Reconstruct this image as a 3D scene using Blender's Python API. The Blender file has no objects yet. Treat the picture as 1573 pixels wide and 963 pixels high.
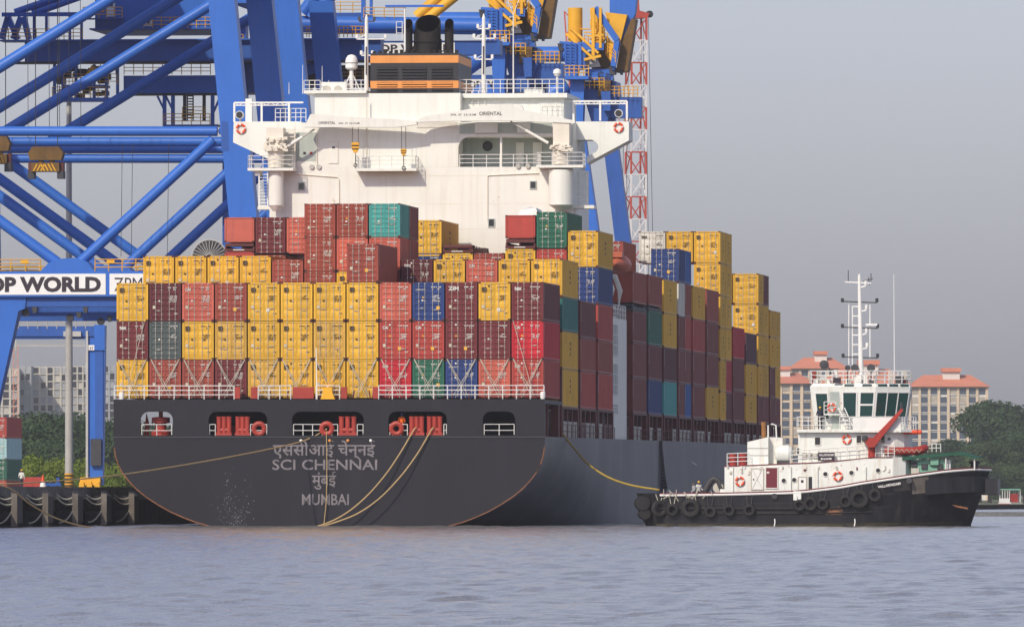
import bpy, math, random, sys
import numpy as np
from mathutils import Vector, Matrix
R = math.radians
random.seed(7)
sc = bpy.context.scene
col = sc.collection

# ---------------------------------------------------------------- camera
F_PX, CX, HY, EYE = 15180.0, 786.5, 760.0, 2.37     # focal length in photo pixels, image centre, horizon row, eye height
HAZE = 0.000055
PW, PH = 1573.0, 963.0
cd = bpy.data.cameras.new('camera'); cam = bpy.data.objects.new('camera', cd); col.objects.link(cam)
cam.location = (0, 0, EYE); cam.rotation_euler = (R(90), 0, 0)
cd.sensor_fit = 'HORIZONTAL'; cd.sensor_width = 36.0; cd.lens = F_PX / PW * 36.0
cd.shift_y = (HY - PH / 2) / PW
cd.clip_start = 1.0; cd.clip_end = 30000.0
sc.camera = cam

# ---------------------------------------------------------------- sky and sun
SUN_EL, SUN_AZ = 37.0, 30.0                          # azimuth: degrees left of straight behind the camera
sd = Vector((-math.sin(R(SUN_AZ)) * math.cos(R(SUN_EL)), -math.cos(R(SUN_AZ)) * math.cos(R(SUN_EL)), math.sin(R(SUN_EL))))
world = bpy.data.worlds.new('World'); sc.world = world; world.use_nodes = True
nt = world.node_tree; nt.nodes.clear()
sky = nt.nodes.new('ShaderNodeTexSky'); sky.sky_type = 'NISHITA'; sky.sun_disc = False
sky.sun_elevation = R(SUN_EL); sky.sun_rotation = math.atan2(sd.x, sd.y)
sky.altitude = 0; sky.air_density = 1.0; sky.dust_density = 1.6; sky.ozone_density = 2.0
hs = nt.nodes.new('ShaderNodeHueSaturation'); hs.inputs['Saturation'].default_value = 0.6
bg = nt.nodes.new('ShaderNodeBackground'); bg.inputs['Strength'].default_value = 0.15
wo = nt.nodes.new('ShaderNodeOutputWorld')
tint = nt.nodes.new('ShaderNodeMix'); tint.data_type = 'RGBA'; tint.blend_type = 'MULTIPLY'; tint.inputs['Factor'].default_value = 1.0; tint.inputs['B'].default_value = (.86, .84, 1.0, 1)
nt.links.new(sky.outputs[0], hs.inputs['Color']); nt.links.new(hs.outputs[0], tint.inputs['A']); nt.links.new(tint.outputs['Result'], bg.inputs['Color']); nt.links.new(bg.outputs[0], wo.inputs[0])
sl = bpy.data.lights.new('sun', 'SUN'); sl.energy = 3.4; sl.angle = R(0.6); sl.color = (1.0, 0.905, 0.74)
so = bpy.data.objects.new('sun', sl); col.objects.link(so)
so.rotation_euler = (-sd).to_track_quat('-Z', 'Y').to_euler(); so.location = (-100, -100, 200)
sc.view_settings.view_transform = 'Standard'; sc.view_settings.look = 'None'
sc.view_settings.exposure = -0.10; sc.view_settings.gamma = 1.0; sc.view_settings.use_curve_mapping = False
sc.render.engine = 'CYCLES'
cy = sc.cycles
cy.use_denoising = True; cy.use_adaptive_sampling = True; cy.adaptive_threshold = 0.02
cy.max_bounces = 6; cy.diffuse_bounces = 3; cy.glossy_bounces = 3; cy.transmission_bounces = 4; cy.volume_bounces = 1; cy.transparent_max_bounces = 8
cy.caustics_reflective = False; cy.caustics_refractive = False
try: cy.denoiser = 'OPENIMAGEDENOISE'
except Exception: pass

# ---------------------------------------------------------------- helpers
class Frame:
    """a level local frame: x axis turned by yaw from world X, z up"""
    def __init__(s, x, y, yaw=0.0, z=0.0):
        s.o = Vector((x, y, z)); s.yaw = yaw; c, n = math.cos(yaw), math.sin(yaw)
        s.ax = Vector((c, n, 0)); s.ay = Vector((-n, c, 0))
    def world(s, p): return s.o + s.ax * p[0] + s.ay * p[1] + Vector((0, 0, p[2]))
    def local(s, w):
        d = Vector(w) - s.o
        return Vector((d.dot(s.ax), d.dot(s.ay), d.z))
    def hit(s, px, py, y=None, x=None):
        """local point where the line of sight through a photo pixel meets the local plane y=.. or x=.."""
        d = Vector(((px - CX) / F_PX, 1.0, (HY - py) / F_PX)); e = Vector((0, 0, EYE)) - s.o
        a = s.ay if y is not None else s.ax; k = y if y is not None else x
        t = (k - e.dot(a)) / d.dot(a)
        return s.local(Vector((0, 0, EYE)) + d * t)
def at(px, py, Y): return Vector(((px - CX) * Y / F_PX, Y, EYE + (HY - py) * Y / F_PX))

def tag(o, label=None, cat=None, group=None, kind=None):
    if label: o['label'] = label
    if cat: o['category'] = cat
    if group: o['group'] = group
    if kind: o['kind'] = kind
    return o
def empty(name, loc=(0, 0, 0), yaw=0.0, label=None, cat=None, group=None):
    o = bpy.data.objects.new(name, None); col.objects.link(o); o.empty_display_size = 0.2
    o.location = loc; o.rotation_euler = (0, 0, yaw)
    return tag(o, label, cat, group)
def fempty(name, fr, label=None, cat=None, group=None): return empty(name, fr.o, fr.yaw, label, cat, group)
def link(name, me, parent=None, mats=None, loc=None, rot=None):
    """link a mesh; mats given per object so that meshes can be shared"""
    o = bpy.data.objects.new(name, me); col.objects.link(o)
    if parent is not None: o.parent = parent
    if loc is not None: o.location = loc
    if rot is not None: o.rotation_euler = rot
    if mats is not None:
        if not isinstance(mats, (list, tuple)): mats = [mats]
        while len(me.materials) < len(mats): me.materials.append(None)
        for i, m in enumerate(mats):
            o.material_slots[i].link = 'OBJECT'; o.material_slots[i].material = m
    return o

class MB:
    """collects simple shapes into one mesh"""
    def __init__(s): s.v = []; s.f = []; s.mi = []
    def add(s, vs, fs, m=0):
        n = len(s.v); s.v += [tuple(p) for p in vs]
        s.f += [tuple(i + n for i in f) for f in fs]; s.mi += [m] * len(fs); return s
    def box(s, x0, x1, y0, y1, z0, z1, m=0):
        return s.add([(x0,y0,z0),(x1,y0,z0),(x1,y1,z0),(x0,y1,z0),(x0,y0,z1),(x1,y0,z1),(x1,y1,z1),(x0,y1,z1)],
                     [(3,2,1,0),(4,5,6,7),(0,1,5,4),(1,2,6,5),(2,3,7,6),(3,0,4,7)], m)
    def beam(s, p, q, w, h=None, m=0, up=(0,0,1)):
        p, q = Vector(p), Vector(q); d = (q - p).normalized(); u = Vector(up)
        if abs(d.dot(u)) > .98: u = Vector((0, 1, 0))
        a = d.cross(u).normalized(); b = a.cross(d); h = h or w
        a, b = a * w / 2, b * h / 2
        return s.add([p-a-b,p+a-b,p+a+b,p-a+b,q-a-b,q+a-b,q+a+b,q-a+b],
                     [(0,1,2,3),(7,6,5,4),(0,4,5,1),(1,5,6,2),(2,6,7,3),(3,7,4,0)], m)
    def tube(s, p, q, r, r2=None, n=10, m=0, cap=True):
        p, q = Vector(p), Vector(q); d = (q - p).normalized(); u = Vector((0,0,1)) if abs(d.z) < .9 else Vector((1,0,0))
        a = d.cross(u).normalized(); b = a.cross(d); r2 = r if r2 is None else r2
        vs = []
        for k in range(n):
            t = 2 * math.pi * k / n; e = a * math.cos(t) + b * math.sin(t); vs += [p + e * r, q + e * r2]
        fs = [(2*k, 2*((k+1) % n), 2*((k+1) % n)+1, 2*k+1) for k in range(n)]
        if cap: fs += [tuple(range(0, 2*n, 2))[::-1], tuple(range(1, 2*n, 2))]
        return s.add(vs, fs, m)
    def path(s, pts, r, n=6, m=0):
        pts = [Vector(p) for p in pts]; vs = []; N = len(pts)
        for i, p in enumerate(pts):
            d = (pts[min(i+1, N-1)] - pts[max(i-1, 0)]).normalized(); u = Vector((0,0,1)) if abs(d.z) < .9 else Vector((1,0,0))
            a = d.cross(u).normalized(); b = a.cross(d)
            vs += [p + (a * math.cos(2*math.pi*k/n) + b * math.sin(2*math.pi*k/n)) * r for k in range(n)]
        fs = [(i*n+k, i*n+(k+1) % n, (i+1)*n+(k+1) % n, (i+1)*n+k) for i in range(N-1) for k in range(n)]
        fs += [tuple(range(n))[::-1], tuple(range((N-1)*n, N*n))]
        return s.add(vs, fs, m)
    def prism(s, poly, a0, a1, axis='y', m=0):
        n = len(poly)
        def P(p, a): return (p[0], a, p[1]) if axis == 'y' else (p[0], p[1], a) if axis == 'z' else (a, p[0], p[1])
        vs = [P(p, a0) for p in poly] + [P(p, a1) for p in poly]
        fs = [tuple(range(n)), tuple(range(2*n-1, n-1, -1))] + [(k, k+n, (k+1) % n + n, (k+1) % n) for k in range(n)]
        return s.add(vs, fs, m)
    def lathe(s, prof, c=(0,0,0), n=16, m=0, axis='z', cap=True):
        vs = []; c = Vector(c)
        for r, z in prof:
            for k in range(n):
                t = 2*math.pi*k/n; a, b = r*math.cos(t), r*math.sin(t)
                vs.append(c + Vector((a, b, z) if axis == 'z' else (a, z, b) if axis == 'y' else (z, a, b)))
        N = len(prof)
        fs = [(i*n+k, i*n+(k+1) % n, (i+1)*n+(k+1) % n, (i+1)*n+k) for i in range(N-1) for k in range(n)]
        if cap: fs += [tuple(range(n))[::-1], tuple(range((N-1)*n, N*n))]
        return s.add(vs, fs, m)
    def torus(s, c, Rr, r, axis='y', n=20, k=8, m=0, seg=None):
        vs = []; c = Vector(c)
        for i in range(n):
            t = 2*math.pi*i/n
            for j in range(k):
                q = 2*math.pi*j/k; rr = Rr + r*math.cos(q); h = r*math.sin(q)
                a, b = rr*math.cos(t), rr*math.sin(t)
                vs.append(c + Vector((a, h, b) if axis == 'y' else (a, b, h) if axis == 'z' else (h, a, b)))
        n0 = len(s.v); s.v += [tuple(p) for p in vs]
        for i in range(n):
            for j in range(k):
                s.f.append((n0+i*k+j, n0+i*k+(j+1) % k, n0+((i+1) % n)*k+(j+1) % k, n0+((i+1) % n)*k+j))
                s.mi.append(m if seg is None else seg(i))
        return s
    def rail(s, p, q, h=1.05, n=4, r=.025, rows=3, m=0):
        """a guard rail from p to q"""
        p, q = Vector(p), Vector(q)
        for i in range(rows):
            e = Vector((0,0,h*(i+1)/rows)); s.tube(p+e, q+e, r, n=4, m=m)
        for i in range(n+1):
            b = p.lerp(q, i/n); s.tube(b, b+Vector((0,0,h)), r*1.15, n=4, m=m)
        return s
    def mesh(s, name, smooth=True, ang=35):
        me = bpy.data.meshes.new(name); me.from_pydata(s.v, [], s.f)
        if any(s.mi): me.polygons.foreach_set('material_index', s.mi)
        if smooth:
            me.polygons.foreach_set('use_smooth', [True] * len(s.f))
            try: me.set_sharp_from_angle(angle=R(ang))
            except Exception: pass
        me.update(); return me
    def build(s, name, mats, parent=None, smooth=True, label=None):
        me = s.mesh(name, smooth)
        for m in (mats if isinstance(mats, (list, tuple)) else [mats]): me.materials.append(m)
        o = bpy.data.objects.new(name, me); col.objects.link(o)
        if parent is not None: o.parent = parent
        if label: o['label'] = label
        return o
def part(name, mat, parent, fn, *a, **k):
    m = MB(); getattr(m, fn)(*a, **k); return m.build(name, mat, parent)

_txt = {}
def text_mesh(s, bold=0.0, align='LEFT', ext=0.004, space=1.0):
    key = (s, bold, align, ext, space)
    if key not in _txt:
        c = bpy.data.curves.new('lettering', 'FONT'); c.body = s; c.size = 1.0; c.offset = bold; c.extrude = ext; c.align_x = align
        c.resolution_u = 3; c.space_character = space; c.space_line = 0.8
        o = bpy.data.objects.new('lettering_source', c); col.objects.link(o)
        dg = bpy.context.evaluated_depsgraph_get()
        me = bpy.data.meshes.new_from_object(o.evaluated_get(dg)); me.name = 'lettering'; me.materials.clear()
        bpy.data.objects.remove(o); bpy.data.curves.remove(c); _txt[key] = me
    return _txt[key]
def lettering(s, mat, parent, p, size, rot=(R(90), 0, 0), bold=0.0, align='LEFT', width=None, name='lettering', space=1.0):
    """flat painted letters, size = capital height in metres"""
    me = text_mesh(s, bold, align, space=space); k = size / .72
    o = link(name, me, parent, mat, p, rot); kx = k
    if width:
        xs = [v.co.x for v in me.vertices]; kx = width / max(1e-3, max(xs) - min(xs))
    o.scale = (kx, k, 1.0); return o

# ---------------------------------------------------------------- materials
def lin(h):
    h = h.lstrip('#'); c = [int(h[i:i+2], 16) / 255 for i in (0, 2, 4)]
    return tuple((x / 12.92 if x <= .04045 else ((x + .055) / 1.055) ** 2.4) for x in c)
def N(t, typ, **kw):
    n = t.nodes.new(typ)
    for k, v in kw.items():
        if k in n.inputs.keys(): n.inputs[k].default_value = v
        else: setattr(n, k, v)
    return n
def paint(name, c, rough=.5, var=.12, streak=.12, rust=0.0, rustc=(.16, .06, .025), dirtc=None, metal=0.0, scale=.6, jitter=0.0, bump=0.0, spec=.35, streakscale=(2.2, 2.2, .12), rustsize=2.0):
    """painted or raw surface with mottling, rain streaks and rust"""
    m = bpy.data.materials.new(name); m.use_nodes = True; t = m.node_tree; L = t.links.new
    b = t.nodes['Principled BSDF']; b.inputs['Roughness'].default_value = rough; b.inputs['Metallic'].default_value = metal
    b.inputs['Specular IOR Level'].default_value = spec
    tc = N(t, 'ShaderNodeTexCoord'); oi = N(t, 'ShaderNodeObjectInfo')
    off = N(t, 'ShaderNodeVectorMath', operation='SCALE'); cx = N(t, 'ShaderNodeCombineXYZ')
    L(oi.outputs['Random'], cx.inputs[0]); L(oi.outputs['Random'], cx.inputs[1]); cx.inputs[2].default_value = .3
    L(cx.outputs[0], off.inputs[0]); off.inputs['Scale'].default_value = 137.0
    ad = N(t, 'ShaderNodeVectorMath', operation='ADD'); L(tc.outputs['Object'], ad.inputs[0]); L(off.outputs[0], ad.inputs[1])
    n1 = N(t, 'ShaderNodeTexNoise', Scale=scale, Detail=6.0, Roughness=.65); L(ad.outputs[0], n1.inputs['Vector'])
    r1 = N(t, 'ShaderNodeMapRange'); L(n1.outputs['Fac'], r1.inputs['Value'])
    r1.inputs['From Min'].default_value = .3; r1.inputs['From Max'].default_value = .7
    r1.inputs['To Min'].default_value = 1 - var; r1.inputs['To Max'].default_value = 1 + var
    base = N(t, 'ShaderNodeVectorMath', operation='SCALE'); base.inputs[0].default_value = c[:3]; L(r1.outputs[0], base.inputs['Scale'])
    out = base.outputs[0]
    if jitter:
        r0 = N(t, 'ShaderNodeMapRange'); L(oi.outputs['Random'], r0.inputs['Value']); r0.inputs['To Min'].default_value = 1-jitter; r0.inputs['To Max'].default_value = 1+jitter
        j = N(t, 'ShaderNodeVectorMath', operation='SCALE'); L(out, j.inputs[0]); L(r0.outputs[0], j.inputs['Scale']); out = j.outputs[0]
    if streak:
        mp = N(t, 'ShaderNodeMapping'); mp.inputs['Scale'].default_value = streakscale; L(ad.outputs[0], mp.inputs['Vector'])
        n2 = N(t, 'ShaderNodeTexNoise', Scale=1.0, Detail=4.0, Roughness=.6); L(mp.outputs[0], n2.inputs['Vector'])
        r2 = N(t, 'ShaderNodeMapRange'); L(n2.outputs['Fac'], r2.inputs['Value']); r2.inputs['From Min'].default_value = .5; r2.inputs['From Max'].default_value = .78
        r2.inputs['To Max'].default_value = min(1.0, streak * 4)
        mx = N(t, 'ShaderNodeMix', data_type='RGBA'); L(r2.outputs[0], mx.inputs['Factor']); L(out, mx.inputs['A'])
        mx.inputs['B'].default_value = (*(dirtc or tuple(x * .45 + .012 for x in c[:3])), 1); out = mx.outputs['Result']
    if rust:
        n3 = N(t, 'ShaderNodeTexNoise', Scale=rustsize, Detail=8.0, Roughness=.72); L(ad.outputs[0], n3.inputs['Vector'])
        r3 = N(t, 'ShaderNodeMapRange'); L(n3.outputs['Fac'], r3.inputs['Value'])
        r3.inputs['From Min'].default_value = .74 - rust * .5; r3.inputs['From Max'].default_value = .80 - rust * .45
        mr = N(t, 'ShaderNodeMix', data_type='RGBA'); L(r3.outputs[0], mr.inputs['Factor']); L(out, mr.inputs['A'])
        mr.inputs['B'].default_value = (*rustc, 1); out = mr.outputs['Result']
    L(out, b.inputs['Base Color'])
    if bump:
        bp = N(t, 'ShaderNodeBump', Strength=.5, Distance=bump); L(n1.outputs['Fac'], bp.inputs['Height']); L(bp.outputs[0], b.inputs['Normal'])
    return m
def leafmat(name, c1, c2, transl=.25):
    m = bpy.data.materials.new(name); m.use_nodes = True; t = m.node_tree; L = t.links.new
    b = t.nodes['Principled BSDF']; b.inputs['Roughness'].default_value = .6; b.inputs['Specular IOR Level'].default_value = .2
    g = N(t, 'ShaderNodeNewGeometry'); oi = N(t, 'ShaderNodeObjectInfo')
    tc = N(t, 'ShaderNodeTexCoord'); n = N(t, 'ShaderNodeTexNoise', Scale=.25, Detail=3.0); L(tc.outputs['Object'], n.inputs['Vector'])
    ma = N(t, 'ShaderNodeMath', operation='ADD'); L(g.outputs['Random Per Island'], ma.inputs[0]); L(n.outputs['Fac'], ma.inputs[1])
    mb = N(t, 'ShaderNodeMath', operation='ADD'); L(ma.outputs[0], mb.inputs[0]); L(oi.outputs['Random'], mb.inputs[1])
    mc = N(t, 'ShaderNodeMapRange'); L(mb.outputs[0], mc.inputs['Value']); mc.inputs['From Min'].default_value = .5; mc.inputs['From Max'].default_value = 2.0
    mx = N(t, 'ShaderNodeMix', data_type='RGBA'); L(mc.outputs[0], mx.inputs['Factor']); mx.inputs['A'].default_value = (*c1, 1); mx.inputs['B'].default_value = (*c2, 1)
    L(mx.outputs['Result'], b.inputs['Base Color'])
    tr = N(t, 'ShaderNodeBsdfTranslucent'); L(mx.outputs['Result'], tr.inputs['Color']); ms = N(t, 'ShaderNodeMixShader', Fac=transl)
    L(b.outputs[0], ms.inputs[1]); L(tr.outputs[0], ms.inputs[2]); L(ms.outputs[0], t.nodes['Material Output'].inputs['Surface'])
    return m
def glass(name, c=(.02, .05, .05), rough=.05):
    m = bpy.data.materials.new(name); m.use_nodes = True; b = m.node_tree.nodes['Principled BSDF']
    b.inputs['Base Color'].default_value = (*c, 1); b.inputs['Roughness'].default_value = rough; b.inputs['Specular IOR Level'].default_value = .6
    return m
M = {}
M['white'] = paint('ship_white_paint', (.78, .785, .72), .5, .05, .09, .15, (.45, .30, .17), dirtc=(.56, .48, .37), rustsize=.9, scale=.25)
M['white_trim'] = paint('white_trim_paint', (.80, .79, .75), .5, .06, .03)
M['white_rusty'] = paint('rusty_white_paint', (.74, .72, .66), .55, .08, .10, .22, (.33, .17, .08), dirtc=(.45, .36, .26), rustsize=3.0)
M['cream'] = paint('cream_crane_paint', (.76, .71, .60), .5, .07, .08, .22, (.36, .18, .09), rustsize=3.5, dirtc=(.5, .38, .26))
M['shade_green'] = paint('grey_green_trim_and_shade', (.42, .47, .43), .6, .08, .06)  # grey-green trim; on alcove walls and strip the tone carries shade
M['hull'] = paint('charcoal_hull_paint', (.011, .0105, .015), .45, .18, .13, .0, scale=.15, dirtc=(.019, .018, .021), streakscale=(1.1, 1.1, .06))
M['hull_side'] = paint('weathered_grey_hull_paint', (.066, .067, .082), .5, .30, .24, .10, (.035, .033, .04), scale=.12, dirtc=(.125, .12, .125), streakscale=(.5, .13, .03), rustsize=.22)
M['hull_edge'] = paint('bare_rusty_edge', (.24, .10, .045), .7, .4, 0, scale=1.5)
M['scuff'] = paint('scuffed_primer', (.32, .33, .34), .6, .4, 0, scale=3)
M['dark'] = paint('dark_opening_shade', (.015, .015, .019), .7, .2, 0)  # near-black standing in for shade inside openings and recesses
M['red'] = paint('red_deck_paint', (.38, .045, .030), .5, .15, .08, .10)
M['red_dark'] = paint('oxide_red_paint', (.125, .030, .026), .6, .25, .15, .12)
M['charcoal'] = paint('funnel_charcoal_paint', (.030, .031, .035), .5, .12, .05)
M['soot'] = paint('sooty_steel', (.018, .014, .012), .75, .4, 0, .10, (.05, .025, .015))
M['orange_band'] = paint('orange_band_paint', (.75, .30, .075), .5, .08, .05)
M['yellow'] = paint('yellow_safety_paint', (.78, .40, .02), .5, .10, .05, .08)
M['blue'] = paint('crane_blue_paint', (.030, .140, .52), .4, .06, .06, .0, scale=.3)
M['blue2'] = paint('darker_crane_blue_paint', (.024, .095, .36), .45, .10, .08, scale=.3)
M['sign'] = paint('sign_white_panel', (.82, .81, .78), .5, .03, .02)
M['ink'] = paint('sign_black_lettering', (.035, .025, .035), .6, .05, 0)
M['ink_soft'] = paint('worn_grey_lettering', (.20, .18, .19), .6, .2, .1, scale=2)
M['white_ink'] = paint('white_lettering', (.76, .74, .70), .6, .10, 0)
M['steel'] = paint('galvanised_steel', (.46, .45, .42), .5, .12, .06)
M['dark_steel'] = paint('dark_steel', (.05, .05, .055), .6, .25, .1, .1)
M['spreader'] = paint('oily_yellow_steel', (.15, .078, .014), .6, .35, .2, .2, (.04, .025, .015))
M['concrete'] = paint('weathered_quay_concrete', (.16, .155, .15), .85, .25, .25, bump=.02, dirtc=(.05, .05, .05))
M['concrete_dark'] = paint('dark_pile_concrete', (.045, .044, .044), .8, .35, .25)  # darker concrete for the quay wall, piles and caps
M['rubber'] = paint('worn_black_rubber', (.020, .019, .018), .75, .4, .1, bump=.01, dirtc=(.06, .055, .05))
M['rope'] = paint('tan_mooring_rope', (.46, .32, .15), .8, .15, 0, scale=6)
M['rope_yellow'] = paint('yellow_tow_rope', (.42, .29, .05), .8, .2, 0, scale=6)
M['rope_pale'] = paint('pale_rope', (.50, .47, .38), .8, .15, 0, scale=6)
M['tug_black'] = paint('tug_black_hull_paint', (.014, .014, .017), .42, .3, .22, .10, (.07, .035, .018), scale=.5, dirtc=(.045, .042, .04), rustsize=1.2)
M['tug_white'] = paint('tug_white_paint', (.77, .785, .73), .45, .06, .17, .24, (.36, .17, .07), dirtc=(.52, .42, .30), rustsize=2.2, streakscale=(3, 3, .25))
M['tug_rail'] = paint('maroon_rail_paint', (.16, .02, .03), .5, .1, .1)
M['tug_green'] = paint('tug_green_paint', (.20, .42, .30), .5, .12, .1, .05)
M['canopy'] = paint('green_tarpaulin', (.012, .085, .05), .7, .2, .1)
M['crane_red'] = paint('tug_crane_red_paint', (.36, .035, .022), .45, .15, .1, .05)
M['lifebuoy_orange'] = paint('lifebuoy_orange', (.72, .09, .03), .5, .05, 0)
M['glass'] = glass('dark_teal_glass', (.012, .05, .045))
M['glass_dark'] = glass('dark_window_glass', (.012, .014, .018), .12)
M['skin'] = paint('brown_skin', (.22, .11, .065), .6, .05, 0)
M['orange_suit'] = paint('orange_boiler_suit', (.75, .14, .01), .8, .1, 0)
M['white_cloth'] = paint('white_cloth', (.62, .62, .58), .85, .1, 0)
M['grey_cloth'] = paint('grey_cloth', (.35, .36, .38), .85, .1, 0)
M['dark_cloth'] = paint('dark_cloth', (.03, .035, .05), .85, .1, 0)
M['helmet_yellow'] = paint('yellow_hard_hat', (.80, .45, .01), .35, .02, 0)
M['helmet_blue'] = paint('blue_hard_hat', (.02, .12, .55), .35, .02, 0)
M['hair'] = paint('black_hair', (.01, .009, .008), .6, .1, 0)
# ---------------------------------------------------------------- frames of the place
PHI = R(6.2)
SF = Frame(-13.88, 750.0, -PHI)                      # ship: x starboard, y forward, z up from the water
QX = -18.6                                           # quay face in ship-frame x
QZ = 2.78                                            # quay deck height

# ---------------------------------------------------------------- water
def water_material():
    m = bpy.data.materials.new('harbour_water'); m.use_nodes = True; t = m.node_tree; L = t.links.new
    b = t.nodes['Principled BSDF']; b.inputs['Base Color'].default_value = (.20, .194, .184, 1)
    b.inputs['Roughness'].default_value = .16; b.inputs['IOR'].default_value = 1.333
    tc = N(t, 'ShaderNodeTexCoord'); h = None
    for s, k in (((.45, .12, 1), .42), ((1.7, .35, 1), .20), ((4.2, .8, 1), .10)):
        mp = N(t, 'ShaderNodeMapping'); mp.inputs['Scale'].default_value = s; L(tc.outputs['Object'], mp.inputs['Vector'])
        n = N(t, 'ShaderNodeTexNoise', Scale=1.0, Detail=5.0, Roughness=.6); L(mp.outputs[0], n.inputs['Vector'])
        bp = N(t, 'ShaderNodeBump', Strength=1.0, Distance=k); L(n.outputs['Fac'], bp.inputs['Height'])
        if h is not None: L(h, bp.inputs['Normal'])
        h = bp.outputs[0]
    L(h, b.inputs['Normal'])
    return m
def make_water():
    rng = np.random.default_rng(3)
    rows = []
    y = 150.0
    while y < 830.0: rows.append(y); y += .42 + (y - 150) * .0012
    ny = len(rows); nx = 260; Y = np.array(rows)[:, None]; u = np.linspace(-1, 1, nx)[None, :]
    X = u * (Y * .062 + 4.0); YY = np.repeat(Y, nx, 1)
    Z = np.zeros_like(X)
    for k in range(27):
        lam = .95 * (1.085 ** k); a = rng.normal(0, .75) + .5; kk = 2 * math.pi / lam
        Z += .0092 * lam ** .25 * np.sin(kk * (np.sin(a) * X + np.cos(a) * YY) + rng.uniform(0, 6.28))
    Z *= .78
    v = np.stack([X, YY, Z], -1).reshape(-1, 3).tolist(); f = []
    idx = np.arange(ny * nx).reshape(ny, nx)
    q = np.stack([idx[:-1, :-1], idx[:-1, 1:], idx[1:, 1:], idx[1:, :-1]], -1).reshape(-1, 4)
    me = bpy.data.meshes.new('water'); n0 = len(v)
    v += [(-9000, -400, -.32), (9000, -400, -.32), (9000, 14000, -.32), (-9000, 14000, -.32)]
    f = q.tolist() + [[n0, n0+1, n0+2, n0+3]]
    me.from_pydata(v, [], f); me.polygons.foreach_set('use_smooth', [True] * len(f)); me.materials.append(water_material()); me.update()
    o = bpy.data.objects.new('water', me); col.objects.link(o); tag(o, 'rippled grey harbour water', 'water', kind='structure')
make_water()

# ---------------------------------------------------------------- quay
M['fender_edge'] = paint('worn_fender_edge', (.15, .13, .11), .8, .4, .2)
QF = Frame(*SF.world((QX, 0, 0)).xy, -PHI)           # quay frame: x<0 is land, y along the quay
qroot = fempty('quay', QF, 'grey concrete quay deck along the ship', 'quay'); tag(qroot, kind='structure')
part('deck_slab', M['concrete'], qroot, 'box', -600, 0, -320, 520, QZ - .75, QZ)
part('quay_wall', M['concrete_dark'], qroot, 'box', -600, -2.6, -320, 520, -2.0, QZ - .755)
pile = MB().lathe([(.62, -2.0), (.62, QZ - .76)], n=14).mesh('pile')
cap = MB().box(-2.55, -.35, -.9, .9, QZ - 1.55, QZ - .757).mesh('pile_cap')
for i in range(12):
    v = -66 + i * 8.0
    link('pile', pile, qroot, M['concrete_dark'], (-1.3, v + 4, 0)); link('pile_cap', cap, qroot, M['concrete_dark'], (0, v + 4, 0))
part('kerb', M['concrete'], qroot, 'box', -.42, -.02, -320, 520, QZ + .001, QZ + .2)
for i, v in enumerate((2.0, -12.4, -26.8, -41.2, -55.6, 16.4)):
    r = empty('quay_fender', QF.world((0, v, 0)), -PHI, 'black rubber quay fender with steel panel and chains, ' + ['nearest the curve of the ship\'s stern', 'second out from the ship\'s stern', 'third out from the ship\'s stern', 'fourth out from the ship\'s stern', 'farthest out at the left edge', 'partly hidden behind the ship\'s stern'][i], 'fender', 'fenders along the quay face')
    m = MB(); m.prism([(1.02, .05), (1.42, .35), (1.42, QZ - .5), (1.02, QZ - .12)], -1.3, 1.3, 'y'); m.build('fender_panel', M['dark_steel'], r)
    part('panel_edge', M['fender_edge'], r, 'box', 1.0, 1.44, -1.36, -1.302, .1, QZ - .3)
    for z in (.75, 1.75):
        part('rubber_cylinder', M['rubber'], r, 'lathe', [(.55, -.28), (.55, 1.0), (.42, 1.0)], (0, 0, z), 16, 0, 'x')
    for a, b in (((.05, -2.6, 2.4), (1.05, -1.25, 2.2)), ((.05, -2.9, 2.2), (1.05, -1.28, 1.7)), ((.05, -1.6, .3), (1.05, -1.28, 1.2))):
        part('chain', M['rope_pale'], r, 'path', [Vector(a).lerp(Vector(b), t / 5) - Vector((0, 0, .25 * math.sin(math.pi * t / 5))) for t in range(6)], .055, 5)

# ---------------------------------------------------------------- far land
M['earth'] = paint('scrubby_earth', (.10, .105, .05), .9, .3, 0, scale=.05)
o = part('ground', M['earth'], None, 'add', [(150, 2130, .55), (9000, 2130, .55), (9000, 9500, .55), (-3000, 9500, .55), (-3000, 1230, .55), (20, 1230, .55), (60, 1700, .55)], [(0, 1, 2, 3, 4, 5, 6)])
tag(o, 'low green far shore beyond the water', 'ground', kind='structure')
w = at(1573, 783, 1000)
o = part('sandbar', M['concrete'], None, 'prism', [(-2.4, -.3), (-1.6, .12), (-.4, .26), (.9, .2), (2.2, -.3)], 47, 190, 'x'); o.location = (0, 1240, 0)
tag(o, 'low brown spit on the water beyond the tug\'s bow', 'sandbar', kind='structure')
M['brick_roof'] = paint('orange_roof_tile', (.60, .22, .13), .8, .1, .05, scale=.3)
M['bld_cream'] = paint('cream_render', (.66, .53, .38), .85, .08, .15, scale=.05)
M['bld_white'] = paint('pale_render', (.68, .66, .60), .85, .07, .1, scale=.05)
M['bld_grey'] = paint('raw_concrete', (.36, .37, .38), .9, .15, .15, scale=.08)
M['bld_tan'] = paint('pale_concrete', (.52, .49, .42), .9, .12, .12, scale=.08)
M['win'] = glass('far_window_glass', (.06, .08, .11), .2)
M['win_pale'] = paint('curtained_window', (.40, .36, .30), .5, .2, 0)
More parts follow.
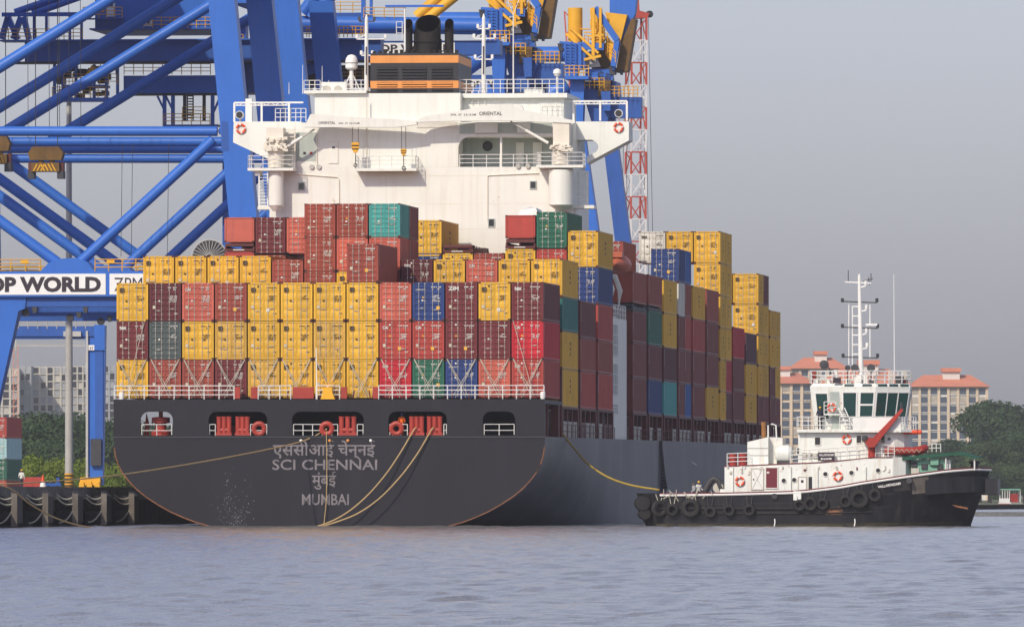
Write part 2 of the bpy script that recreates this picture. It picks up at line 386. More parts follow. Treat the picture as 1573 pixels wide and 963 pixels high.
def block(name, label, x0, x1, ytop, Y, depth, floors, fpx, bays, wallmat, group, roof=None, kind='flat', seed=0, base=772):
    """a far apartment block; x0,x1 photo columns at distance Y, ytop the eaves row"""
    rnd = random.Random(seed); a, b = at(x0, ytop, Y), at(x1, ytop, Y); W = b.x - a.x; Ht = a.z
    r = empty(name, ((a.x + b.x) / 2, Y, .5), 0, label, 'building', group); zt = Ht - .5
    part('wall', wallmat, r, 'box', -W/2, W/2, .6, depth, 0, zt)
    fh = fpx * Y / F_PX; bw = W / bays
    pier = MB().box(-bw * .13, bw * .13, 0, .7, 0, zt).mesh('pier')
    slab = MB().box(-W/2, W/2, -.35, .595, -.18, .18).mesh('floor_band')
    for i in range(bays + 1): link('pier', pier, r, M['bld_cream'] if kind == 'tile' else wallmat, (-W/2 + i * bw, 0 if i % 2 == 0 else .12, 0))
    nvis = min(floors, int(zt / fh))
    pane = MB().box(-bw * .33, bw * .33, .45, .597, -fh * .36, fh * .36).mesh('window')
    sillm = MB().box(-bw*.34, bw*.34, .1, .44, -fh*.44, -fh*.36).mesh('sill')
    for j in range(nvis):
        z = zt - (j + .5) * fh
        if kind == 'open': link('floor_band', slab, r, wallmat, (0, .3, z - fh / 2))
        for i in range(bays):
            if kind == 'open' and rnd.random() < .12: continue
            mt = M['win_pale'] if rnd.random() < .25 else M['win']
            if kind == 'open': mt = M['dark'] if rnd.random() < .5 else M['bld_grey']  # open bays: dark panes carry the shade inside
            wv = link('window', pane, r, mt, (-W/2 + (i + .5) * bw, 0, z))
            if kind == 'tile' and rnd.random() < .6: link('sill', sillm, r, M['bld_white'], (-W/2 + (i + .5) * bw, 0, z))
    if roof:
        m = MB(); h = roof; e = 1.2
        m.add([(-W/2-e, -e, zt), (W/2+e, -e, zt), (W/2+e, depth+e, zt), (-W/2-e, depth+e, zt), (-W/2+h*1.2, depth*.5, zt+h), (W/2-h*1.2, depth*.5, zt+h)],
              [(0,1,5,4), (1,2,5), (2,3,4,5), (3,0,4), (3,2,1,0)]); m.build('roof', M['brick_roof'], r)
        part('penthouse', M['bld_white'], r, 'box', -W*.06, W*.16, depth*.3, depth*.7, zt + h*.4, zt + h * 1.25)
        part('penthouse_roof', M['brick_roof'], r, 'box', -W*.075, W*.175, depth*.26, depth*.74, zt + h*1.252, zt + h * 1.55)
    return r
G = 'orange roofed apartment blocks beyond the tug'
block('apartment_block', 'cream apartment block with orange roof between the tug\'s mast and the wooded hill', 1398, 1516, 594, 3400, 24, 13, 13.6, 8, M['bld_white'], G, 4.2, 'tile', 1)
block('apartment_block', 'cream apartment block with orange roof directly behind the tug\'s wheelhouse', 1262, 1396, 590, 3460, 24, 13, 13.6, 9, M['bld_white'], G, 5.5, 'tile', 2)
block('apartment_block', 'shaded cream apartment block between the ship and the tug\'s wheelhouse', 1150, 1248, 589, 3520, 24, 13, 13.6, 6, M['bld_cream'], G, 4.0, 'tile', 3)  # walls in cream render, deeper than the pale neighbours
block('apartment_block', 'taller orange roofed block whose roof shows above the tug\'s top rail', 1215, 1300, 566, 3640, 24, 14, 13.6, 6, M['bld_white'], G, 4.2, 'tile', 4)
G = 'unfinished concrete towers at the left'
block('unfinished_tower', 'grey unfinished concrete tower at the far left edge, left of the light pole', -60, 28, 566, 4300, 26, 12, 11.6, 7, M['bld_tan'], G, None, 'open', 5)
block('unfinished_tower', 'tall bare concrete tower with open floors just left of the light pole', 50, 104, 563, 4350, 26, 12, 11.6, 5, M['bld_tan'], G, None, 'open', 6)
block('unfinished_tower', 'slim dark grey concrete tower between the two pale towers at left', 29, 47, 562, 4320, 26, 12, 11.6, 2, M['bld_grey'], G, None, 'open', 7)
block('unfinished_tower', 'bare concrete tower showing between the light pole and the blue yard crane', 110, 136, 562, 4400, 26, 12, 11.6, 3, M['bld_tan'], G, None, 'open', 8)
block('unfinished_tower', 'dull grey tower showing between the blue yard crane and the container stack', 158, 196, 561, 4480, 26, 12, 11.6, 4, M['bld_grey'], G, None, 'open', 9)
# thin tower crane over the unfinished towers
a = at(24, 700, 4200); t = empty('tower_crane', (a.x, 4200, .5), 0, 'thin pale tower crane above the unfinished towers at left', 'crane')
zt = at(24, 533, 4200).z
mm = MB()
for k in range(24): z0, z1 = k * zt / 24, (k + 1) * zt / 24; mm.beam((-1, 0, z0), (1, 0, z1), .25).beam((-1, 0, z0), (-1, 0, z1), .3).beam((1, 0, z0), (1, 0, z1), .3)
mm.build('mast', M['brick_roof'], t)
mm = MB(); mm.beam((-14, 0, zt), (34, 0, zt), .35).beam((0, 0, zt + 4.5), (34, 0, zt + .8), .2).beam((0, 0, zt + 4.5), (-14, 0, zt), .2).beam((0, 0, zt - 2), (0, 0, zt + 4.5), .6)
for k in range(17): mm.beam((k * 2, 0, zt), (k * 2 + 1, 0, zt + 1), .18).beam((k * 2 + 1, 0, zt + 1), (k * 2 + 2, 0, zt), .18)
mm.build('jib', M['bld_tan'], t)

# ---------------------------------------------------------------- trees
M['leaf_dark'] = leafmat('dark_green_leaves', (.020, .045, .018), (.055, .095, .035))
M['leaf_mid'] = leafmat('green_leaves', (.035, .065, .022), (.085, .13, .045))
M['leaf_bright'] = leafmat('bright_green_leaves', (.10, .15, .015), (.20, .26, .035))
M['bark'] = paint('brown_bark', (.09, .07, .05), .9, .3, .1)
def crown_mesh(w, h, n, leaf, seed, lobes=14, flat=.0):
    rnd = np.random.default_rng(seed); cs = []
    for k in range(lobes):
        a = rnd.uniform(0, 2*math.pi); q = math.sqrt(rnd.uniform(0, 1)); z = rnd.uniform(.25, .9)
        rr = math.sqrt(max(.08, 1 - (2*z - 1.05) ** 2)) if not flat else math.sqrt(max(.05, 1 - z**2 * .92))
        cs.append((math.cos(a)*q*rr*w*.36, math.sin(a)*q*rr*w*.36, z*h*.86, rnd.uniform(.13, .22)*w))
    v = []; f = []
    for k in range(n):
        c = cs[rnd.integers(lobes)]; d = rnd.normal(size=3); d /= np.linalg.norm(d) + 1e-6
        if d[2] < -.35: d[2] *= -.6
        p = np.array(c[:3]) + d * c[3] * np.array([1, 1, .72]) * rnd.uniform(.72, 1.06)
        nrm = d + rnd.normal(size=3) * .55; nrm /= np.linalg.norm(nrm)
        t = np.cross(nrm, rnd.normal(size=3)); t /= np.linalg.norm(t) + 1e-6; b = np.cross(nrm, t); s = leaf * rnd.uniform(.6, 1.3)
        i = len(v); v += [tuple(p - t*s), tuple(p + b*s*.55 + nrm*s*.12), tuple(p + t*s), tuple(p - b*s*.55 + nrm*s*.12)]; f.append((i, i+1, i+2, i+3))
    me = bpy.data.meshes.new('crown'); me.from_pydata(v, [], f); me.update()
    return me, cs
def trunk_mesh(h, cs, r):
    m = MB(); m.tube((0, 0, -.5), (0, 0, h*.35), r, r*.7, 8)
    for c in cs[:7]: m.tube((0, 0, h*.3), c[:3], r*.5, r*.12, 6)
    return m.mesh('trunk')
_kinds = {}
for k, (w, h, n, lf, fl) in {'big': (26, 22, 15000, .42, 0), 'big2': (30, 26, 17000, .45, 0), 'flat': (34, 17, 16000, .40, 1), 'bush': (10, 7.5, 5000, .22, 0), 'bush2': (13, 9, 6000, .24, 0)}.items():
    c, cs = crown_mesh(w, h, n, lf, len(k) * 7 + n % 13, 16 if w > 20 else 10, fl); _kinds[k] = (c, trunk_mesh(h, cs, w * .022), w, max(q.co.z for q in c.vertices))
def tree(kind, px, ytop, Y, ground, label, group, mat, name='leafy_tree', sx=1.0):
    c, tr, w, h = _kinds[kind]; a = at(px, ytop, Y); s = (a.z - ground) / h
    r = empty(name, (a.x, Y, ground), random.uniform(0, 6.28), label, 'tree' if name == 'leafy_tree' else 'bush', group); r.scale = (s * sx, s * sx, s)
    link('trunk', tr, r, M['bark']); link('crown', c, r, mat)
G = 'trees on the far right shore'
for i, (k, px, yt, Y, lb) in enumerate((
    ('big2', 1540, 612, 2534, 'tallest dark tree of the wooded shore above the tug\'s bow'), ('big', 1504, 632, 2508, 'dark tree next left of the tallest tree above the tug\'s bow'),
    ('big', 1586, 618, 2483, 'dark tree at the right edge of the picture, beside the tallest tree'), ('big2', 1478, 672, 2470, 'lower tree at the left end of the wooded shore, beside the apartment block'),
    ('big', 1562, 660, 2406, 'mid height tree at the right edge below the tallest trees'), ('big2', 1520, 676, 2380, 'mid green tree below the tallest dark trees, over the tug\'s bow'),
    ('bush2', 1490, 700, 2304, 'lighter bush behind the green canopy of the tug'), ('big', 1590, 700, 2291, 'low bright tree at the right edge above the small ferry'),
    ('bush2', 1550, 715, 2265, 'low bush directly above the small ferry'), ('bush2', 1522, 722, 2252, 'low bush just beyond the tug\'s bow tip'), ('bush2', 1462, 712, 2291, 'low bush half hidden behind the tug\'s foredeck'),
    ('bush2', 1572, 738, 2227, 'small shoreline bush right of the small ferry'), ('bush', 1538, 744, 2220, 'small shoreline bush left of the small ferry'))):
    tree(k, px, yt, Y, .5, lb, G, M['leaf_mid'] if i in (5, 7, 6, 8) else M['leaf_dark'], sx=1.15)
G = 'spreading trees behind the quay'
for k, px, yt, Y, lb in (('flat', 62, 628, 1750, 'wide dark spreading tree just left of the light pole'), ('flat', 128, 634, 1770, 'dark spreading tree between the light pole and the yard crane'),
    ('flat', 20, 640, 1790, 'dark spreading tree at the left edge behind the coloured containers'), ('flat', 182, 640, 1730, 'dark spreading tree half hidden behind the ship\'s stern'), ('flat', 235, 648, 1760, 'dark spreading tree seen through the ship\'s leftmost stern opening')):
    tree(k, px, yt, Y, .5, lb, G, M['leaf_dark'], sx=1.0)
G = 'bright bushes behind the quay'
for k, px, yt, Y, lb in (('bush', 52, 697, 1320, 'bright green bush behind the quay worker'), ('bush2', 78, 700, 1300, 'bright green bush left of the light pole base'), ('bush', 118, 702, 1310, 'bright green bush right of the light pole base'),
    ('bush2', 140, 704, 1330, 'bright green bush behind the blue yard crane leg'), ('bush', 168, 708, 1290, 'bright green bush between the yard crane and the ship\'s stern'), ('bush2', 192, 712, 1280, 'bright green bush tucked under the curve of the ship\'s stern'), ('bush2', 30, 705, 1340, 'bright green bush beside the stacked coloured containers')):
    tree(k, px, yt, Y, .5, lb, G, M['leaf_bright'], 'leafy_bush')
# ---------------------------------------------------------------- container ship
S = fempty('container_ship', SF, 'large charcoal container ship seen from its stern, moored at the quay', 'ship')
DECK = 6.77; TOP = 9.63; HB = 16.5
def sx(px, v=0.0): return SF.hit(px, 700, y=v).x
def sz(py, v=0.0, px=640): return SF.hit(px, py, y=v).z
# hull: loft of half sections from transom to bow
zs = [6.77, 6.0, 5.33, 4.7, 4.1, 3.5, 2.86, 2.25, 1.63, 1.1, .64, .3, 0, -.5, -1.5, -3.0]
w0 = [16.5, 16.45, 16.35, 16.15, 15.85, 15.4, 14.8, 14.05, 13.1, 12.15, 11.1, 10.2, 9.1, 7.0, 3.5, .3]
w1 = [16.5] * 14 + [16.3, 15.5]
st = [0.0, 1.5, 4, 8, 13, 19, 26, 34, 43, 53, 65, 100, 150, 190, 210, 225, 238, 248, 255]
vs = []; sides = []
def hw(v, i):
    t = min(1, v / 58.0); t = t * t * (3 - 2 * t); w = w0[i] * (1 - t) + w1[i] * t
    if v > 180: k = (v - 180) / 75.0; w *= max(.01, 1 - k ** (2.6 if zs[i] > 3 else 1.7))
    return w
m = MB(); nz = len(zs)
for side in (1, -1):
    n0 = len(m.v); m.v += [(side * hw(v, i), v, zs[i] + (.35 if i == 0 and v > 0 else 0) * min(1, v / 150)) for v in st for i in range(nz)]
    for a in range(len(st) - 1):
        for i in range(nz - 1):
            q = (n0 + a*nz + i, n0 + a*nz + i+1, n0 + (a+1)*nz + i+1, n0 + (a+1)*nz + i); m.f.append(q if side > 0 else q[::-1]); m.mi.append(0)
m.build('hull', M['hull_side'], S)
poly = [(w0[i], zs[i]) for i in range(nz)] + [(-w0[i], zs[i]) for i in range(nz - 1, -1, -1)]
part('transom', M['hull'], S, 'prism', poly, -.16, .02, 'y')
for sgn in (1, -1): part('transom_edge', M['hull_edge'], S, 'path', [(sgn * (w0[i] + .01), -.15, zs[i]) for i in range(1, 13)], .05, 5)
part('main_deck', M['red_dark'], S, 'prism', [(hw(v, 0) - .05, v) for v in st] + [(-hw(v, 0) + .05, v) for v in st[::-1]], DECK - .25, DECK - .02, 'z')
# transom bulwark with five mooring openings
ops = [(216, 266), (321, 411), (449, 559), (597, 687), (742, 792)]
OZ0, OZ1 = sz(668.5), sz(632)
xs = [(sx(a), sx(b)) for a, b in ops]
m = MB(); y0, y1 = -.2, .1
m.box(-HB, HB, y0, y1, OZ1, TOP); m.box(-HB, HB, y0, y1, DECK, OZ0)
edges = [-HB] + [x for p in xs for x in p] + [HB]
for k in range(0, len(edges), 2): m.box(edges[k], edges[k+1], y0, y1, OZ0, OZ1)
for a, b in xs:
    for cx_, sg in ((a, 1), (b, -1)):
        rr = .62; pts = [(cx_, OZ1)] + [(cx_ + sg * rr * (1 - math.sin(t)), OZ1 - rr * (1 - math.cos(t))) for t in [math.pi/2 * k / 6 for k in range(7)]]
        m.prism(pts, y0, y1, 'y')
        rr = .22; pts = [(cx_, OZ0)] + [(cx_ + sg * rr * (1 - math.sin(t)), OZ0 + rr * (1 - math.cos(t))) for t in [math.pi/2 * k / 4 for k in range(5)]]
        m.prism(pts, y0, y1, 'y')
m.build('stern_bulwark', M['hull'], S, smooth=False)
part('knuckle_strip', M['dark_steel'], S, 'box', -HB - .01, HB + .01, -.235, -.19, DECK - .06, DECK + .02)
part('mooring_deck', M['red_dark'], S, 'box', -HB + .1, HB - .1, .11, 13.5, DECK, DECK + .05)
part('container_deck', M['dark_steel'], S, 'box', -HB + .15, HB - .15, .11, 13.6, TOP - .35, TOP - .05)
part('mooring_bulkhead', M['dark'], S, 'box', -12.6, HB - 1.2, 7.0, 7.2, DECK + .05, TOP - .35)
for x in (-16.0, -9.5, 9.5, 15.9):
    part('deck_pillar', M['red_dark'], S, 'box', x - .2, x + .2, 5.5, 5.9, DECK + .05, TOP - .35)
# mooring gear
def chock(px, w=1.15):
    x = sx(px); m = MB(); m.torus((x, .0, DECK + .62), .40, .2, 'y', 14, 8); m.build('panama_chock', M['red'], S)
def roller(px0, px1):
    a, b = sx(px0), sx(px1); r = .19; h = 1.45
    m = MB(); m.box(a, b, -.12, .3, DECK + .02, DECK + .32); m.build('fairlead_base', M['red'], S)
    for x in (a + .22, a + (b - a) * .5 - .0, b - .22):
        m = MB(); m.lathe([(r, DECK + .321), (r, DECK + h), (r + .03, DECK + h), (r + .03, DECK + h + .1)], (x, .09, 0), 10); m.build('fairlead_roller', M['red'], S)
    m = MB(); m.tube((a + .25, .09, DECK + .52), (b - .25, .09, DECK + .52), .18, n=10); m.build('fairlead_roller', M['red'], S)
roller(332, 356); roller(361, 384); roller(520, 548); roller(628, 652); roller(655, 680)
chock(398); chock(502); chock(609)
part('deck_machine', M['red'], S, 'box', -8.6, -6.9, 3.5, 4.6, DECK + .05, DECK + .9)
# vertical capstan in the leftmost opening
m = MB(); x = sx(243); m.lathe([(.75, DECK + .05), (.75, DECK + .4), (.42, DECK + .55), (.42, DECK + 1.05), (.7, DECK + 1.1), (.7, DECK + 1.5), (.16, DECK + 1.55), (.16, TOP - .36)], (x, 1.4, 0), 14); m.build('capstan', M['red'], S)
m = MB(); m.prism([(x - 1.35, DECK + .05), (x - .95, DECK + .05), (x - .95, DECK + 1.0), (x - 1.15, DECK + 1.8)], 1.6, 1.9, 'y'); m.build('bracket', M['red'], S)
for k, (a, b) in enumerate(ops):
    def seg(p, q, n):
        m = MB(); m.rail((sx(p), -.05, DECK + .03), (sx(q), -.05, DECK + .03), .92, n, .028, 2); m.build('opening_rail', M['white_trim'], S)
    if k in (0, 4): seg(a + 2, b - 2, 2)
    elif k == 1: seg(322, 331, 1); seg(385, 410, 1)
    elif k == 2: seg(451, 495, 3); seg(510, 519, 1); seg(549, 558, 1)
    else: seg(599, 603, 1); seg(616, 626, 1); seg(682, 686, 1)
# name on the stern
for s, px0, px1, y0_, y1_ in (('एससीआई चेन्नई', 420, 577, 699, 681), ('SCI CHENNAI', 418, 579, 721, 705), ('मुंबई', 480, 517, 745, 728), ('MUMBAI', 463, 535, 775, 758)):
    a, b = sx(px0), sx(px1); h = sz(y1_) - sz(y0_)
    lettering(s, M['ink_soft'], S, (a, -.168, sz(y0_)), h, width=b - a, bold=.012, name='ship_name')
for px, mt in ((463, 'white_trim'), (507, 'orange_band'), (535, 'orange_band'), (570, 'white_trim')):
    part('stern_light', M[mt], S, 'lathe', [(.05, -.34), (.11, -.3), (.11, -.19)], (sx(px), 0, sz(676.5)), 10, 0, 'y')
rnd = random.Random(4); m = MB()
for k in range(170):
    px = rnd.gauss(358, 13); py = 808 - abs(rnd.gauss(0, 34)); x, z = sx(px), sz(py); s = rnd.uniform(.012, .05)
    m.add([(x, -.166, z), (x + s, -.166, z + s * rnd.uniform(.3, 1)), (x + s * .6, -.166, z + s * rnd.uniform(1.5, 3.5))], [(0, 1, 2)])
m.build('scrape_marks', M['scuff'], S)['kind'] = 'stuff'
# stern railing on the container deck
def srail(p, q, n, z=TOP): m = MB(); m.rail((sx(p), -.12, z), (sx(q), -.12, z), 1.02, n, .035, 3); return m.build('stern_railing', M['white_trim'], S)
srail(176, 360, 8); srail(397, 447, 3); srail(486, 522, 2); srail(582, 836, 12)
for p, q in ((361, 369), (386, 396), (450, 482), (524, 533), (573, 581)):
    part('deck_box', M['red'], S, 'box', sx(p), sx(q), -.15, .3, TOP + .05, TOP + .93)
part('flagstaff', M['white_trim'], S, 'tube', (sx(487), -.1, TOP), (sx(486), -.1, sz(534)), .06, .04, 6)
m = MB(); x = sx(504); m.prism([(x - .55, TOP), (x + .55, TOP), (x + .35, TOP + .5), (x + .35, TOP + .9), (x - .35, TOP + .9), (x - .35, TOP + .5)], -.3, .4, 'y'); m.build('stern_winch', M['yellow'], S)
m = MB()
for a in (-50, -25, 0, 25, 50): m.beam((x, .05, TOP + .9), (x + .9 * math.sin(R(a)), .05, TOP + .9 + .75 * math.cos(R(a))), .07)
m.build('winch_guard', M['yellow'], S)
for px in (187, 834): part('mooring_lamp', M['white_trim'], S, 'lathe', [(.16, 0), (.2, .2), (.2, .5), (.1, .56)], (sx(px), -.1, TOP), 10)
# starboard and port side: hatch coaming, stanchions, lockers, rails
def vstart(k): return .9 + 13.9 * k if k < 4 else 71.6 + 13.9 * (k - 4)
for side in (1, -1):
    m = MB(); m.box(side * 13.6, side * 13.9, 14.0, 54.5, DECK, 9.0); m.box(side * 13.6, side * 13.9, 71.2, 228, DECK, 9.0); m.build('hatch_coaming', M['red_dark'], S)
stan = MB().box(-.2, .2, -.28, .28, DECK - .02, 9.16).mesh('stanchion')
slim = MB().box(-.12, .12, -.2, .2, DECK - .02, 9.16).mesh('stanchion')
lock = MB().box(-.4, .35, -1.35, 1.35, DECK, DECK + 1.3).mesh('deck_locker')
rnd = random.Random(12)
for k in range(1, 15):
    v = vstart(k)
    for dv in (.3, 12.0): link('stanchion', stan, S, M['red_dark'], (16.1, v + dv, 0))
    for dv in (4.2, 8.1): link('stanchion', slim, S, M['red_dark'], (16.1, v + dv, 0))
    for dv in (2.3, 6.2, 10.1):
        if rnd.random() < .72: link('deck_locker', lock, S, M['bld_tan'] if rnd.random() < .7 else M['red_dark'], (15.9, v + dv, 0))
    part('hatch_beam', M['red_dark'], S, 'box', 13.9, 16.3, v + .1, v + 12.2, 9.02, 9.19)
    m = MB(); m.rail((16.35, v - .6, DECK), (16.35, v + 12.6, DECK), 1.05, 4, .025, 2); m.build('side_railing', M['red_dark'], S)
for v in (50.5, 100.5): part('deck_machine', M['dark_steel'], S, 'box', 14.0, 15.9, v, v + 3.5, DECK + 1.1, DECK + 2.2)
# lashing bridge posts between bays
for k in range(1, 4):
    v = vstart(k) - 1.0
    for x in (16.2,): part('lashing_post', M['red_dark'], S, 'box', x - .15, x + .15, v - .25, v + .25, DECK, 12.0)
part('yellow_handrail', M['yellow'], S, 'path', [(16.2, .6, DECK), (16.2, .6, DECK + 2.2), (16.0, 1.0, DECK + 2.5), (15.6, 1.0, DECK + 2.5)], .05, 6)
part('side_frame', M['red_dark'], S, 'box', 15.7, 16.3, 11.6, 12.4, DECK, TOP - .36)

# ---------------------------------------------------------------- accommodation block
V = 56.6                                              # aft face of the house
def ax_(px, v=V): return SF.hit(px, 300, y=v).x
def az_(py, v=V): return SF.hit(640, py, y=v).z
A = S
part('lower_house', M['white'], A, 'box', -15.9, 15.9, V - 1.2, V + 13.4, DECK, az_(488))
for i, (a, b) in enumerate(((500, 548), (560, 608), (622, 636))):
    # stair openings with frames in the starboard side
    z0, z1 = SF.hit(955, b, x=15.9).z, SF.hit(955, a, x=15.9).z
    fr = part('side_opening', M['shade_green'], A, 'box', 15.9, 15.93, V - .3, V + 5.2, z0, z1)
    m = MB()
    for t in range(5): m.box(15.94, 16.0, V - .3 + t * 1.33, V - .18 + t * 1.33, z0, z1)
    for t in range(4): m.box(15.94, 15.99, V - .3, V + 5.2, z0 + (z1 - z0) * t / 3 - .04, z0 + (z1 - z0) * t / 3 + .04)
    m.build('opening_bars', M['white_trim'], fr)
XL, XR = ax_(414), ax_(880)
Z1 = az_(257)
part('main_house', M['white'], A, 'box', XL, XR, V, V + 13.0, az_(488) + .01, Z1)
XA0, XA1 = ax_(704), ax_(850)
ZT = az_(188)
part('upper_house', M['white'], A, 'box', ax_(432), XA0, V, V + 12.9, Z1 + .005, ZT)
part('alcove_wall', M['shade_green'], A, 'box', XA0 + .01, XR - .3, V + 3.4, V + 12.8, Z1 + .005, ZT - .01)  # shade of the alcove put into the wall colour
m = MB(); zr = az_(211); rr = .9
m.box(XA0 + .005, ax_(852), V + .02, V + 3.39, zr, ZT - .01)
pts = [(XA0 + .005, zr)] + [(XA0 + .005 + rr * (1 - math.sin(t)), zr - rr * (1 - math.cos(t))) for t in [math.pi/2*k/6 for k in range(7)]]
m.prism(pts, V + .02, V + .4, 'y'); m.build('alcove_canopy', M['white'], A)
part('alcove_post', M['white'], A, 'box', ax_(768), ax_(771), V + .03, V + .3, Z1, zr)
part('alcove_end_wall', M['white'], A, 'box', ax_(850), XR, V + .02, V + 3.38, Z1, ZT - .01)
m = MB(); m.rail((XA0 + .1, V + .1, Z1), (ax_(830), V + .1, Z1), 1.0, 6, .03, 3); m.build('alcove_railing', M['white_trim'], A)
part('ventilator', M['dark_steel'], A, 'lathe', [(.1, 3.3), (.42, 3.33), (.42, 3.38)], (ax_(742), V, az_(223)), 14, 0, 'y')
for px, w in ((786, 12), (812, 14)):
    part('alcove_door', M['white'], A, 'box', ax_(px), ax_(px + w), V + 3.3, V + 3.38, Z1 + .1, Z1 + 2.1)
part('upper_strip', M['shade_green'], A, 'box', XA0 + .1, ax_(848), V - .0, V + .015, az_(206), az_(190))  # shade under the jib painted as a grey-green strip
for a, b in ((730, 765), (795, 815)): part('locker', M['white'], A, 'box', ax_(a), ax_(b), V - .25, V - .005, az_(205), az_(190))
part('louvre_panel', M['cream'], A, 'box', ax_(640), ax_(702), V - .03, V - .002, az_(197), az_(187))
for i in range(5): part('louvre_slat', M['white_trim'], A, 'box', ax_(640), ax_(702), V - .06, V - .032, az_(196.5 - i * 2), az_(195.3 - i * 2))
# wheelhouse level and bridge wings
ZB = az_(143)
part('bridge_house', M['white'], A, 'box', ax_(482), ax_(706), V + .6, V + 12.0, ZT + .005, ZB)
part('bridge_house_step', M['white'], A, 'box', ax_(706) + .005, ax_(862), V + 2.2, V + 12.0, ZT + .005, az_(150))
part('bridge_roof_slab', M['white'], A, 'box', ax_(466), ax_(562), V + .2, V + 12.2, ZB + .005, ZB + .25)
part('bridge_roof_slab', M['white'], A, 'box', ax_(706), ax_(868), V + 1.6, V + 12.2, az_(150) + .005, az_(143))
part('small_house', M['white'], A, 'box', ax_(491), ax_(530), V + 1.0, V + 4.0, ZB + .255, az_(125))
part('small_house', M['white'], A, 'box', ax_(800), ax_(828), V + 2.4, V + 4.4, az_(143) + .005, az_(136))
for px in (500, 517): part('round_vent', M['bld_tan'], A, 'lathe', [(.35, .93), (.35, .99), (.2, .99)], (ax_(px), V, az_(137)), 12, 0, 'y')
# left wing
def wing(poly, name):
    m = MB(); m.prism([(SF.hit(px, py, y=V + 3).x, SF.hit(px, py, y=V + 3).z) for px, py in poly], V + 3, V + 6.2, 'y'); return m.build(name, M['white'], A, smooth=False)
wing([(359, 187), (462, 187), (462, 258), (436, 258), (409, 243), (358, 219)], 'bridge_wing')
# starboard wing with its rounded hole
hole = [(886, 215), (909, 215), (915, 218), (919, 223), (919, 229), (915, 234), (901, 241), (886, 241)]
wing([(850, 187), (966, 187), (966, 216), (901, 251), (901, 241), (915, 234), (919, 229), (919, 223), (915, 218), (909, 215), (886, 215), (886, 241), (886, 256), (850, 256)], 'bridge_wing')
for sgn, (p0, p1, p2) in enumerate(((360, 444, 466), (963, 881, 868))):
    m = MB(); vv = V + 3.2; z0, z1 = az_(187, vv), az_(157, vv); a, b, c = (SF.hit(p, 170, y=vv).x for p in (p0, p1, p2))
    for x in (a, (a + b) / 2, b): m.beam((x, vv, z0), (x, vv, z1), .16)
    m.beam((a, vv, z1), (c, vv, z1), .14); m.beam((a, vv, z1 - .22), (b, vv, z1 - .22), .08)
    n = 12
    for i in range(n): m.beam((a + (b - a) * i / n, vv, z1 - (.22 if i % 2 else 0)), (a + (b - a) * (i + 1) / n, vv, z1 - (0 if i % 2 else .22)), .06)
    m.build('wing_frame', M['white_trim'], A)
    px = (369, 951)[sgn]; x = SF.hit(px, 175, y=vv).x
    g = MB(); g.lathe([(.12, -.4), (.33, -.4), (.33, .25), (.2, .35)], (x, vv - .1, az_(176, vv)), 14, 0, 'y').box(x - .07, x + .07, vv - .1, vv + .1, z0, az_(180, vv)); lamp = g.build('searchlight', M['white_trim'], A)
    part('lens', M['glass_dark'], lamp, 'lathe', [(.0, -.42), (.28, -.42), (.28, -.401)], (x, vv - .1, az_(176, vv)), 14, 0, 'y', False)
def buoy(name_label, fr, p, Rr=.36, axis='y', group=None, yaw=0.0):
    r = empty('lifebuoy', fr.world(p), fr.yaw, name_label, 'lifebuoy', group)
    m = MB(); m.torus((0, 0, 0), Rr, Rr * .27, axis, 20, 8, 0, lambda i: 1 if (i % 5) == 0 else 0); m.build('ring', [M['lifebuoy_orange'], M['white_trim']], r)
    return r
G = 'lifebuoys on the ship\'s bridge wings'
buoy('red and white lifebuoy on the ship\'s left bridge wing', SF, SF.hit(370, 198, y=V + 2.9), .34, 'y', G)
buoy('red and white lifebuoy on the ship\'s right bridge wing', SF, SF.hit(950, 196, y=V + 2.9), .34, 'y', G)
# platforms
def platform(p0, p1, py, d, name='platform', rails=()):
    a, b = ax_(p0, V - d/2), ax_(p1, V - d/2); z = az_(py, V - d/2)
    o = part(name, M['white'], A, 'box', a, b, V - d, V - .005, z - .22, z)
    m = MB(); m.rail((a + .05, V - d + .05, z), (b - .05, V - d + .05, z), 1.0, max(2, int((b - a) / 1.0)), .028, 3)
    m.rail((a + .05, V - d + .05, z), (a + .05, V - .1, z), 1.0, 2, .028, 3); m.rail((b - .05, V - d + .05, z), (b - .05, V - .1, z), 1.0, 2, .028, 3)
    m.build('platform_railing', M['white_trim'], o); return z
ZP = platform(383, 453, 258, 2.2); platform(826, 898, 255, 2.2); platform(547, 641, 259, 1.5)
for px in (400, 862):                                  # brackets beneath
    part('platform_bracket', M['white'], A, 'box', ax_(px) - .2, ax_(px) + .2, V - 1.8, V - .01, az_(270), az_(262))
# pedestals and provision cranes
def pedestal(pc, r, py0, py1, v):
    x = ax_(pc, v); part('crane_pedestal', M['white'], A, 'lathe', [(r, az_(py0, v)), (r, az_(py1, v))], (x, v, 0), 20)
    part('pedestal_foot', M['white'], A, 'lathe', [(.25, az_(py0 + 9, v)), (r * 1.02, az_(py0 - .5, v))], (x, v, 0), 20)
vc = V - 1.15
pedestal(424, .62, 315, 262, vc); pedestal(862, 1.02, 316, 262, vc)
for pc, py0, py1, r in ((424, 257, 233, .68), (862, 254, 231, .72)):
    part('crane_column', M['cream'], A, 'lathe', [(r, az_(py0, vc)), (r, az_(py1, vc)), (r * 1.35, az_(py1 - 1, vc)), (r * 1.35, az_(py1 - 5, vc))], (ax_(pc, vc), vc, 0), 18)
m = MB(); m.box(ax_(411, vc), ax_(437, vc), vc - .8, vc + .8, az_(226, vc), az_(196, vc)).box(ax_(406, vc), ax_(412, vc), vc - .5, vc + .5, az_(230, vc), az_(218, vc)); m.build('crane_house', M['cream'], A)
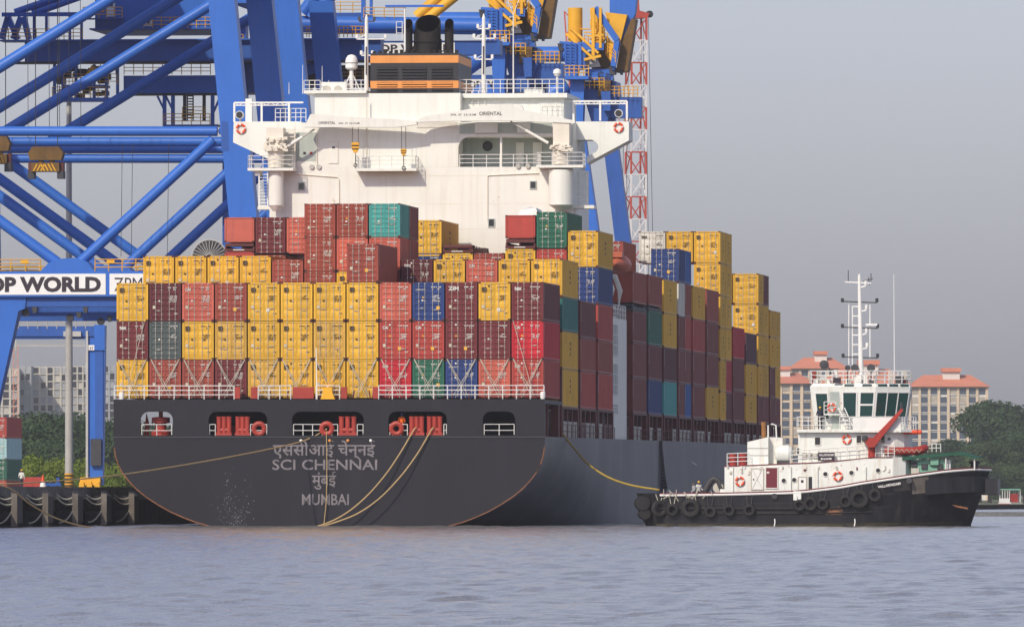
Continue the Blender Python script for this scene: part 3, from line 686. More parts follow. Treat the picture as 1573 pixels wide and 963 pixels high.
m = MB(); m.box(ax_(851, vc), ax_(876, vc), vc - .8, vc + .8, az_(226, vc), az_(186, vc)); m.build('crane_house', M['cream'], A)
rnd = random.Random(2); m = MB()
for k in range(26):
    px, py = rnd.uniform(409, 440), rnd.uniform(212, 232); p = SF.hit(px, py, y=vc - .95); s = rnd.uniform(.06, .2); m.box(p.x - s, p.x + s, vc - 1.0 - s * .4, vc - .81, p.z - s * .7, p.z + s * .7)
    px, py = rnd.uniform(848, 878), rnd.uniform(222, 232); p = SF.hit(px, py, y=vc - .95); m.box(p.x - s, p.x + s, vc - 1.0 - s * .4, vc - .81, p.z - s * .5, p.z + s * .5)
m.build('crane_hydraulics', M['cream'], A)
vj = V - 1.6
def jib(poly, txts):
    m = MB(); m.prism([(SF.hit(a, b, y=vj).x, SF.hit(a, b, y=vj).z) for a, b in poly], vj - .45, vj + .45, 'y'); o = m.build('crane_jib', M['white'], A, smooth=False)
    for s, p0, p1, py, h in txts:
        a, b = SF.hit(p0, py, y=vj - .46), SF.hit(p1, py, y=vj - .46)
        t = lettering(s, M['ink'], o, (a.x, vj - .458, a.z), h, width=b.x - a.x, bold=.015)
jib([(468, 196), (478, 176), (486, 176), (560, 181), (618, 184), (641, 187), (641, 192), (610, 196)], [('ORIENTAL', 489, 515, 191, .22), ('SWL  6T  3.5-15.5M', 520, 552, 191, .14)])
jib([(640, 187), (650, 180), (700, 172), (760, 161), (786, 160), (800, 168), (884, 186), (884, 190), (786, 186), (690, 186.5), (640, 188.5)], [('ORIENTAL', 736, 771, 177.5, .30), ('SWL  6T  3.5-15.5M', 692, 731, 178, .15)])
def ram(p, q, r=.13):
    a, b = SF.hit(*p, y=vj), SF.hit(*q, y=vj); mid = a.lerp(b, .6)
    o = part('luffing_ram', M['white'], A, 'tube', a, mid, r, n=10); part('ram_rod', M['steel'], o, 'tube', mid, b, r * .6, n=8)
ram((437, 228), (483, 199)); ram((842, 220), (784, 187))
m = MB(); p = SF.hit(795, 172, y=vj); m.lathe([(.5, -.3), (.5, .3)], (p.x, vj, p.z + .1), 16, 0, 'y'); m.build('winch_drum', M['white_rusty'], A)
for px, y0_, y1_, w in ((546, 219, 235, .30), (620, 229, 239, .22)):
    p = SF.hit(px, y0_, y=vj); q = SF.hit(px, y1_, y=vj)
    r = empty('hook_block', SF.world((p.x, vj, q.z)), -PHI, 'yellow and black striped hook block hanging ' + ('lower and larger under the left ship crane' if px == 546 else 'from the tip of the left ship crane jib'), 'hook', 'hook blocks of the ship\'s stores crane')
    h = p.z - q.z; m = MB(); m.prism([(-w * .4, 0), (w * .4, 0), (w, h * .45), (w, h), (-w, h), (-w, h * .45)], -.15, .15, 'y'); m.build('block', M['yellow'], r)
    m = MB(); m.box(-w * .9, w * .9, -.165, -.151, h * .3, h * .42); m.box(-w * .98, w * .98, -.165, -.151, h * .62, h * .74); m.build('stripe', M['ink'], r)
    m = MB()
    for dx in (-w * .8, w * .8): m.tube((dx, 0, h), (dx, 0, az_(195, vj) - q.z), .022, n=4)
    m.tube((0, 0, 0), (0, 0, -.9), .03, n=5); m.torus((0, 0, -1.02), .13, .04, 'y', 10, 6); m.build('wire_and_hook', M['dark_steel'], r)
# doors, windows, ladders, pipes on the aft face
def wdoor(p0, p1, q0, q1, v=V, mat='white'):
    o = part('door', M[mat], A, 'box', ax_(p0), ax_(p1), v - .07, v - .002, az_(q1), az_(q0))
    m = MB(); e = .06
    m.box(ax_(p0) - e, ax_(p1) + e, v - .05, v - .001, az_(q0), az_(q0) + e).box(ax_(p0) - e, ax_(p0), v - .05, v - .001, az_(q1), az_(q0)).box(ax_(p1), ax_(p1) + e, v - .05, v - .001, az_(q1), az_(q0)); m.build('door_frame', M['cream'], o)
    part('door_plate', M['dark_steel'], o, 'box', ax_((p0 + p1) / 2 - 2.3), ax_((p0 + p1) / 2 + 2.3), v - .085, v - .071, az_(q0 + 10), az_(q0 + 7))
wdoor(506, 519, 218, 251)
for p0, p1, q0, q1 in ((459, 467, 281, 291), (815, 823, 280, 290), (751, 759, 337.5, 348)):
    o = part('window', M['glass_dark'], A, 'box', ax_(p0), ax_(p1), V - .05, V - .003, az_(q1), az_(q0)); e = .07; m = MB()
    X0, X1, z0, z1 = ax_(p0), ax_(p1), az_(q1), az_(q0)
    m.box(X0 - e, X1 + e, V - .09, V - .002, z1, z1 + e).box(X0 - e, X1 + e, V - .09, V - .002, z0 - e, z0).box(X0 - e, X0, V - .09, V - .002, z0, z1).box(X1, X1 + e, V - .09, V - .002, z0, z1); m.build('window_frame', M['shade_green'], o)
part('recess_wall', M['shade_green'], A, 'box', ax_(453), ax_(486), V - .02, V - .002, az_(247), az_(203))  # flat plate, its tone carries the shade of a recess
for px in (466, 476): part('notice', M['red'] if px == 476 else M['ink'], A, 'box', ax_(px), ax_(px + 4), V - .04, V - .021, az_(237), az_(233))
for px in (471, 482, 788, 803): part('life_ring_bracket', M['steel'], A, 'lathe', [(.2, -.16), (.2, -.02)], (ax_(px + 8), V, az_(256)), 12, 0, 'y')
def ladder(p0, p1, q0, q1, v, rungs, mat='white_trim'):
    m = MB(); a, b = ax_(p0, v), ax_(p1, v); z0, z1 = az_(q1, v), az_(q0, v)
    for x in (a, b): m.box(x - .05, x + .05, v - .05, v + .05, z0, z1)
    for i in range(rungs): z = z0 + (z1 - z0) * (i + .5) / rungs; m.box(a + .051, b - .051, v - .12, v + .12, z - .03, z + .03)
    m.build('ladder', M[mat], A)
ladder(437, 453, 196, 256, vc + .6, 11, 'cream'); ladder(398, 411, 265, 318, V + 1.5, 11); ladder(888, 902, 264, 315, V + 1.5, 11)
part('stair_landing', M['white'], A, 'box', ax_(395), ax_(420), V + .3, V + 2.6, az_(321), az_(316)); part('stair_landing', M['white'], A, 'box', ax_(880), ax_(912), V + .3, V + 2.6, az_(321), az_(316))
m = MB()
pipe = lambda pts, r=.05: m.path([(ax_(a), V - r - .01, az_(b)) for a, b in pts], r, 5)
pipe([(455, 267), (519, 272), (521, 276), (521, 312)]); pipe([(749, 340), (749, 272), (752, 270), (828, 267)]); pipe([(563, 258), (563, 150)]); pipe([(487, 258), (487, 205)])
m.build('drain_pipe', M['cream'], A)
m = MB()
for py in (313, 270, 352): m.box(XL + .02, XR - .02, V - .012, V - .002, az_(py) - .02, az_(py) + .02)
m.build('weld_seam', M['cream'], A)
# top rails
def trail(p, q, py, v, n, mat='white_trim'):
    z = az_(py, v); m = MB(); m.rail((ax_(p, v), v, z), (ax_(q, v), v, z), 1.05, n, .03, 3); m.build('deck_railing', M[mat], A)
trail(467, 492, 143, V + .4, 3); trail(530, 563, 143, V + .4, 4); trail(706, 800, 143, V + 1.8, 9); trail(800, 866, 143, V + 1.8, 6); trail(423, 470, 186, V + 3.4, 6); trail(705, 745, 160, V + 2.0, 4); trail(830, 862, 180, V + 1.9, 4)
for p, y_ in ((462, 98), (441, 125), (492, 100), (502, 122)): part('whip_aerial', M['white_trim'], A, 'tube', (ax_(p), V + 1.2, az_(143)), (ax_(p), V + 1.2, az_(y_)), .035, .02, 5)
part('white_post', M['white_trim'], A, 'box', ax_(361), ax_(371), V + 6.3, V + 6.8, az_(188), az_(146))
# satellite dome
vd = V + 2.2; x = ax_(540, vd); zc = az_(95, vd)
m = MB(); m.lathe([(.35, -.62), (.5, -.5), (.52, .0), (.46, .3), (.3, .52), (.08, .6)], (x, vd, zc), 18); d = m.build('satellite_dome', M['white_trim'], A)
part('dome_band', M['dark_steel'], d, 'lathe', [(.523, -.04), (.523, .02)], (x, vd, zc - .1), 18, 0, 'z', False)
m = MB(); m.tube((x, vd, ZB), (x, vd, zc - .6), .17, n=10)
for a in (-.75, .75): m.tube((x + a, vd, ZB + .2), (x, vd, zc - .8), .05, n=6)
m.build('dome_stand', M['white_trim'], A)
# signal masts
for pc, ytop, arms in ((563, 22, ((548, 592, 60), (552, 575, 33), (555, 572, 85))), (743, 22, ((728, 760, 60), (730, 756, 92), (734, 752, 45)))):
    vm = V + 2.8; x = ax_(pc, vm); m = MB(); m.tube((x, vm, ZB - .5), (x, vm, az_(ytop + 6, vm)), .20, .14, 10); m.tube((x, vm, az_(ytop + 6, vm)), (x, vm, az_(ytop, vm)), .13, .03, 8); mo = m.build('signal_mast', M['white_trim'], A)
    for a, b, py in arms:
        q = MB(); q.beam((ax_(a, vm), vm, az_(py, vm)), (ax_(b, vm), vm, az_(py, vm)), .1); q.beam((ax_(a, vm), vm, az_(py, vm)), (x, vm, az_(py - 8, vm)), .05)
        for e in (a, b): q.box(ax_(e, vm) - .1, ax_(e, vm) + .1, vm - .1, vm + .1, az_(py, vm) + .05, az_(py, vm) + .38)
        q.build('mast_arm', M['white_trim'] if py > 40 else M['dark_steel'], mo)
    part('mast_slot', M['dark_steel'], mo, 'box', x - .05, x + .05, vm - .22, vm - .17, az_(115, vm), az_(72, vm))
m = MB(); x = ax_(788.5, V + 4); m.tube((x, V + 4, az_(150)), (x, V + 4, az_(24, V + 4)), .06, .05, 6)
for dx in (-.6, .6): m.tube((x, V + 4, az_(24, V + 4)), (x + dx, V + 4, az_(-6, V + 4)), .03, n=5)
m.build('pole_aerial', M['white_trim'], A)
m = MB(); x = ax_(622, V + 2); m.tube((x, V + 2, az_(80, V + 2)), (x, V + 2, az_(12, V + 2)), .09, .07, 8); m.build('radar_post', M['white_trim'], A)
m = MB(); z = az_(10, V + 2); m.box(x - 1.6, x + 3.2, V + 1.8, V + 2.1, z - .08, z + .1); m.build('radar_scanner', M['blue'], A)
m = MB(); m.rail((ax_(609, V + 2), V + 2, az_(60, V + 2)), (ax_(618, V + 2), V + 2, az_(60, V + 2)), 1.4, 1, .03, 3); m.build('radar_platform', M['white_trim'], A)
part('white_radome', M['white_trim'], A, 'lathe', [(.2, 0), (.35, .25), (.3, .5), (.1, .62)], (ax_(855, V + 2), V + 2.5, az_(118, V + 2)), 12)
part('radome_post', M['white_trim'], A, 'tube', (ax_(855, V + 2), V + 2.5, az_(150)), (ax_(855, V + 2), V + 2.5, az_(118, V + 2)), .1, n=6)
# funnel
vf = V + 1.0; a, b = ax_(569, vf), ax_(704, vf); z0, z1 = az_(143, vf) + .02, az_(82, vf); fd = vf + 9.5
fu = part('funnel_casing', M['charcoal'], A, 'box', a, b, vf, fd, z0, z1)
for q0, q1 in ((97, 85.5), (136, 124.5)): part('orange_band', M['orange_band'], fu, 'box', a - .012, b + .012, vf - .012, fd + .012, az_(q0, vf), az_(q1, vf))
for i, (p0, p1) in enumerate(((579, 610), (618, 655), (663, 695))):
    for q0, q1, mt in ((121, 103, 'charcoal'), (142.5, 136.5, 'charcoal'), (134, 126.5, 'orange_band')):
        X0, X1 = ax_(p0, vf), ax_(p1, vf); nb = 4 if mt == 'charcoal' and q1 < 110 else 2
        part('louvre_recess', M['dark'], fu, 'box', X0, X1, vf - .02, vf - .014, az_(q0, vf), az_(q1, vf))  # dark sheet on the casing, painted shade behind the slats
        for k in range(nb):
            zc = az_(q0, vf) + (az_(q1, vf) - az_(q0, vf)) * (k + .5) / nb; h = (az_(q1, vf) - az_(q0, vf)) / nb * .32
            m = MB(); m.prism([(vf - .021, zc + h), (vf - .12, zc - h * .2), (vf - .12, zc - h), (vf - .021, zc + h * .2)], X0, X1, 'x'); m.build('louvre_slat', M['charcoal'] if mt == 'charcoal' else M['orange_band'], fu)
vs_ = vf + 3.5
M['throat'] = paint('sooty_shaded_throat', (.002, .002, .002), .95, .1, 0, spec=0.0)  # soot black that also carries the darkness inside the stack mouth
def stack(pc, r, ytop, bend):
    x = ax_(pc, vs_); zt = az_(ytop, vs_); o = MB(); n = 24; rings = []
    for rr, f in ((r, 0), (r, 1), (r * .9, 1)):           # wall, slanted lip, disc blackened for the unlit throat
        for q in range(n):
            t = 2 * math.pi * q / n; cy_ = r * math.sin(t); z = z1 - .05 if f == 0 else zt + bend * math.sin(t) if f == 1 else zt - 1.2 * r
            o.v.append((x + rr * math.cos(t), vs_ + rr * math.sin(t), z))
    for a_ in range(2):
        for q in range(n): o.f.append((a_*n+q, a_*n+(q+1) % n, (a_+1)*n+(q+1) % n, (a_+1)*n+q)); o.mi.append(0)
    o.f.append(tuple(range(2*n, 3*n))); o.mi.append(1)
    so_ = o.build('exhaust_stack', [M['soot'], M['throat']], fu)
    part('stack_collar', M['soot'], so_, 'lathe', [(r * 1.08, zt - 1.5 * r), (r * 1.08, zt - 1.35 * r)], (x, vs_, 0), n, 0, 'z', False)
stack(657.5, 1.06, 36.5, .76); stack(627, .37, 37, .42); stack(690, .37, 37, .42); stack(640.5, .28, 50, .2); stack(675, .2, 62, .1)
m = MB()
for i in range(16): x = a + (b - a) * (i + .5) / 16; m.box(x - .12, x + .12, vf + .5, vf + 1.0, z1, z1 + random.uniform(.15, .4))
m.build('funnel_top_fittings', M['soot'], fu)
M['boat_coral'] = paint('faded_lifeboat_orange', (.50, .13, .07), .5, .12, .12)
# lifeboat, a thing held in its davit
p = SF.hit(951, 405, x=15.2)
lb = empty('lifeboat', SF.world((16.2, V + 4.2, p.z - 1.0)), -PHI, 'orange enclosed lifeboat on the ship\'s right side below the bridge wing', 'lifeboat')
m = MB(); n = 12; rows = 9
vsx = []
for i in range(rows):
    t = -1 + 2 * i / (rows - 1); w = 1.25 * (1 - abs(t) ** 2.6) + .05; h = 1.25 * (1 - abs(t) ** 3) + .1
    for k in range(n):
        q = 2 * math.pi * k / n; vsx.append((w * math.cos(q), t * 3.8, .95 + h * math.sin(q) * (.8 if math.sin(q) > 0 else .75)))
m.add(vsx, [(i*n+k, i*n+(k+1) % n, (i+1)*n+(k+1) % n, (i+1)*n+k) for i in range(rows-1) for k in range(n)] + [tuple(range(n)), tuple(range((rows-1)*n, rows*n))[::-1]])
lb.scale = (.75, .8, .72); m.build('boat_hull', M['boat_coral'], lb); part('cockpit', M['boat_coral'], lb, 'box', -.6, .6, -3.0, -1.4, 1.7, 2.35)
for v in (V + 1.2, V + 7.8):
    m = MB(); m.path([(13.6, v, az_(488)), (15.7, v, az_(488) + .1), (15.9, v, p.z - 2.4), (15.5, v, p.z - 1.2), (14.4, v, p.z - 1.15)], .22, 8); m.build('lifeboat_davit', M['white'], A)
m = MB(); m.rail((15.85, V - 1.0, az_(488)), (15.85, V + 13, az_(488)), 1.1, 10, .035, 3); m.build('house_side_railing', M['white_trim'], A)
# ---------------------------------------------------------------- shipping containers
CW = 2.415
def cpaint(n, c, rust=.12, streak=.12, jit=.10, rc=(.13, .05, .025)): return paint('container_' + n, c, .55, .10, streak, rust, rc, jitter=jit, rustsize=1.6, scale=.8)
CC = {  # code: (material, colour words, prints in dark ink?)
 'Y': (cpaint('yellow', (.70, .395, .030)), 'yellow', 1), 'y': (cpaint('faded_yellow', (.60, .35, .055), .30, .22), 'faded yellow', 1),
 'M': (cpaint('maroon', (.155, .024, .026)), 'maroon', 0), 'D': (cpaint('dark_maroon', (.105, .018, .022)), 'dark maroon', 0),
 'C': (cpaint('coral', (.52, .115, .075)), 'faded coral red', 0), 'R': (cpaint('red_brown', (.30, .060, .038)), 'red brown', 0),
 'B': (cpaint('blue', (.018, .045, .175)), 'dark blue', 0), 'b': (cpaint('bright_blue', (.02, .10, .34)), 'bright blue', 0),
 'G': (cpaint('green', (.020, .125, .075)), 'dark green', 0), 'T': (cpaint('teal', (.06, .34, .31)), 'pale teal', 0),
 'K': (cpaint('grey_green', (.075, .095, .092)), 'dark grey', 0), 'X': (cpaint('bright_red', (.50, .016, .028)), 'bright red', 0),
 'O': (cpaint('orange_red', (.42, .055, .040)), 'orange red', 0), 'W': (cpaint('white', (.62, .60, .52)), 'off white', 1),
 'P': (cpaint('plum', (.10, .020, .035)), 'plum', 0), 'N': (cpaint('brown', (.19, .042, .034)), 'brown', 0), 'g': (cpaint('sea_green', (.02, .16, .14)), 'sea green', 0),
 'c': (cpaint('pale_cyan', (.35, .55, .55)), 'pale cyan', 0)}
M['frame_dark'] = paint('container_frame_shadow_paint', (.09, .028, .02), .6, .3, .1, .2)  # dark rusty red-brown for the corner castings
M['rod'] = paint('galvanised_lock_rod', (.48, .44, .38), .5, .15, .1, .15)
M['mark_w'] = paint('container_white_print', (.66, .64, .58), .6, .15, 0, scale=4)
M['mark_k'] = paint('container_dark_print', (.055, .035, .02), .6, .15, 0, scale=4)
M['mark_y'] = paint('container_yellow_sticker', (.80, .42, .02), .6, .1, 0)
M['mark_p'] = paint('container_pale_sticker', (.55, .48, .36), .6, .2, 0)
_cm = {}
def cmeshes(H, L):
    if (H, L) in _cm: return _cm[(H, L)]
    w = CW / 2; d = .034; pitch = .278; n = int((L - .36) / pitch); y0 = (L - n * pitch) / 2; m = MB()
    for sgn in (1, -1):                                 # corrugated side walls
        pts = []
        for i in range(n):
            b = y0 + i * pitch; pts += [(w - .012, b), (w - .012, b + .07), (w - .012 - d, b + .139), (w - .012 - d, b + .209)]
        pts.append((w - .012, y0 + n * pitch)); k = len(pts)
        m.add([(sgn * x, y, .15) for x, y in pts] + [(sgn * x, y, H - .1) for x, y in pts], [(i, i+1, i+1+k, i+k) for i in range(k-1)])
    m.box(-w + .05, w - .05, .06, L - .02, H - .05, H - .02); m.box(-w + .05, w - .05, .06, L - .02, .05, .14)
    m.box(-w + .1, w - .1, L - .06, L - .02, .15, H - .06); m.box(-w + .16, w - .16, .075, .08, .12, H - .1)
    body = m.mesh('body', False)
    m = MB()
    for x in (-w, w - .15):
        for y in (0.0, L - .15): m.box(x, x + .15, y, y + .15, .12, H - .12)
        m.box(x + (.0 if x < 0 else .06), x + (.09 if x < 0 else .15), .152, L - .152, .0, .15); m.box(x + (.0 if x < 0 else .08), x + (.07 if x < 0 else .15), .152, L - .152, H - .1, H - .012)
    for y in (0.0, L - .1): m.box(-w + .16, w - .16, y, y + .1, .0, .14); m.box(-w + .16, w - .16, y, y + .1, H - .12, H - .015)
    frame = m.mesh('frame', False)
    m = MB()
    for x in (-w - .004, w - .174):
        for y in (-.006, L - .17):
            for z in (-.0, H - .118): m.box(x, x + .178, y, y + .176, z, z + .118)
    cast = m.mesh('corner_castings', False)
    _cm[(H, L)] = (body, frame, cast); return _cm[(H, L)]
_dm = {}
def dmesh(H, kind):
    if (H, kind) in _dm: return _dm[(H, kind)]
    z0, z1 = .16, H - .135; wd = (CW - .32) / 2 - .008; m = MB()
    def slab(a, b, dy): m.box(.03, wd - .03, .075 - dy, .072, a, b)
    m.box(0, wd, .05, .073, z0, z1)                      # panel
    for a in (0.0, wd - .05): m.box(a, a + .05, .022, .049, z0, z1)
    for z in (z0, z1 - .06): m.box(.051, wd - .051, .024, .049, z, z + .06)
    nb = 6 if kind == 'ribbed' else 4
    for i in range(nb):
        zc = z0 + (z1 - z0) * (i + .5) / nb; h = (z1 - z0) / nb * (.26 if kind == 'ribbed' else .40)
        e = .042 if kind == 'ribbed' else .026
        m.add([(.06, .049, zc-h), (wd-.06, .049, zc-h), (wd-.06, .049, zc+h), (.06, .049, zc+h), (.06, .049-e, zc-h*.45), (wd-.06, .049-e, zc-h*.45), (wd-.06, .049-e, zc+h*.45), (.06, .049-e, zc+h*.45)],
              [(0,1,5,4), (1,2,6,5), (2,3,7,6), (3,0,4,7), (4,5,6,7)])
    door = m.mesh('door', False)
    m = MB(); m.tube((0, 0, .05), (0, 0, H - .04), .019, n=6)
    for z in (.09, .5, H * .5, H - .55, H - .1): m.box(-.05, .05, -.012, .03, z - .028, z + .028)
    rod = m.mesh('lock_rod', False)
    m = MB(); m.box(-.17, .17, -.025, .0, -.02, .02); m.box(-.03, .03, -.035, .02, -.05, .05); hand = m.mesh('door_handle', False)
    _dm[(H, kind)] = (door, rod, hand); return _dm[(H, kind)]
def marks_mesh(seed):
    """illegible small print and stickers as the photograph shows it"""
    rnd = random.Random(seed); m = MB(); y = .012
    def row(x, z, n, h, w, mi): 
        for i in range(n):
            if rnd.random() < .88: m.box(x + i * w, x + i * w + w * rnd.uniform(.55, .85), y, y + .004, z, z + h, mi)
    H = 2.6
    row(.22, H - .42, 4, .085, .085, 0); row(.60, H - .42, 5, .085, .075, 0); row(.62, H - .56, 3, .07, .075, 0)
    for i in range(rnd.randint(3, 5)): row(.30 + rnd.choice((0, .1)), H - 1.05 - i * .105, rnd.randint(4, 6), .06, .085, 0); row(.72, H - 1.05 - i * .105, rnd.randint(1, 3), .06, .07, 0)
    s = [(.05, .25), (.1, .18)]
    if rnd.random() < .7: m.box(-.95, -.76, y, y + .004, .62, .86, 1)
    if rnd.random() < .6: m.box(-.52, -.38, y, y + .004, 1.15, 1.28, 0)
    if rnd.random() < .5: m.lathe([(.075, y), (.075, y + .004)], (-.42, 0, 2.3), 10, 0, 'y')
    if rnd.random() < .3: sx_ = rnd.choice((.62, .2, -.55)); sz_ = rnd.uniform(.3, .9); m.box(sx_, sx_ + .24, y, y + .004, sz_, sz_ + .26, 2)
    if rnd.random() < .35: m.prism([(-.5, 1.4), (-.32, 1.4), (-.41, 1.55)], y, y + .004, 'y', 2)
    if rnd.random() < .7: row(.72, .22, 2, .07, .14, 0)
    return m.mesh('markings', False)
MARKS = [marks_mesh(k) for k in range(9)]
lash_tip = {}
def side_mark_mesh():
    m = MB(); rnd = random.Random(5)
    for i in range(9): m.box(.0, .006, -.05, .05, -i * .16, -i * .16 + .11)
    return m.mesh('side_code', False)
SIDEM = side_mark_mesh()
def container(code, fr, x, v, z, H=2.896, L=12.19, doors=True, logo=None, label='', group='', sidelogo=None, seed=0, place_yaw=None, plain=False, shade=None):
    mat, words, dark = CC[code]
    r = empty('shipping_container', fr.world((x, v, z)), fr.yaw, label, 'container', group)
    body, frame, cast = cmeshes(H, L)
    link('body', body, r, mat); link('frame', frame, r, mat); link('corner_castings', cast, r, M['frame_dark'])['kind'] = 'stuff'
    rnd = random.Random(seed * 31 + 5); ink = M['mark_k'] if dark else M['mark_w']
    if doors and not plain:
        kind = 'panel' if code in 'YyW' else 'ribbed'
        d, rod, hand = dmesh(H, kind); wd = (CW - .32) / 2
        for sgn in (-1, 1):
            do = link('door', d, r, mat, (-wd + .002 if sgn < 0 else .006, 0, 0))
            for k in (.30, .74):
                link('lock_rod', rod, do, M['rod'], (wd * k - .0, -.012, 0))
            link('door_handle', hand, do, M['rod'], (wd * .52, -.02, .78 + rnd.uniform(-.05, .25)))
        mk = link('markings', MARKS[rnd.randrange(9)], r, [ink, M['mark_p'], M['mark_y'] if not dark else M['mark_w']], (0, -.035, H - 2.6)); mk['kind'] = 'stuff'
        if logo:
            h = .26; zl = H - .62; x0 = -.98
            if logo == 'msc':
                lettering('m', M['mark_k'], r, (-.96, -.03, H - .60), .30, bold=.06, width=.36, name='emblem'); lettering('sc', M['mark_k'], r, (-.95, -.03, H - .74), .16, bold=.045, width=.34, name='emblem')
            else:
                s, sz_, wd_ = {'tex': ('tex', .32, .56), 'zim': ('ZIM', .30, .80), 'cai': ('CAI', .22, .42), 'capital': ('CAPITAL', .16, .72), 'wave': ('CRONOS', .10, .62), 'small': ('ꟷꟷ', .12, .3)}[logo]
                lettering(s, M['mark_k'] if dark else M['mark_w'], r, (x0, -.03, zl), sz_, bold=.03 if sz_ > .2 else .01, width=wd_, name='emblem')
    elif plain:
        part('end_wall', mat, r, 'box', -CW/2 + .16, CW/2 - .16, .03, .07, .13, H - .125)
    # starboard side print
    if code in 'Yy' and L > 3:
        yc = L * .5
        for i, s in enumerate('msc'): lettering(s, M['mark_k'], r, (CW/2 + .002, yc - .3 if L > 8 else yc - .2, H * .66 - i * .42), .30, (R(90), 0, R(90)), .04, width=.7 if L > 8 else .45, name='side_emblem')
    elif L > 3:
        link('side_code', SIDEM, r, ink, (CW/2 + .002, .5, H - .35))
    if sidelogo: lettering(sidelogo[0], M[sidelogo[1]], r, (CW/2 + .003, L * .3, H * .4), sidelogo[2], (R(90), 0, R(90)), .02, width=L * .4, name='side_emblem')
    return r
ORD = ['leftmost', 'second from left', 'third from left', 'fourth from left', 'fifth from left', 'sixth from left', 'seventh (middle)', 'sixth from right', 'fifth from right', 'fourth from right', 'third from right', 'second from right', 'rightmost']
PITCH = 2.522
def cx_col(c): return -16.45 + PITCH * (c + .5) - .03
HC, ST = 2.896, 2.591
# the stern stack: three tiers of thirteen
rows = ['YRRMyYYYXGBCO', 'MKYyYYyYOOMMX', 'YDCRYYYYCBMYM']
logos = [{8: 'cai', 9: 'capital', 10: 'wave', 12: 'cai'}, {0: 'tex', 8: 'cai', 9: 'cai', 12: 'cai'}, {2: 'cai', 9: 'wave', 10: 'zim', 12: 'tex'}]
tn = ['bottom', 'middle', 'top']; lt = {'tex': ' lettered tex', 'zim': ' lettered ZIM', 'cai': ' lettered CAI', 'capital': ' with white lettering', 'wave': ' with small lettering'}
v0 = vstart(0); seed = 0
for t in range(3):
    for c in range(13):
        code = rows[t][c]; lg = 'msc' if code in 'Yy' else logos[t].get(c); seed += 1
        container(code, SF, cx_col(c), v0, 9.75 + t * 2.93, HC, 12.19, True, lg, f"{CC[code][1]} container{lt.get(lg, '')}, {ORD[c]} in the stern stack's {tn[t]} tier", 'containers of the stern stack', seed=seed)
container('R', SF, cx_col(7), v0, 9.75 + 3 * 2.93, HC, 12.19, True, None, 'red brown container standing alone on top of the stern stack', 'containers of the stern stack', seed=91)
# second bay from the stern
v1 = vstart(1); z1b = 9.21
def stack2(c, tiers, v, base, gname, desc, skip=0):
    z = base
    for i, (code, H, L, kw) in enumerate(tiers):
        if code == '-': z += H + .03; continue
        kw = dict(kw); lb = kw.pop('label'); dv = kw.pop('dv', 0)
        container(code, SF, cx_col(c), v + dv, z, H, L, label=lb, group=gname, seed=int(c * 17 + i * 5 + v), **kw)
        z += H + .03
E = {}
g2 = 'containers of the second bay from the stern'
hid3 = [('-', HC, 0, {}), ('-', HC, 0, {}), ('-', HC, 0, {})]; hid3s = [('-', ST, 0, {})] * 3
for c in range(4):
    stack2(c, hid3 + [('Y', HC, 12.19, dict(logo='msc', label=f"yellow container, {['first', 'second', 'third', 'fourth'][c]} from left of the four yellow ones above the stern stack"))], v1, z1b, g2, '')
stack2(4, [('-', HC, 0, {})] * 2 + [('-', ST, 0, {}), ('R', HC, 12.19, dict(label='red brown container just right of the four yellow ones above the stern stack'))], v1, z1b, g2, '')
stack2(5, hid3s + [('R', ST, 12.19, dict(label='red brown container, lowest visible in the tall stack left of the teal container')), ('R', ST, 12.19, dict(label='red brown container, second from top of the tall stack two left of the teal container')), ('R', ST, 12.19, dict(label='red brown container, topmost, two left of the teal container'))], v1, z1b, g2, '')
stack2(6, hid3s + [('Y', ST, 12.19, dict(logo='msc', label='yellow container peeping out under the coral one, left of the lone red brown container')), ('C', ST, 12.19, dict(label='faded coral red container, second from top, left below the teal container')), ('R', ST, 12.19, dict(label='red brown container, topmost, immediately left of the teal container'))], v1, z1b, g2, '')
stack2(7, hid3s + [('D', ST, 12.19, dict(label='dark maroon container low in the gap right of the lone red brown container')), ('C', ST, 6.06, dict(label='faded coral red container directly under the teal container')), ('T', ST, 6.06, dict(label='pale teal container on top of the tall stack, the only teal one facing aft'))], v1, z1b, g2, '')
stack2(7, hid3s + [('-', ST, 0, {}), ('R', ST, 6.06, dict(dv=6.13, doors=False, label='red brown container end to end behind the coral one under the teal container')), ('N', ST, 6.06, dict(dv=6.13, doors=False, label='brown container end to end behind the pale teal container'))], v1, z1b, g2, '')
t4 = [('-', HC, 0, {})] * 2 + [('-', ST, 0, {})]
stack2(8, t4 + [('D', HC, 12.19, dict(logo='tex', label='dark maroon container lettered tex just right of the lone red brown container'))], v1, z1b, g2, '')
stack2(9, t4 + [('Y', HC, 12.19, dict(logo='msc', label='yellow container between the dark tex container and the coral CAI one above the stern stack'))], v1, z1b, g2, '')
stack2(10, t4 + [('C', HC, 12.19, dict(logo='cai', label='faded coral red container lettered CAI between two yellow ones above the stern stack'))], v1, z1b, g2, '')
stack2(11, t4 + [('Y', HC, 12.19, dict(logo='msc', label='yellow container, second from right in the row above the stern stack'))], v1, z1b, g2, '')
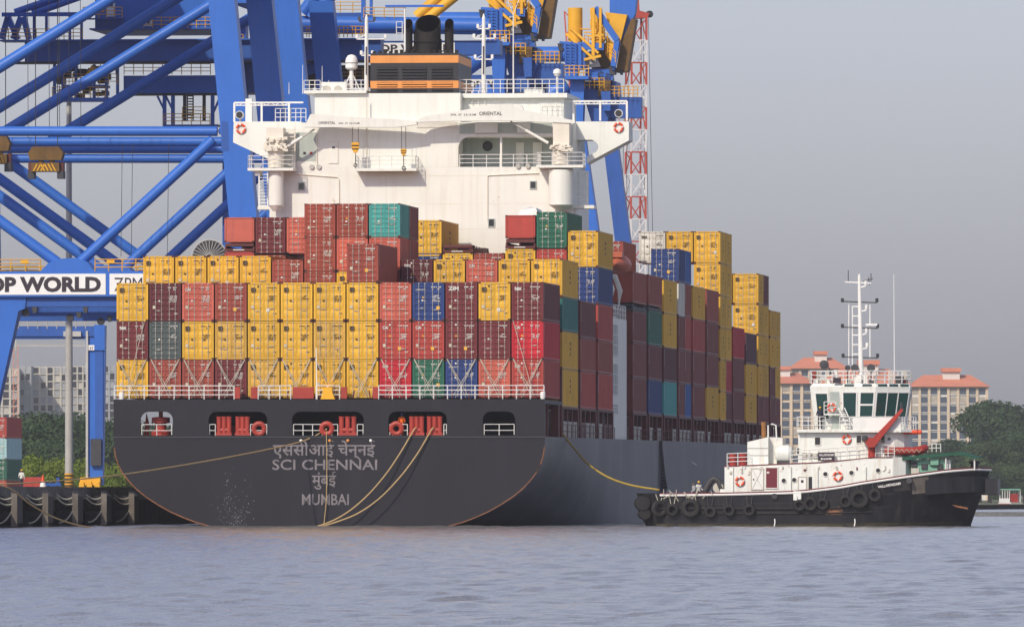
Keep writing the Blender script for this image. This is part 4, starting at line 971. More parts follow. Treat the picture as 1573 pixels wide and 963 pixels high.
def sidestack(k, tiers, base=9.21, desc=None, lean=0, c=12):
    z = base; v = vstart(k)
    nm = ['first', 'second', 'third', 'fourth', 'fifth', 'sixth', 'seventh', 'eighth', 'ninth', 'tenth', 'eleventh', 'twelfth', 'thirteenth', 'fourteenth', 'fifteenth'][k]
    tw = ['bottom', 'second', 'third', 'fourth', 'fifth', 'sixth']
    for i, (code, H) in enumerate(tiers):
        top = ' (topmost)' if i == len(tiers) - 1 else ''
        if code[0] == '-': z += H + .03; continue
        dr = (k in (1,) and i == 3) or (k == 3 and i >= 3) or (i >= 3 and k >= 5)
        if len(code) == 1:
            container(code, SF, cx_col(c), v, z, H, 12.19, dr, 'msc' if code in 'Yy' and dr else None, f"{CC[code][1]} container, {nm} stack from the stern on the right side, {tw[i]} tier", "containers along the ship's right side", seed=k * 40 + i)
        else:
            for q, cd_ in enumerate(code):
                container(cd_, SF, cx_col(c), v + q * 6.13, z, H, 6.06, dr and q == 0, 'msc' if cd_ in 'Yy' and dr and q == 0 else None, f"short {CC[cd_][1]} container, {nm} right side stack from the stern, {tw[i]} tier, {'near' if q == 0 else 'far'} half", "containers along the ship's right side", seed=k * 40 + i * 3 + q)
        z += H + .03
sidestack(1, [('Y', HC), ('Y', HC), ('g', ST), ('Y', HC)])
sidestack(2, [('O', HC), ('R', ST), ('M', HC)])
sidestack(3, [('O', HC), ('R', ST), ('O', HC), ('B', HC), ('Y', HC)])
sidestack(4, [('N', HC), ('N', HC), ('N', ST), ('-', .6), ('R', ST)])
sidestack(5, [('B', HC), ('M', HC), ('G', HC), ('-', .35), ('R', ST)])
sidestack(6, [('T', HC), ('D', HC), ('Y', HC), ('Y', HC)])
sidestack(7, [('Nb', HC), ('NN', HC), ('NO', HC), ('WR', HC), ('Bb', HC)])
sidestack(8, [('N', HC), ('N', HC), ('O', HC), ('Y', HC)])
sidestack(9, [('Y', HC), ('N', HC), ('N', HC), ('R', HC)])
sidestack(10, [('YM', ST), ('YX', HC), ('YY', HC), ('YY', HC), ('YY', HC), ('YY', HC)])
sidestack(11, [('N', HC), ('N', HC), ('X', HC)])
sidestack(12, [('Y', ST), ('Y', HC), ('P', HC)])
sidestack(13, [('NN', ST), ('YY', HC), ('YY', HC), ('YY', HC), ('YM', HC)])
sidestack(14, [('NN', ST), ('NY', HC), ('YY', HC), ('YY', ST)])
# inboard tops that show above the sides
ztop = lambda n, k=10: 9.21 + ST + .03 + (n - 1) * (HC + .03)
g3 = 'inboard containers showing above the right side stacks'
container('Y', SF, cx_col(11), vstart(10), ztop(5), HC, 6.06, True, 'msc', 'yellow container, left of the two yellow ones highest on the forward part of the ship', g3, seed=301)
container('W', SF, cx_col(10), vstart(10), ztop(5), HC, 6.06, True, 'tex', 'off white container lettered tex beside the two highest yellow forward containers', g3, seed=302)
container('R', SF, cx_col(9), vstart(9), 22.3, HC, 12.19, True, None, 'red container right of the lifeboat, left of the off white container', g3, seed=303)
container('Y', SF, cx_col(11), vstart(13), ztop(4), HC, 6.06, True, 'msc', 'yellow container, inboard one at the top of the fourteenth stack from the stern', g3, seed=304)
# fourth bay inboard
v3 = vstart(3); g4 = 'containers stacked just aft of the white house'
def z_at(py, v): return SF.hit(640, py, y=v).z
def c4(c, py_top, code, H, lb, **kw): container(code, SF, cx_col(c), v3, z_at(py_top, v3) - H, H, 12.19, label=lb, group=g4, seed=400 + c * 3 + int(py_top), **kw)
c4(1, 333, 'C', ST - .6, 'plain faded red container end above the big cable reel', plain=True)
c4(2, 333, 'M', HC, 'maroon container right of the plain faded red container end')
c4(3, 333, 'C', HC, 'faded coral container partly hidden left of the tall red brown stack')
c4(1, 386, 'O', ST, 'orange red container under the flat rack above the cable reel', plain=True)
c4(2, 391, 'R', ST, 'red brown container beneath the maroon one near the cable reel')
c4(7, 338, 'Y', HC, 'yellow container alone below the white house, right of the teal container')
c4(7, 389, 'B', ST, 'dark blue container just under the lone yellow one below the white house')
c4(8, 389, 'Y', ST, 'yellow container under the collapsed flat rack below the white house', logo='msc')
c4(9, 389, 'R', ST, 'red brown container just right of the one under the collapsed flat rack')
c4(10, 331, 'O', ST - .75, 'plain orange red container end with a white cover on top', plain=True)
c4(10, 383, 'Y', ST, 'yellow container below the plain orange red container end', logo='msc')
c4(11, 326, 'G', HC, 'dark green container lettered CAPITAL below the right crane pedestal', logo='capital')
c4(11, 383, 'O', ST, 'orange red container below the dark green CAPITAL container')
# flat racks (collapsed platforms)
def flatrack(c, v, z, h, lb, mat='red_dark', L=12.19):
    r = empty('flat_rack', SF.world((cx_col(c), v, z)), -PHI, lb, 'flat rack', 'collapsed flat racks among the containers'); w = CW / 2
    m = MB(); m.box(-w, w, 0, L, 0, .18).box(-w, -w + .15, .2, L - .2, .18, h * .6).box(w - .15, w, .2, L - .2, .18, h * .6); m.build('platform', M[mat], r)
    for y in (0.0, L - 2.4): part('folded_end_wall', M[mat], r, 'box', -w + .05, w - .05, y + .1, y + 2.3, h * .62, h)
    for i in range(6): part('stake', M['dark_steel'], r, 'box', w - .1, w + .03, 1 + i * 2, 1.25 + i * 2, .1, h * .9)
    part('end_marking', M['mark_w'], r, 'box', -.5, .4, -.012, -.002, .05, .13)
flatrack(8, v3, z_at(388, v3), .6, 'collapsed maroon flat rack below the white house, on a yellow container')
flatrack(10, v3, z_at(382, v3), .75, 'collapsed maroon flat rack under the plain orange red container end')
flatrack(1, v3, z_at(385, v3), .62, 'collapsed red flat rack with blue load above the cable reel')
flatrack(12, vstart(4), 9.21 + 2 * 2.926 + ST + .04, .52, 'dark collapsed flat rack on the fifth stack, ship\'s right side', 'dark_steel')
flatrack(12, vstart(5), 9.21 + 3 * 2.926 + .01, .32, 'dark collapsed flat rack on the sixth stack, ship\'s right side', 'dark_steel')
p = SF.hit(811, 331, y=v3); m = MB(); rnd = random.Random(8)
m.add([(-.8, 0, 0), (.8, 0, 0), (.8, 3, 0), (-.8, 3, 0), (-.65, .1, .45), (.6, .1, .62), (.75, 2.9, .5), (-.7, 2.9, .35), (0, 1.5, .75)], [(0,1,5,4), (1,2,6,5), (2,3,7,6), (3,0,4,7), (4,5,8), (5,6,8), (6,7,8), (7,4,8)])
o = m.build('tarpaulin', M['white_trim'], None); o.location = SF.world((p.x, v3 + .3, p.z)); o.rotation_euler = (0, 0, -PHI); tag(o, 'white bundled cover on top of the plain orange red container', 'tarpaulin')
# lashing rods crossed over the bottom tier at the stern
for c in range(13):
    a = cx_col(c); z0 = TOP + .05; z1 = 9.75 + HC + .05; w = CW / 2 - .12
    for sg in (-1, 1):
        for k in (0, 1):
            part('lashing_rod', M['rope_pale'], S, 'tube', (a + sg * w, v0 - .04, z1 - k * .05), (a - sg * (w - .35 - k * .28) * .9, v0 - .5 - k * .05, z0 + .05), .022, n=5)
        part('turnbuckle', M['red_dark'], S, 'tube', (a - sg * (w * .52), v0 - .42, z0 + .62), (a - sg * (w - .35) * .9, v0 - .53, z0 + .0), .05, n=6)
for c, t in ((0, 1), (12, 1)):
    a = cx_col(c); part('lashing_rod', M['rope_pale'], S, 'tube', (a + (.95 if c == 0 else -1.1), v0 - .04, 9.75 + 2 * 2.93), (a + (-.4 if c == 0 else .45), v0 - .5, TOP + .5), .022, n=5)
# ---------------------------------------------------------------- quay cranes
CXL = -21.6                                            # seaward rail in ship-frame x
def crane_frame(v): w = SF.world((CXL, v, 0)); return Frame(w.x, w.y, -PHI, QZ)
K0 = crane_frame(128.0)                                # the near frame of the near crane: shapes are read here and reused along the quay
def k(px, py): p = K0.hit(px, py, y=0.0); return Vector((p.x, 0, p.z))
def shift(p, dy): return Vector((p[0], p[1] + dy, p[2]))
def gantry(v, gauge, label, signs):
    fr = crane_frame(v); r = fempty('gantry_crane', fr, label, 'crane', 'blue ship-to-shore cranes on the quay')
    for j, dy in enumerate((0.0, gauge)):
        seg = lambda n, m, f, *a, **q: part(n, m, r, f, *a, **q)
        # seaward leg, leaning, box section
        ll, lr = (k(318 - 4, -60), k(354, -60)), (k(391, 745), k(436, 745)); m = MB()
        a, b, c, d = ll[0], ll[1], lr[1], lr[0]; D = 2.0
        m.add([shift(p, dy + o) for o in (0, D) for p in (a, b, c, d)], [(0,1,2,3), (7,6,5,4), (0,4,5,1), (1,5,6,2), (2,6,7,3), (3,7,4,0)]); lo = m.build('seaward_leg', M['blue'], r, smooth=False)
        m = MB(); m.add([shift(k(px, py), dy - .02) for px, py in ((340, 187), (350, 187), (352, 232), (340, 232))], [(0,1,2,3)]); m.build('gusset_plate', M['blue2'], lo)
        # landward leg above the portal beam and its wide knee below
        m = MB(); m.add([shift(p, dy + o) for o in (0, D) for p in (k(-245, -60), k(-208, -60), k(-200, 420), k(-245, 420))], [(0,1,2,3), (7,6,5,4), (0,4,5,1), (1,5,6,2), (2,6,7,3), (3,7,4,0)]); m.build('landward_leg', M['blue'], r, smooth=False)
        m = MB(); m.prism([(k(*q).x, k(*q).z) for q in (((-250, 456), (40, 456), (38, 474), (28, 478), (-32, 745), (-200, 745)) if signs and j == 0 else ((-250, 456), (-200, 456), (-205, 745), (-245, 745)))], dy + .1, dy + 1.9, 'y'); m.build('lower_leg', M['blue'], r, smooth=False)
        # portal beam
        x0, x1 = k(-255, 430).x, k(398, 430).x
        seg('portal_beam', M['blue'], 'box', x0, x1, dy - .25, dy + 2.2, k(0, 456).z, k(0, 417).z)
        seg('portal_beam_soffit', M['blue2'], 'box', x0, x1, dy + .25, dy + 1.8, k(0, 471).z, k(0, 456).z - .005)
        m = MB(); m.prism([(k(*q).x, k(*q).z) for q in ((62, 417.2), (74, 405), (88, 398), (116, 396), (134, 402), (146, 417.2))], dy - .2, dy + 1.6, 'y'); m.build('bracing_node', M['blue'], r, smooth=False)
        yt = dy + .7; sy = lambda p: shift(p, yt)
        m = MB(); m.tube(sy(k(-200, 201.5)), sy(k(332, 201.5)), .44, n=18); m.build('horizontal_tube', M['blue'], r)
        for p, q, rr in (((326, 214), (122, 402), .47), ((86, 403), (-185, 207), .50), ((-150, 194), (330, -102), .52)):
            m = MB(); m.tube(sy(k(*p)), sy(k(*q)), rr, n=18); m.build('diagonal_tube', M['blue'], r)
        # walkway on the portal beam
        m = MB(); z = k(0, 417).z; m.rail((x0, dy + .0, z), (k(62, 417).x, dy, z), 1.05, 14, .045, 3); m.rail((k(146, 417).x, dy, z), (x1 - 2.5, dy, z), 1.05, 10, .045, 3); m.build('walkway_railing', M['yellow'], r)
        for px in (38, 170): seg('walkway_notice', M['yellow'], 'box', k(px - 6, 400).x, k(px + 6, 400).x, dy - .08, dy - .04, k(0, 405).z, k(0, 400).z)
        for px in (52, 130): seg('floodlight', M['dark_steel'], 'prism', [(k(px - 4, 470).x, k(0, 471).z), (k(px + 4, 470).x, k(0, 471).z), (k(px + 3, 470).x, k(0, 480).z), (k(px - 2, 470).x, k(0, 481).z)], dy + .3, dy + .8, 'y')
        seg('rubbing_block', M['dark_steel'], 'lathe', [(.35, -.2), (.35, .2)], (k(37, 480).x, dy + .9, k(37, 480).z), 12, 0, 'y')
    part('main_girder', M['blue'], r, 'box', -52, 2, gauge * .5 - 5, gauge * .5 - 2, 48, 53); part('main_girder', M['blue'], r, 'box', -52, 2, gauge * .5 + 2, gauge * .5 + 5, 48, 53)
    part('machinery_house', M['blue'], r, 'box', -50, -26, gauge * .5 - 6, gauge * .5 + 6, 53.01, 60)
    for xx in (-8.5, -44): part('cross_beam', M['blue'], r, 'box', xx - 1.3, xx + 1.3, 0, gauge + 2, 45.6, 47.99)
    # ties along the quay
    for p in ((340, 201), (375, 436), (-195, 201)): m = MB(); m.tube(shift(k(*p), .8), shift(k(*p), gauge + .8), .40, n=14); m.build('tie_tube', M['blue'], r)
    m = MB() if signs else None
    for px in (165, 181, 237) if signs else (): m.tube(shift(k(px, 215), 9), shift(k(px - 2, 390), 9), .025, n=4)
    for px in (10, 43, 59, 74, 92) if signs else (): m.tube(shift(k(px, -20), 12), shift(k(px + 1, 205), 12), .028, n=4)
    if signs: m.build('hoist_wire', M['dark_steel'], r)
    if signs:
        for s, p0, p1, t0, t1 in (('DP WORLD', -42, 163, -17, 155), ('ZPMC', 169, 250, 176, 236)):
            o = part('sign_panel', M['sign'], r, 'box', k(p0, 430).x, k(p1, 430).x, -.30, -.255, k(0, 453).z, k(0, 421).z)
            lettering(s, M['ink'], o, (k(t0, 430).x, -.306, k(0, 447.5).z), k(0, 426).z - k(0, 447.5).z, width=k(t1, 430).x - k(t0, 430).x, bold=.05 if s == 'DP WORLD' else .0)
    return r, fr
g1, f1 = gantry(128.0, 26.0, 'nearest blue gantry crane with DP WORLD sign on its portal beam', True)
gantry(173.0, 27.0, 'blue gantry crane standing behind the nearest one, left of the ship\'s house', False)
# spreaders hanging at the near cranes
def spreader(px0, px1, py0, py1, Y, lb):
    c = at((px0 + px1) / 2, py1, Y); W = (px1 - px0) * Y / F_PX; H = (py1 - py0) * Y / F_PX
    r = empty('spreader', (c.x, Y, c.z), -PHI, lb, 'spreader', 'yellow lifting spreaders hanging from the cranes')
    m = MB(); m.prism([(-W*.42, H*.58), (W*.42, H*.58), (W*.48, H*.8), (W*.36, H), (-W*.36, H), (-W*.48, H*.8)], -.7, .7, 'y'); m.build('head_block', M['spreader'], r, smooth=False)
    m = MB(); m.box(-W*.38, W*.38, -.8, .8, H*.22, H*.5).box(-W*.2, -W*.1, -.5, .5, H*.5, H*.6).box(W*.1, W*.2, -.5, .5, H*.5, H*.6); m.build('frame', M['spreader'], r)
    m = MB()
    for i in range(7): x = -W*.34 + i * W*.1; m.prism([(x, H*.24), (x + W*.04, H*.24), (x + W*.10*(1 if i < 3 else -1) + W*.04, H*.46), (x + W*.10*(1 if i < 3 else -1), H*.46)], -.83, -.802, 'y')
    m.build('hazard_stripe', M['yellow'], r)
    for sg in (-1, 1):
        part('flipper_arm', M['red_dark'], r, 'box', sg*W*.44 - .14, sg*W*.44 + .14, -.4, .4, H*.1, H*.52); part('corner_guide', M['dark_steel'], r, 'box', sg*W*.40 - .3, sg*W*.40 + .3, -.6, .6, 0, H*.24)
    m = MB()
    for sg in (-1, 1): m.tube((sg*W*.3, 0, H), (sg*W*.3, 0, H + 14), .04, n=4)
    m.build('hoist_wire', M['dark_steel'], r)
spreader(43, 100, 226, 275, 900.0, 'yellow spreader with striped frame hanging at left under the blue tubes')
spreader(-28, 18, 210, 264, 905.0, 'brown yellow spreader cut off by the left edge of the picture')
# ---------------------------------------------------------------- machinery level of the farther cranes
def girder_crane(v, lb):
    fr = crane_frame(v); r = fempty('girder_crane', fr, lb, 'crane', 'blue ship-to-shore cranes on the quay')
    def h(px, py): p = fr.hit(px, py, y=0.0); return Vector((p.x, 0, p.z))
    def bx(n, mt, p0, p1, q0, q1, y0=0.0, y1=3.0): return part(n, M[mt], r, 'box', h(p0, q0).x, h(p1, q0).x, y0, y1, h(p0, q1).z, h(p0, q0).z)
    def rl(p, q, py, y=0.0, n=10, mt='yellow'): m = MB(); m.rail(shift(h(p, py), y), shift(h(q, py), y), 1.05, max(2, int(n * .7)), .035, 3); m.build('walkway_railing', M[mt], r)
    bx('main_girder', 'blue2', 38, 585, 64, 95, 0, 2.4); bx('girder_flange', 'blue', 0, 585, 62, 64.0, -.6, 3); bx('girder_soffit', 'dark_steel', 0, 585, 95.2, 98, 0, 2.4)
    rl(0, 128, 62, -.5, 14); rl(222, 330, 44, -.5, 12); rl(130, 190, 29, -1, 8); rl(460, 560, 58, -.6, 12)
    hs_ = bx('machinery_house', 'blue', 146, 330, -30, 44.5, 0, 12); bx('house_floor', 'blue2', 140, 335, 44.7, 47, -1.2, 12); bx('upper_landing', 'blue2', 130, 190, 29.2, 31, -1.2, 0)
    for p0, p1, q0, q1 in ((164, 177, -2, 27), (222, 234, 25, 42)):
        o = part('door', M['white_trim'], r, 'box', h(p0, 0).x, h(p1, 0).x, -.1, -.005, h(0, q1).z, h(0, q0).z); part('door_window', M['glass_dark'], o, 'box', h(p0 + 3.5, 0).x, h(p1 - 3.5, 0).x, -.12, -.101, h(0, q0 + 13).z, h(0, q0 + 4).z)
    for px in (150, 268): bx('notice', 'yellow', px, px + 11, 16 if px < 200 else 30, 20 if px < 200 else 34, -.6, -.55)
    # lower trolley girder with walkway, and hanging cages
    bx('trolley_girder', 'blue', 184, 345, 115, 142, 2.5, 4.5); bx('trolley_soffit', 'dark_steel', 184, 345, 142.2, 145, 2.5, 4.5); rl(185, 318, 113.5, 2.4, 14)
    bx('cab_floor', 'blue', 78, 178, 150, 155, 1, 4); rl(78, 160, 150, 1, 10); rl(95, 178, 130, 1.2, 9); rl(140, 175, 113, 1.2, 5)
    bx('cab_frame', 'blue2', 92, 160, 130, 134, 1, 4)
    m = MB()
    for px in (79, 92, 112, 140, 159, 176): m.beam(shift(h(px, 98), 2), shift(h(px, 155), 2), .28)
    m.build('cab_hanger', M['blue'], r)
    m = MB(); m.beam(shift(h(124, 130), 1), shift(h(142, 102), 1), .25, .5); m.build('stair_flight', M['yellow'], r)
    rnd = random.Random(6); m = MB()
    for q in range(26): px, py = rnd.uniform(82, 174), rnd.uniform(104, 150); p = h(px, py); s = rnd.uniform(.15, .5); m.box(p.x - s, p.x + s, 2.5, 3.5, p.z - s * .7, p.z + s * .7)
    m.build('cab_machinery', M['dark_steel'], r)
    m = MB()
    for px in (246, 259, 320): m.beam(shift(h(px, 144), 3), shift(h(px, 192), 3), .35)
    for a, b in (((235, 146), (246, 168)), ((248, 146), (260, 170)), ((332, 146), (322, 170))): m.beam(shift(h(*a), 3), shift(h(*b), 3), .2)
    m.build('maintenance_hanger', M['blue'], r)
    m = MB()
    for px in (277, 307): m.beam(shift(h(px, 145), 3), shift(h(px, 184), 3), .3)
    for i in range(9): m.beam(shift(h(281, 146 + i * 4.2), 3), shift(h(290, 146 + i * 4.2), 3), .12)
    for px in (281, 290): m.beam(shift(h(px, 145), 3), shift(h(px, 184), 3), .12)
    m.build('access_ladder', M['dark_steel'], r)
    bx('maintenance_floor', 'blue2', 246, 330, 190.5, 193, 2, 5); rl(247, 318, 190.5, 2, 8); rl(276, 310, 180, 2, 4)
    # left A-frame top
    for a, b in (((0, 60), (10, 26)), ((25, 60), (10, 26)), ((18, 60), (30, 26)), ((42, 60), (34, 26))): m = MB(); m.beam(shift(h(*a), 1), shift(h(*b), 1), .9, .5); m.build('pulley_frame', M['blue'], r)
    bx('pulley_beam', 'blue', 0, 118, 19, 25, 1, 1.6)
    m = MB(); m.tube(shift(h(18, 18), 2), shift(h(104, -12), 2), .35, n=12).tube(shift(h(45, 20), 2), shift(h(135, -12), 2), .35, n=12); m.build('forestay_tube', M['blue'], r)
    m = MB()
    for px in (47, 66, 102, 120): m.beam(shift(h(px, 18), 2.2), shift(h(px, 62), 2.2), .25)
    m.build('pulley_post', M['blue'], r)
    # right of the legs: tubes, portal, underside shade put into dark steel
    for q0, r_ in ((33, .75), (41.5, .35)):
        m = MB(); m.tube(shift(h(395, q0), 4), shift(h(745, q0 + 4), 4), r_, n=18); m.build('horizontal_tube', M['blue'], r)
    for a, b in (((458, 18), (480, -12)), ((470, 26), (505, -12)), ((455, 110), (560, 62))): m = MB(); m.tube(shift(h(*a), 3.4), shift(h(*b), 3.4), .6, n=14); m.build('diagonal_tube', M['blue'], r)
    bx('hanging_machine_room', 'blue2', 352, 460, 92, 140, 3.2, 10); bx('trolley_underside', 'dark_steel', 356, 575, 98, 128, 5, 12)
    bx('cable_cabinet', 'spreader', 421, 440, 100, 136, 3.0, 3.19); rl(508, 553, 121, 2.2, 6); bx('service_floor', 'blue', 507, 554, 121.2, 124, 2.1, 4)
    bx('sign_beam', 'blue2', 560, 760, 60, 82, 4.8, 7)
    sg = bx('sign_panel', 'sign', 570, 690, 63, 79, 4.7, 4.79); lettering('DP WORLD', M['ink'], sg, (h(574, 70).x, 4.69, h(574, 77).z), h(0, 65.5).z - h(0, 77).z, width=h(686, 70).x - h(574, 70).x, bold=.03)
    rl(552, 615, 26, 3.5, 7); rl(488, 545, 14, 8, 5); bx('machinery_house', 'blue2', 490, 545, 14, 34, 8, 12); rl(462, 555, 58, -.2, 11)
    bx('leg_stub', 'blue', 545, 551, -20, 30, 5, 5.6); bx('leg_stub', 'blue', 558, 562, -20, 30, 5, 5.6)
    bx('leg', 'blue2', 336, 372, 30, 700, 2.6, 4.6); bx('yellow_landing', 'blue', 356, 374, 70, 73, 0.2, 2.4); rl(357, 373, 70, .2, 3); 
    m = MB(); m.beam(shift(h(348, 26), .5), shift(h(364, 0), .5), .3, .5).beam(shift(h(412, 0), .5), shift(h(431, 22), .5), .3, .5); m.build('stair_flight', M['yellow'], r)
    return r
girder_crane(205.0, 'blue crane with machinery house and yellow walkways filling the top left corner')
# ---------------------------------------------------------------- raised boom cranes behind the ship's house
def boom_crane(dx, dy_, v, lb):
    """dx, dy_ photo offset of this crane from the left one"""
    fr = crane_frame(v); r = fempty('boom_crane', fr, lb, 'crane', 'blue ship-to-shore cranes on the quay')
    def h(px, py): p = fr.hit(px + dx, py + dy_, y=0.0); return Vector((p.x, 0, p.z))
    def pr(n, mt, poly, y0, y1): m = MB(); m.prism([(h(*q).x, h(*q).z) for q in poly], y0, y1, 'y'); return m.build(n, M[mt], r, smooth=False)
    def bm(n, mt, a, b, w, y=1.0): m = MB(); m.beam(shift(h(*a), y), shift(h(*b), y), w); return m.build(n, M[mt], r)
    def tb(n, mt, a, b, w, y=1.0): m = MB(); m.tube(shift(h(*a), y), shift(h(*b), y), w, n=14); return m.build(n, M[mt], r)
    def rl(a, b, y=0.0, n=6): m = MB(); m.rail(shift(h(*a), y), shift(h(*b), y), 1.2, max(2, n - 1), .045, 3); m.build('walkway_railing', M['yellow'], r)
    pr('column', 'blue', [(745, 15), (772, 15), (772, 55), (767, 55), (764, 70), (748, 70)], 0, 2.2)
    pr('column_side', 'blue2', [(772, 15), (778, 22), (778, 52), (772, 52)], .3, 2.6)
    m = MB()
    for px in (748, 756, 764): m.beam(shift(h(px, 14), -.3), shift(h(px, 55), -.3), .12)
    for i in range(9): m.beam(shift(h(747, 16 + i * 4.6), -.3), shift(h(765, 16 + i * 4.6), -.3), .12)
    m.build('caged_ladder', M['blue'], r)
    pr('landing', 'blue', [(744, 66), (786, 66), (784, 71), (748, 71)], -1.5, 3); rl((748, 66), (785, 66), -1.4, 6); 
    pr('leg', 'blue', [(754, 71), (774, 71), (776, 80), (774, 135), (846, 640), (824, 640), (757, 135)], .2, 2.2)
    pr('leg', 'blue2', [(790, 78), (812, 78), (819, 135), (884, 640), (858, 640), (797, 135)], 3.5, 5.5)
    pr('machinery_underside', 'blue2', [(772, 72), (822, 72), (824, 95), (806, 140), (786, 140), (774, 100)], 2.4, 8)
    pr('trolley', 'blue2', [(784, 58), (815, 58), (818, 80), (800, 88), (784, 84)], 2.4, 5); pr('operator_cab', 'blue2', [(800, 88), (815, 88), (815, 118), (804, 118)], 1.2, 2.3)
    for q, (a_, b_) in enumerate((((776, 58), (820, 58)), ((776, 66), (818, 66)), ((800, 58), (800, 96)), ((812, 60), (806, 100)))): bm('trolley_beam', 'blue' if q < 2 else 'spreader', a_, b_, .7, 2.0)
    pr('grey_panel', 'steel', [(774, 30), (790, 24), (800, 50), (776, 52)], 1.2, 1.5)
    pr('boom_hinge', 'spreader', [(778, 30), (806, 12), (820, 54), (812, 62), (786, 58)], 2.7, 5)
    # boom raised, seen from behind
    pr('boom_box', 'blue', [(812, -80), (856, -80), (851, -32), (845, -18), (829, 14), (812, -20)], 2.6, 4.6)
    pr('boom_web', 'yellow', [(806, -34), (840, -30), (829, 14), (811, -15)], 1.8, 2.55)
    pr('boom_flange', 'blue', [(807, -14), (811, -15), (830, 14), (822, 56), (818, 55), (825, 16)], 1.0, 1.75)
    pr('boom_chord', 'spreader', [(846, -24), (853, -24), (840, 57), (822, 58), (829, 16)], 2.2, 5)
    pr('boom_inner', 'yellow', [(808, 2), (823, 17), (819, 50), (806, 30)], 1.8, 2.3)
    tb('yellow_post', 'yellow', (761, 16), (761, -40), .85, 1.2); bm('blue_strut', 'blue', (792, -40), (826, 10), .7, .8); bm('blue_strut', 'blue', (826, 10), (820, 50), .6, .8)
    rl((786, -6), (812, 12), .5, 4); rl((776, 18), (800, 22), .4, 5)
    for i in range(5): pr('yellow_stair', 'yellow', [(770 + i * 5, -8 + i * 5), (784 + i * 5, -8 + i * 5), (784 + i * 5, -6.4 + i * 5), (770 + i * 5, -6.4 + i * 5)], .3, 1.0)
    pr('yellow_machine', 'yellow', [(783, -40), (800, -40), (806, 8), (800, 18), (786, 14)], 1.6, 3); pr('sheave_house', 'yellow', [(814, 15), (826, 15), (828, 28), (820, 45), (814, 38)], .6, 1.3)
    bm('top_bar', 'blue', (738, 17), (806, 20), .8, .6); pr('dark_block', 'dark_steel', [(735, 15), (745, 15), (744, 26), (737, 26)], .2, 1)
    for a_, b_, w_ in (((748, 0), (792, 40), .28), ((754, -10), (798, 30), .28), ((790, -40), (790, 34), .35), ((801, -40), (801, 22), .3), ((776, 40), (802, 34), .3), ((784, 4), (806, 2), .25), ((740, 20), (730, 60), .12), ((742, 20), (738, 60), .12)): bm('brace_bar', 'yellow' if w_ > .2 else 'dark_steel', a_, b_, w_, .2)
    for q in range(5): bm('hand_rail', 'yellow', (786 + q * 4, -20 + q * 6), (786 + q * 4, -12 + q * 6), .14, .1)
    pr('sheave_house', 'dark_steel', [(812, 50), (824, 52), (822, 62), (814, 62)], 1.4, 2.1); rl((776, 84), (806, 84), .8, 5); rl((812, 30), (824, 44), .5, 3)
    for px in (806, 818, 828): pr('end_buffer', 'dark_steel', [(px, 54), (px + 5, 54), (px + 4, 62), (px + 1, 62)], 2, 3)
    bm('diagonal', 'blue', (752, 132), (716, 158), 1.6, 1.2); tb('brace_tube', 'blue', (748, 76), (700, 112), 1.1, 1.2)
    tb('portal_tube', 'blue', (675, 31), (745, 31), .9, 1.2); tb('portal_tube', 'blue', (680, 104), (752, 88), .9, 1.6)
    bx_ = pr('sign_beam', 'blue2', [(820, 96), (860, 96), (860, 128), (806, 128)], 3, 5) 
    rl((806, 96), (856, 96), 2.0, 8)
    if dx == 0:
        so2 = pr('sign_panel', 'sign', [(706, 119), (793, 119), (793, 134), (706, 134)], 5.6, 5.7); pr('portal_beam', 'blue2', [(700, 112), (830, 112), (830, 142), (700, 142)], 5.75, 8)
        lettering('DP WORLD', M['ink'], so2, (h(711, 126).x, 5.59, h(711, 132).z), h(0, 121.5).z - h(0, 132).z, width=h(788, 126).x - h(711, 126).x, bold=.03)
    return r
boom_crane(0, 0, 300.0, 'crane with yellow raised boom directly right of the ship\'s funnel')
boom_crane(121, 52, 395.0, 'crane with yellow raised boom above the ship\'s right bridge wing')
# yellow boom tubes above the funnel
yb = boom = fempty('boom_stay', crane_frame(260.0), 'pair of yellow boom tubes slanting above the ship\'s funnel', 'crane boom'); fr = crane_frame(260.0)
for a, b in (((640, 26), (690, -18)), ((655, 30), (712, -16))): m = MB(); m.tube(fr.hit(*a, y=0.0), fr.hit(*b, y=0.0), .55, n=14); m.build('boom_tube', M['yellow'], yb)
# tall red and white lattice mast
M['mast_red'] = paint('mast_red_paint', (.50, .09, .06), .5, .1, 0); M['mast_white'] = paint('mast_white_paint', (.74, .72, .70), .5, .1, 0)
LF = Frame(at(974, 700, 1250).x, 1250.0, R(20), 0); lm = fempty('lattice_mast', LF, 'tall red and white lattice mast right of the ship\'s bridge wing', 'mast')
zb, zt = .5, at(978, 28, 1250).z; hw_ = 1.0; nseg = 22; tops = at(978, 28, 1250).x - at(974, 700, 1250).x
for i in range(nseg):
    za, zc = zb + (zt - zb) * i / nseg, zb + (zt - zb) * (i + 1) / nseg; xa, xc = tops * i / nseg, tops * (i + 1) / nseg; m = MB()
    cn = [(-hw_, -hw_), (hw_, -hw_), (hw_, hw_), (-hw_, hw_)]
    for j in range(4):
        (x0, y0), (x1, y1) = cn[j], cn[(j + 1) % 4]
        m.beam((xa + x0, y0, za), (xc + x0, y0, zc), .2); m.beam((xa + x0, y0, za), (xc + x1, y1, zc), .12); m.beam((xc + x0, y0, zc), (xc + x1, y1, zc), .12)
    m.build('mast_section', M['mast_red'] if (i // 1) % 2 == (nseg - 1) % 2 else M['mast_white'], lm)
m = MB()
for dx in (1.5, 2.0, 2.7, -2.2, -1.6): m.tube((tops + dx * .6, 0, zt), (dx * 1.2, 0, zb), .035, n=4)
m.build('stay_wire', M['dark_steel'], lm)
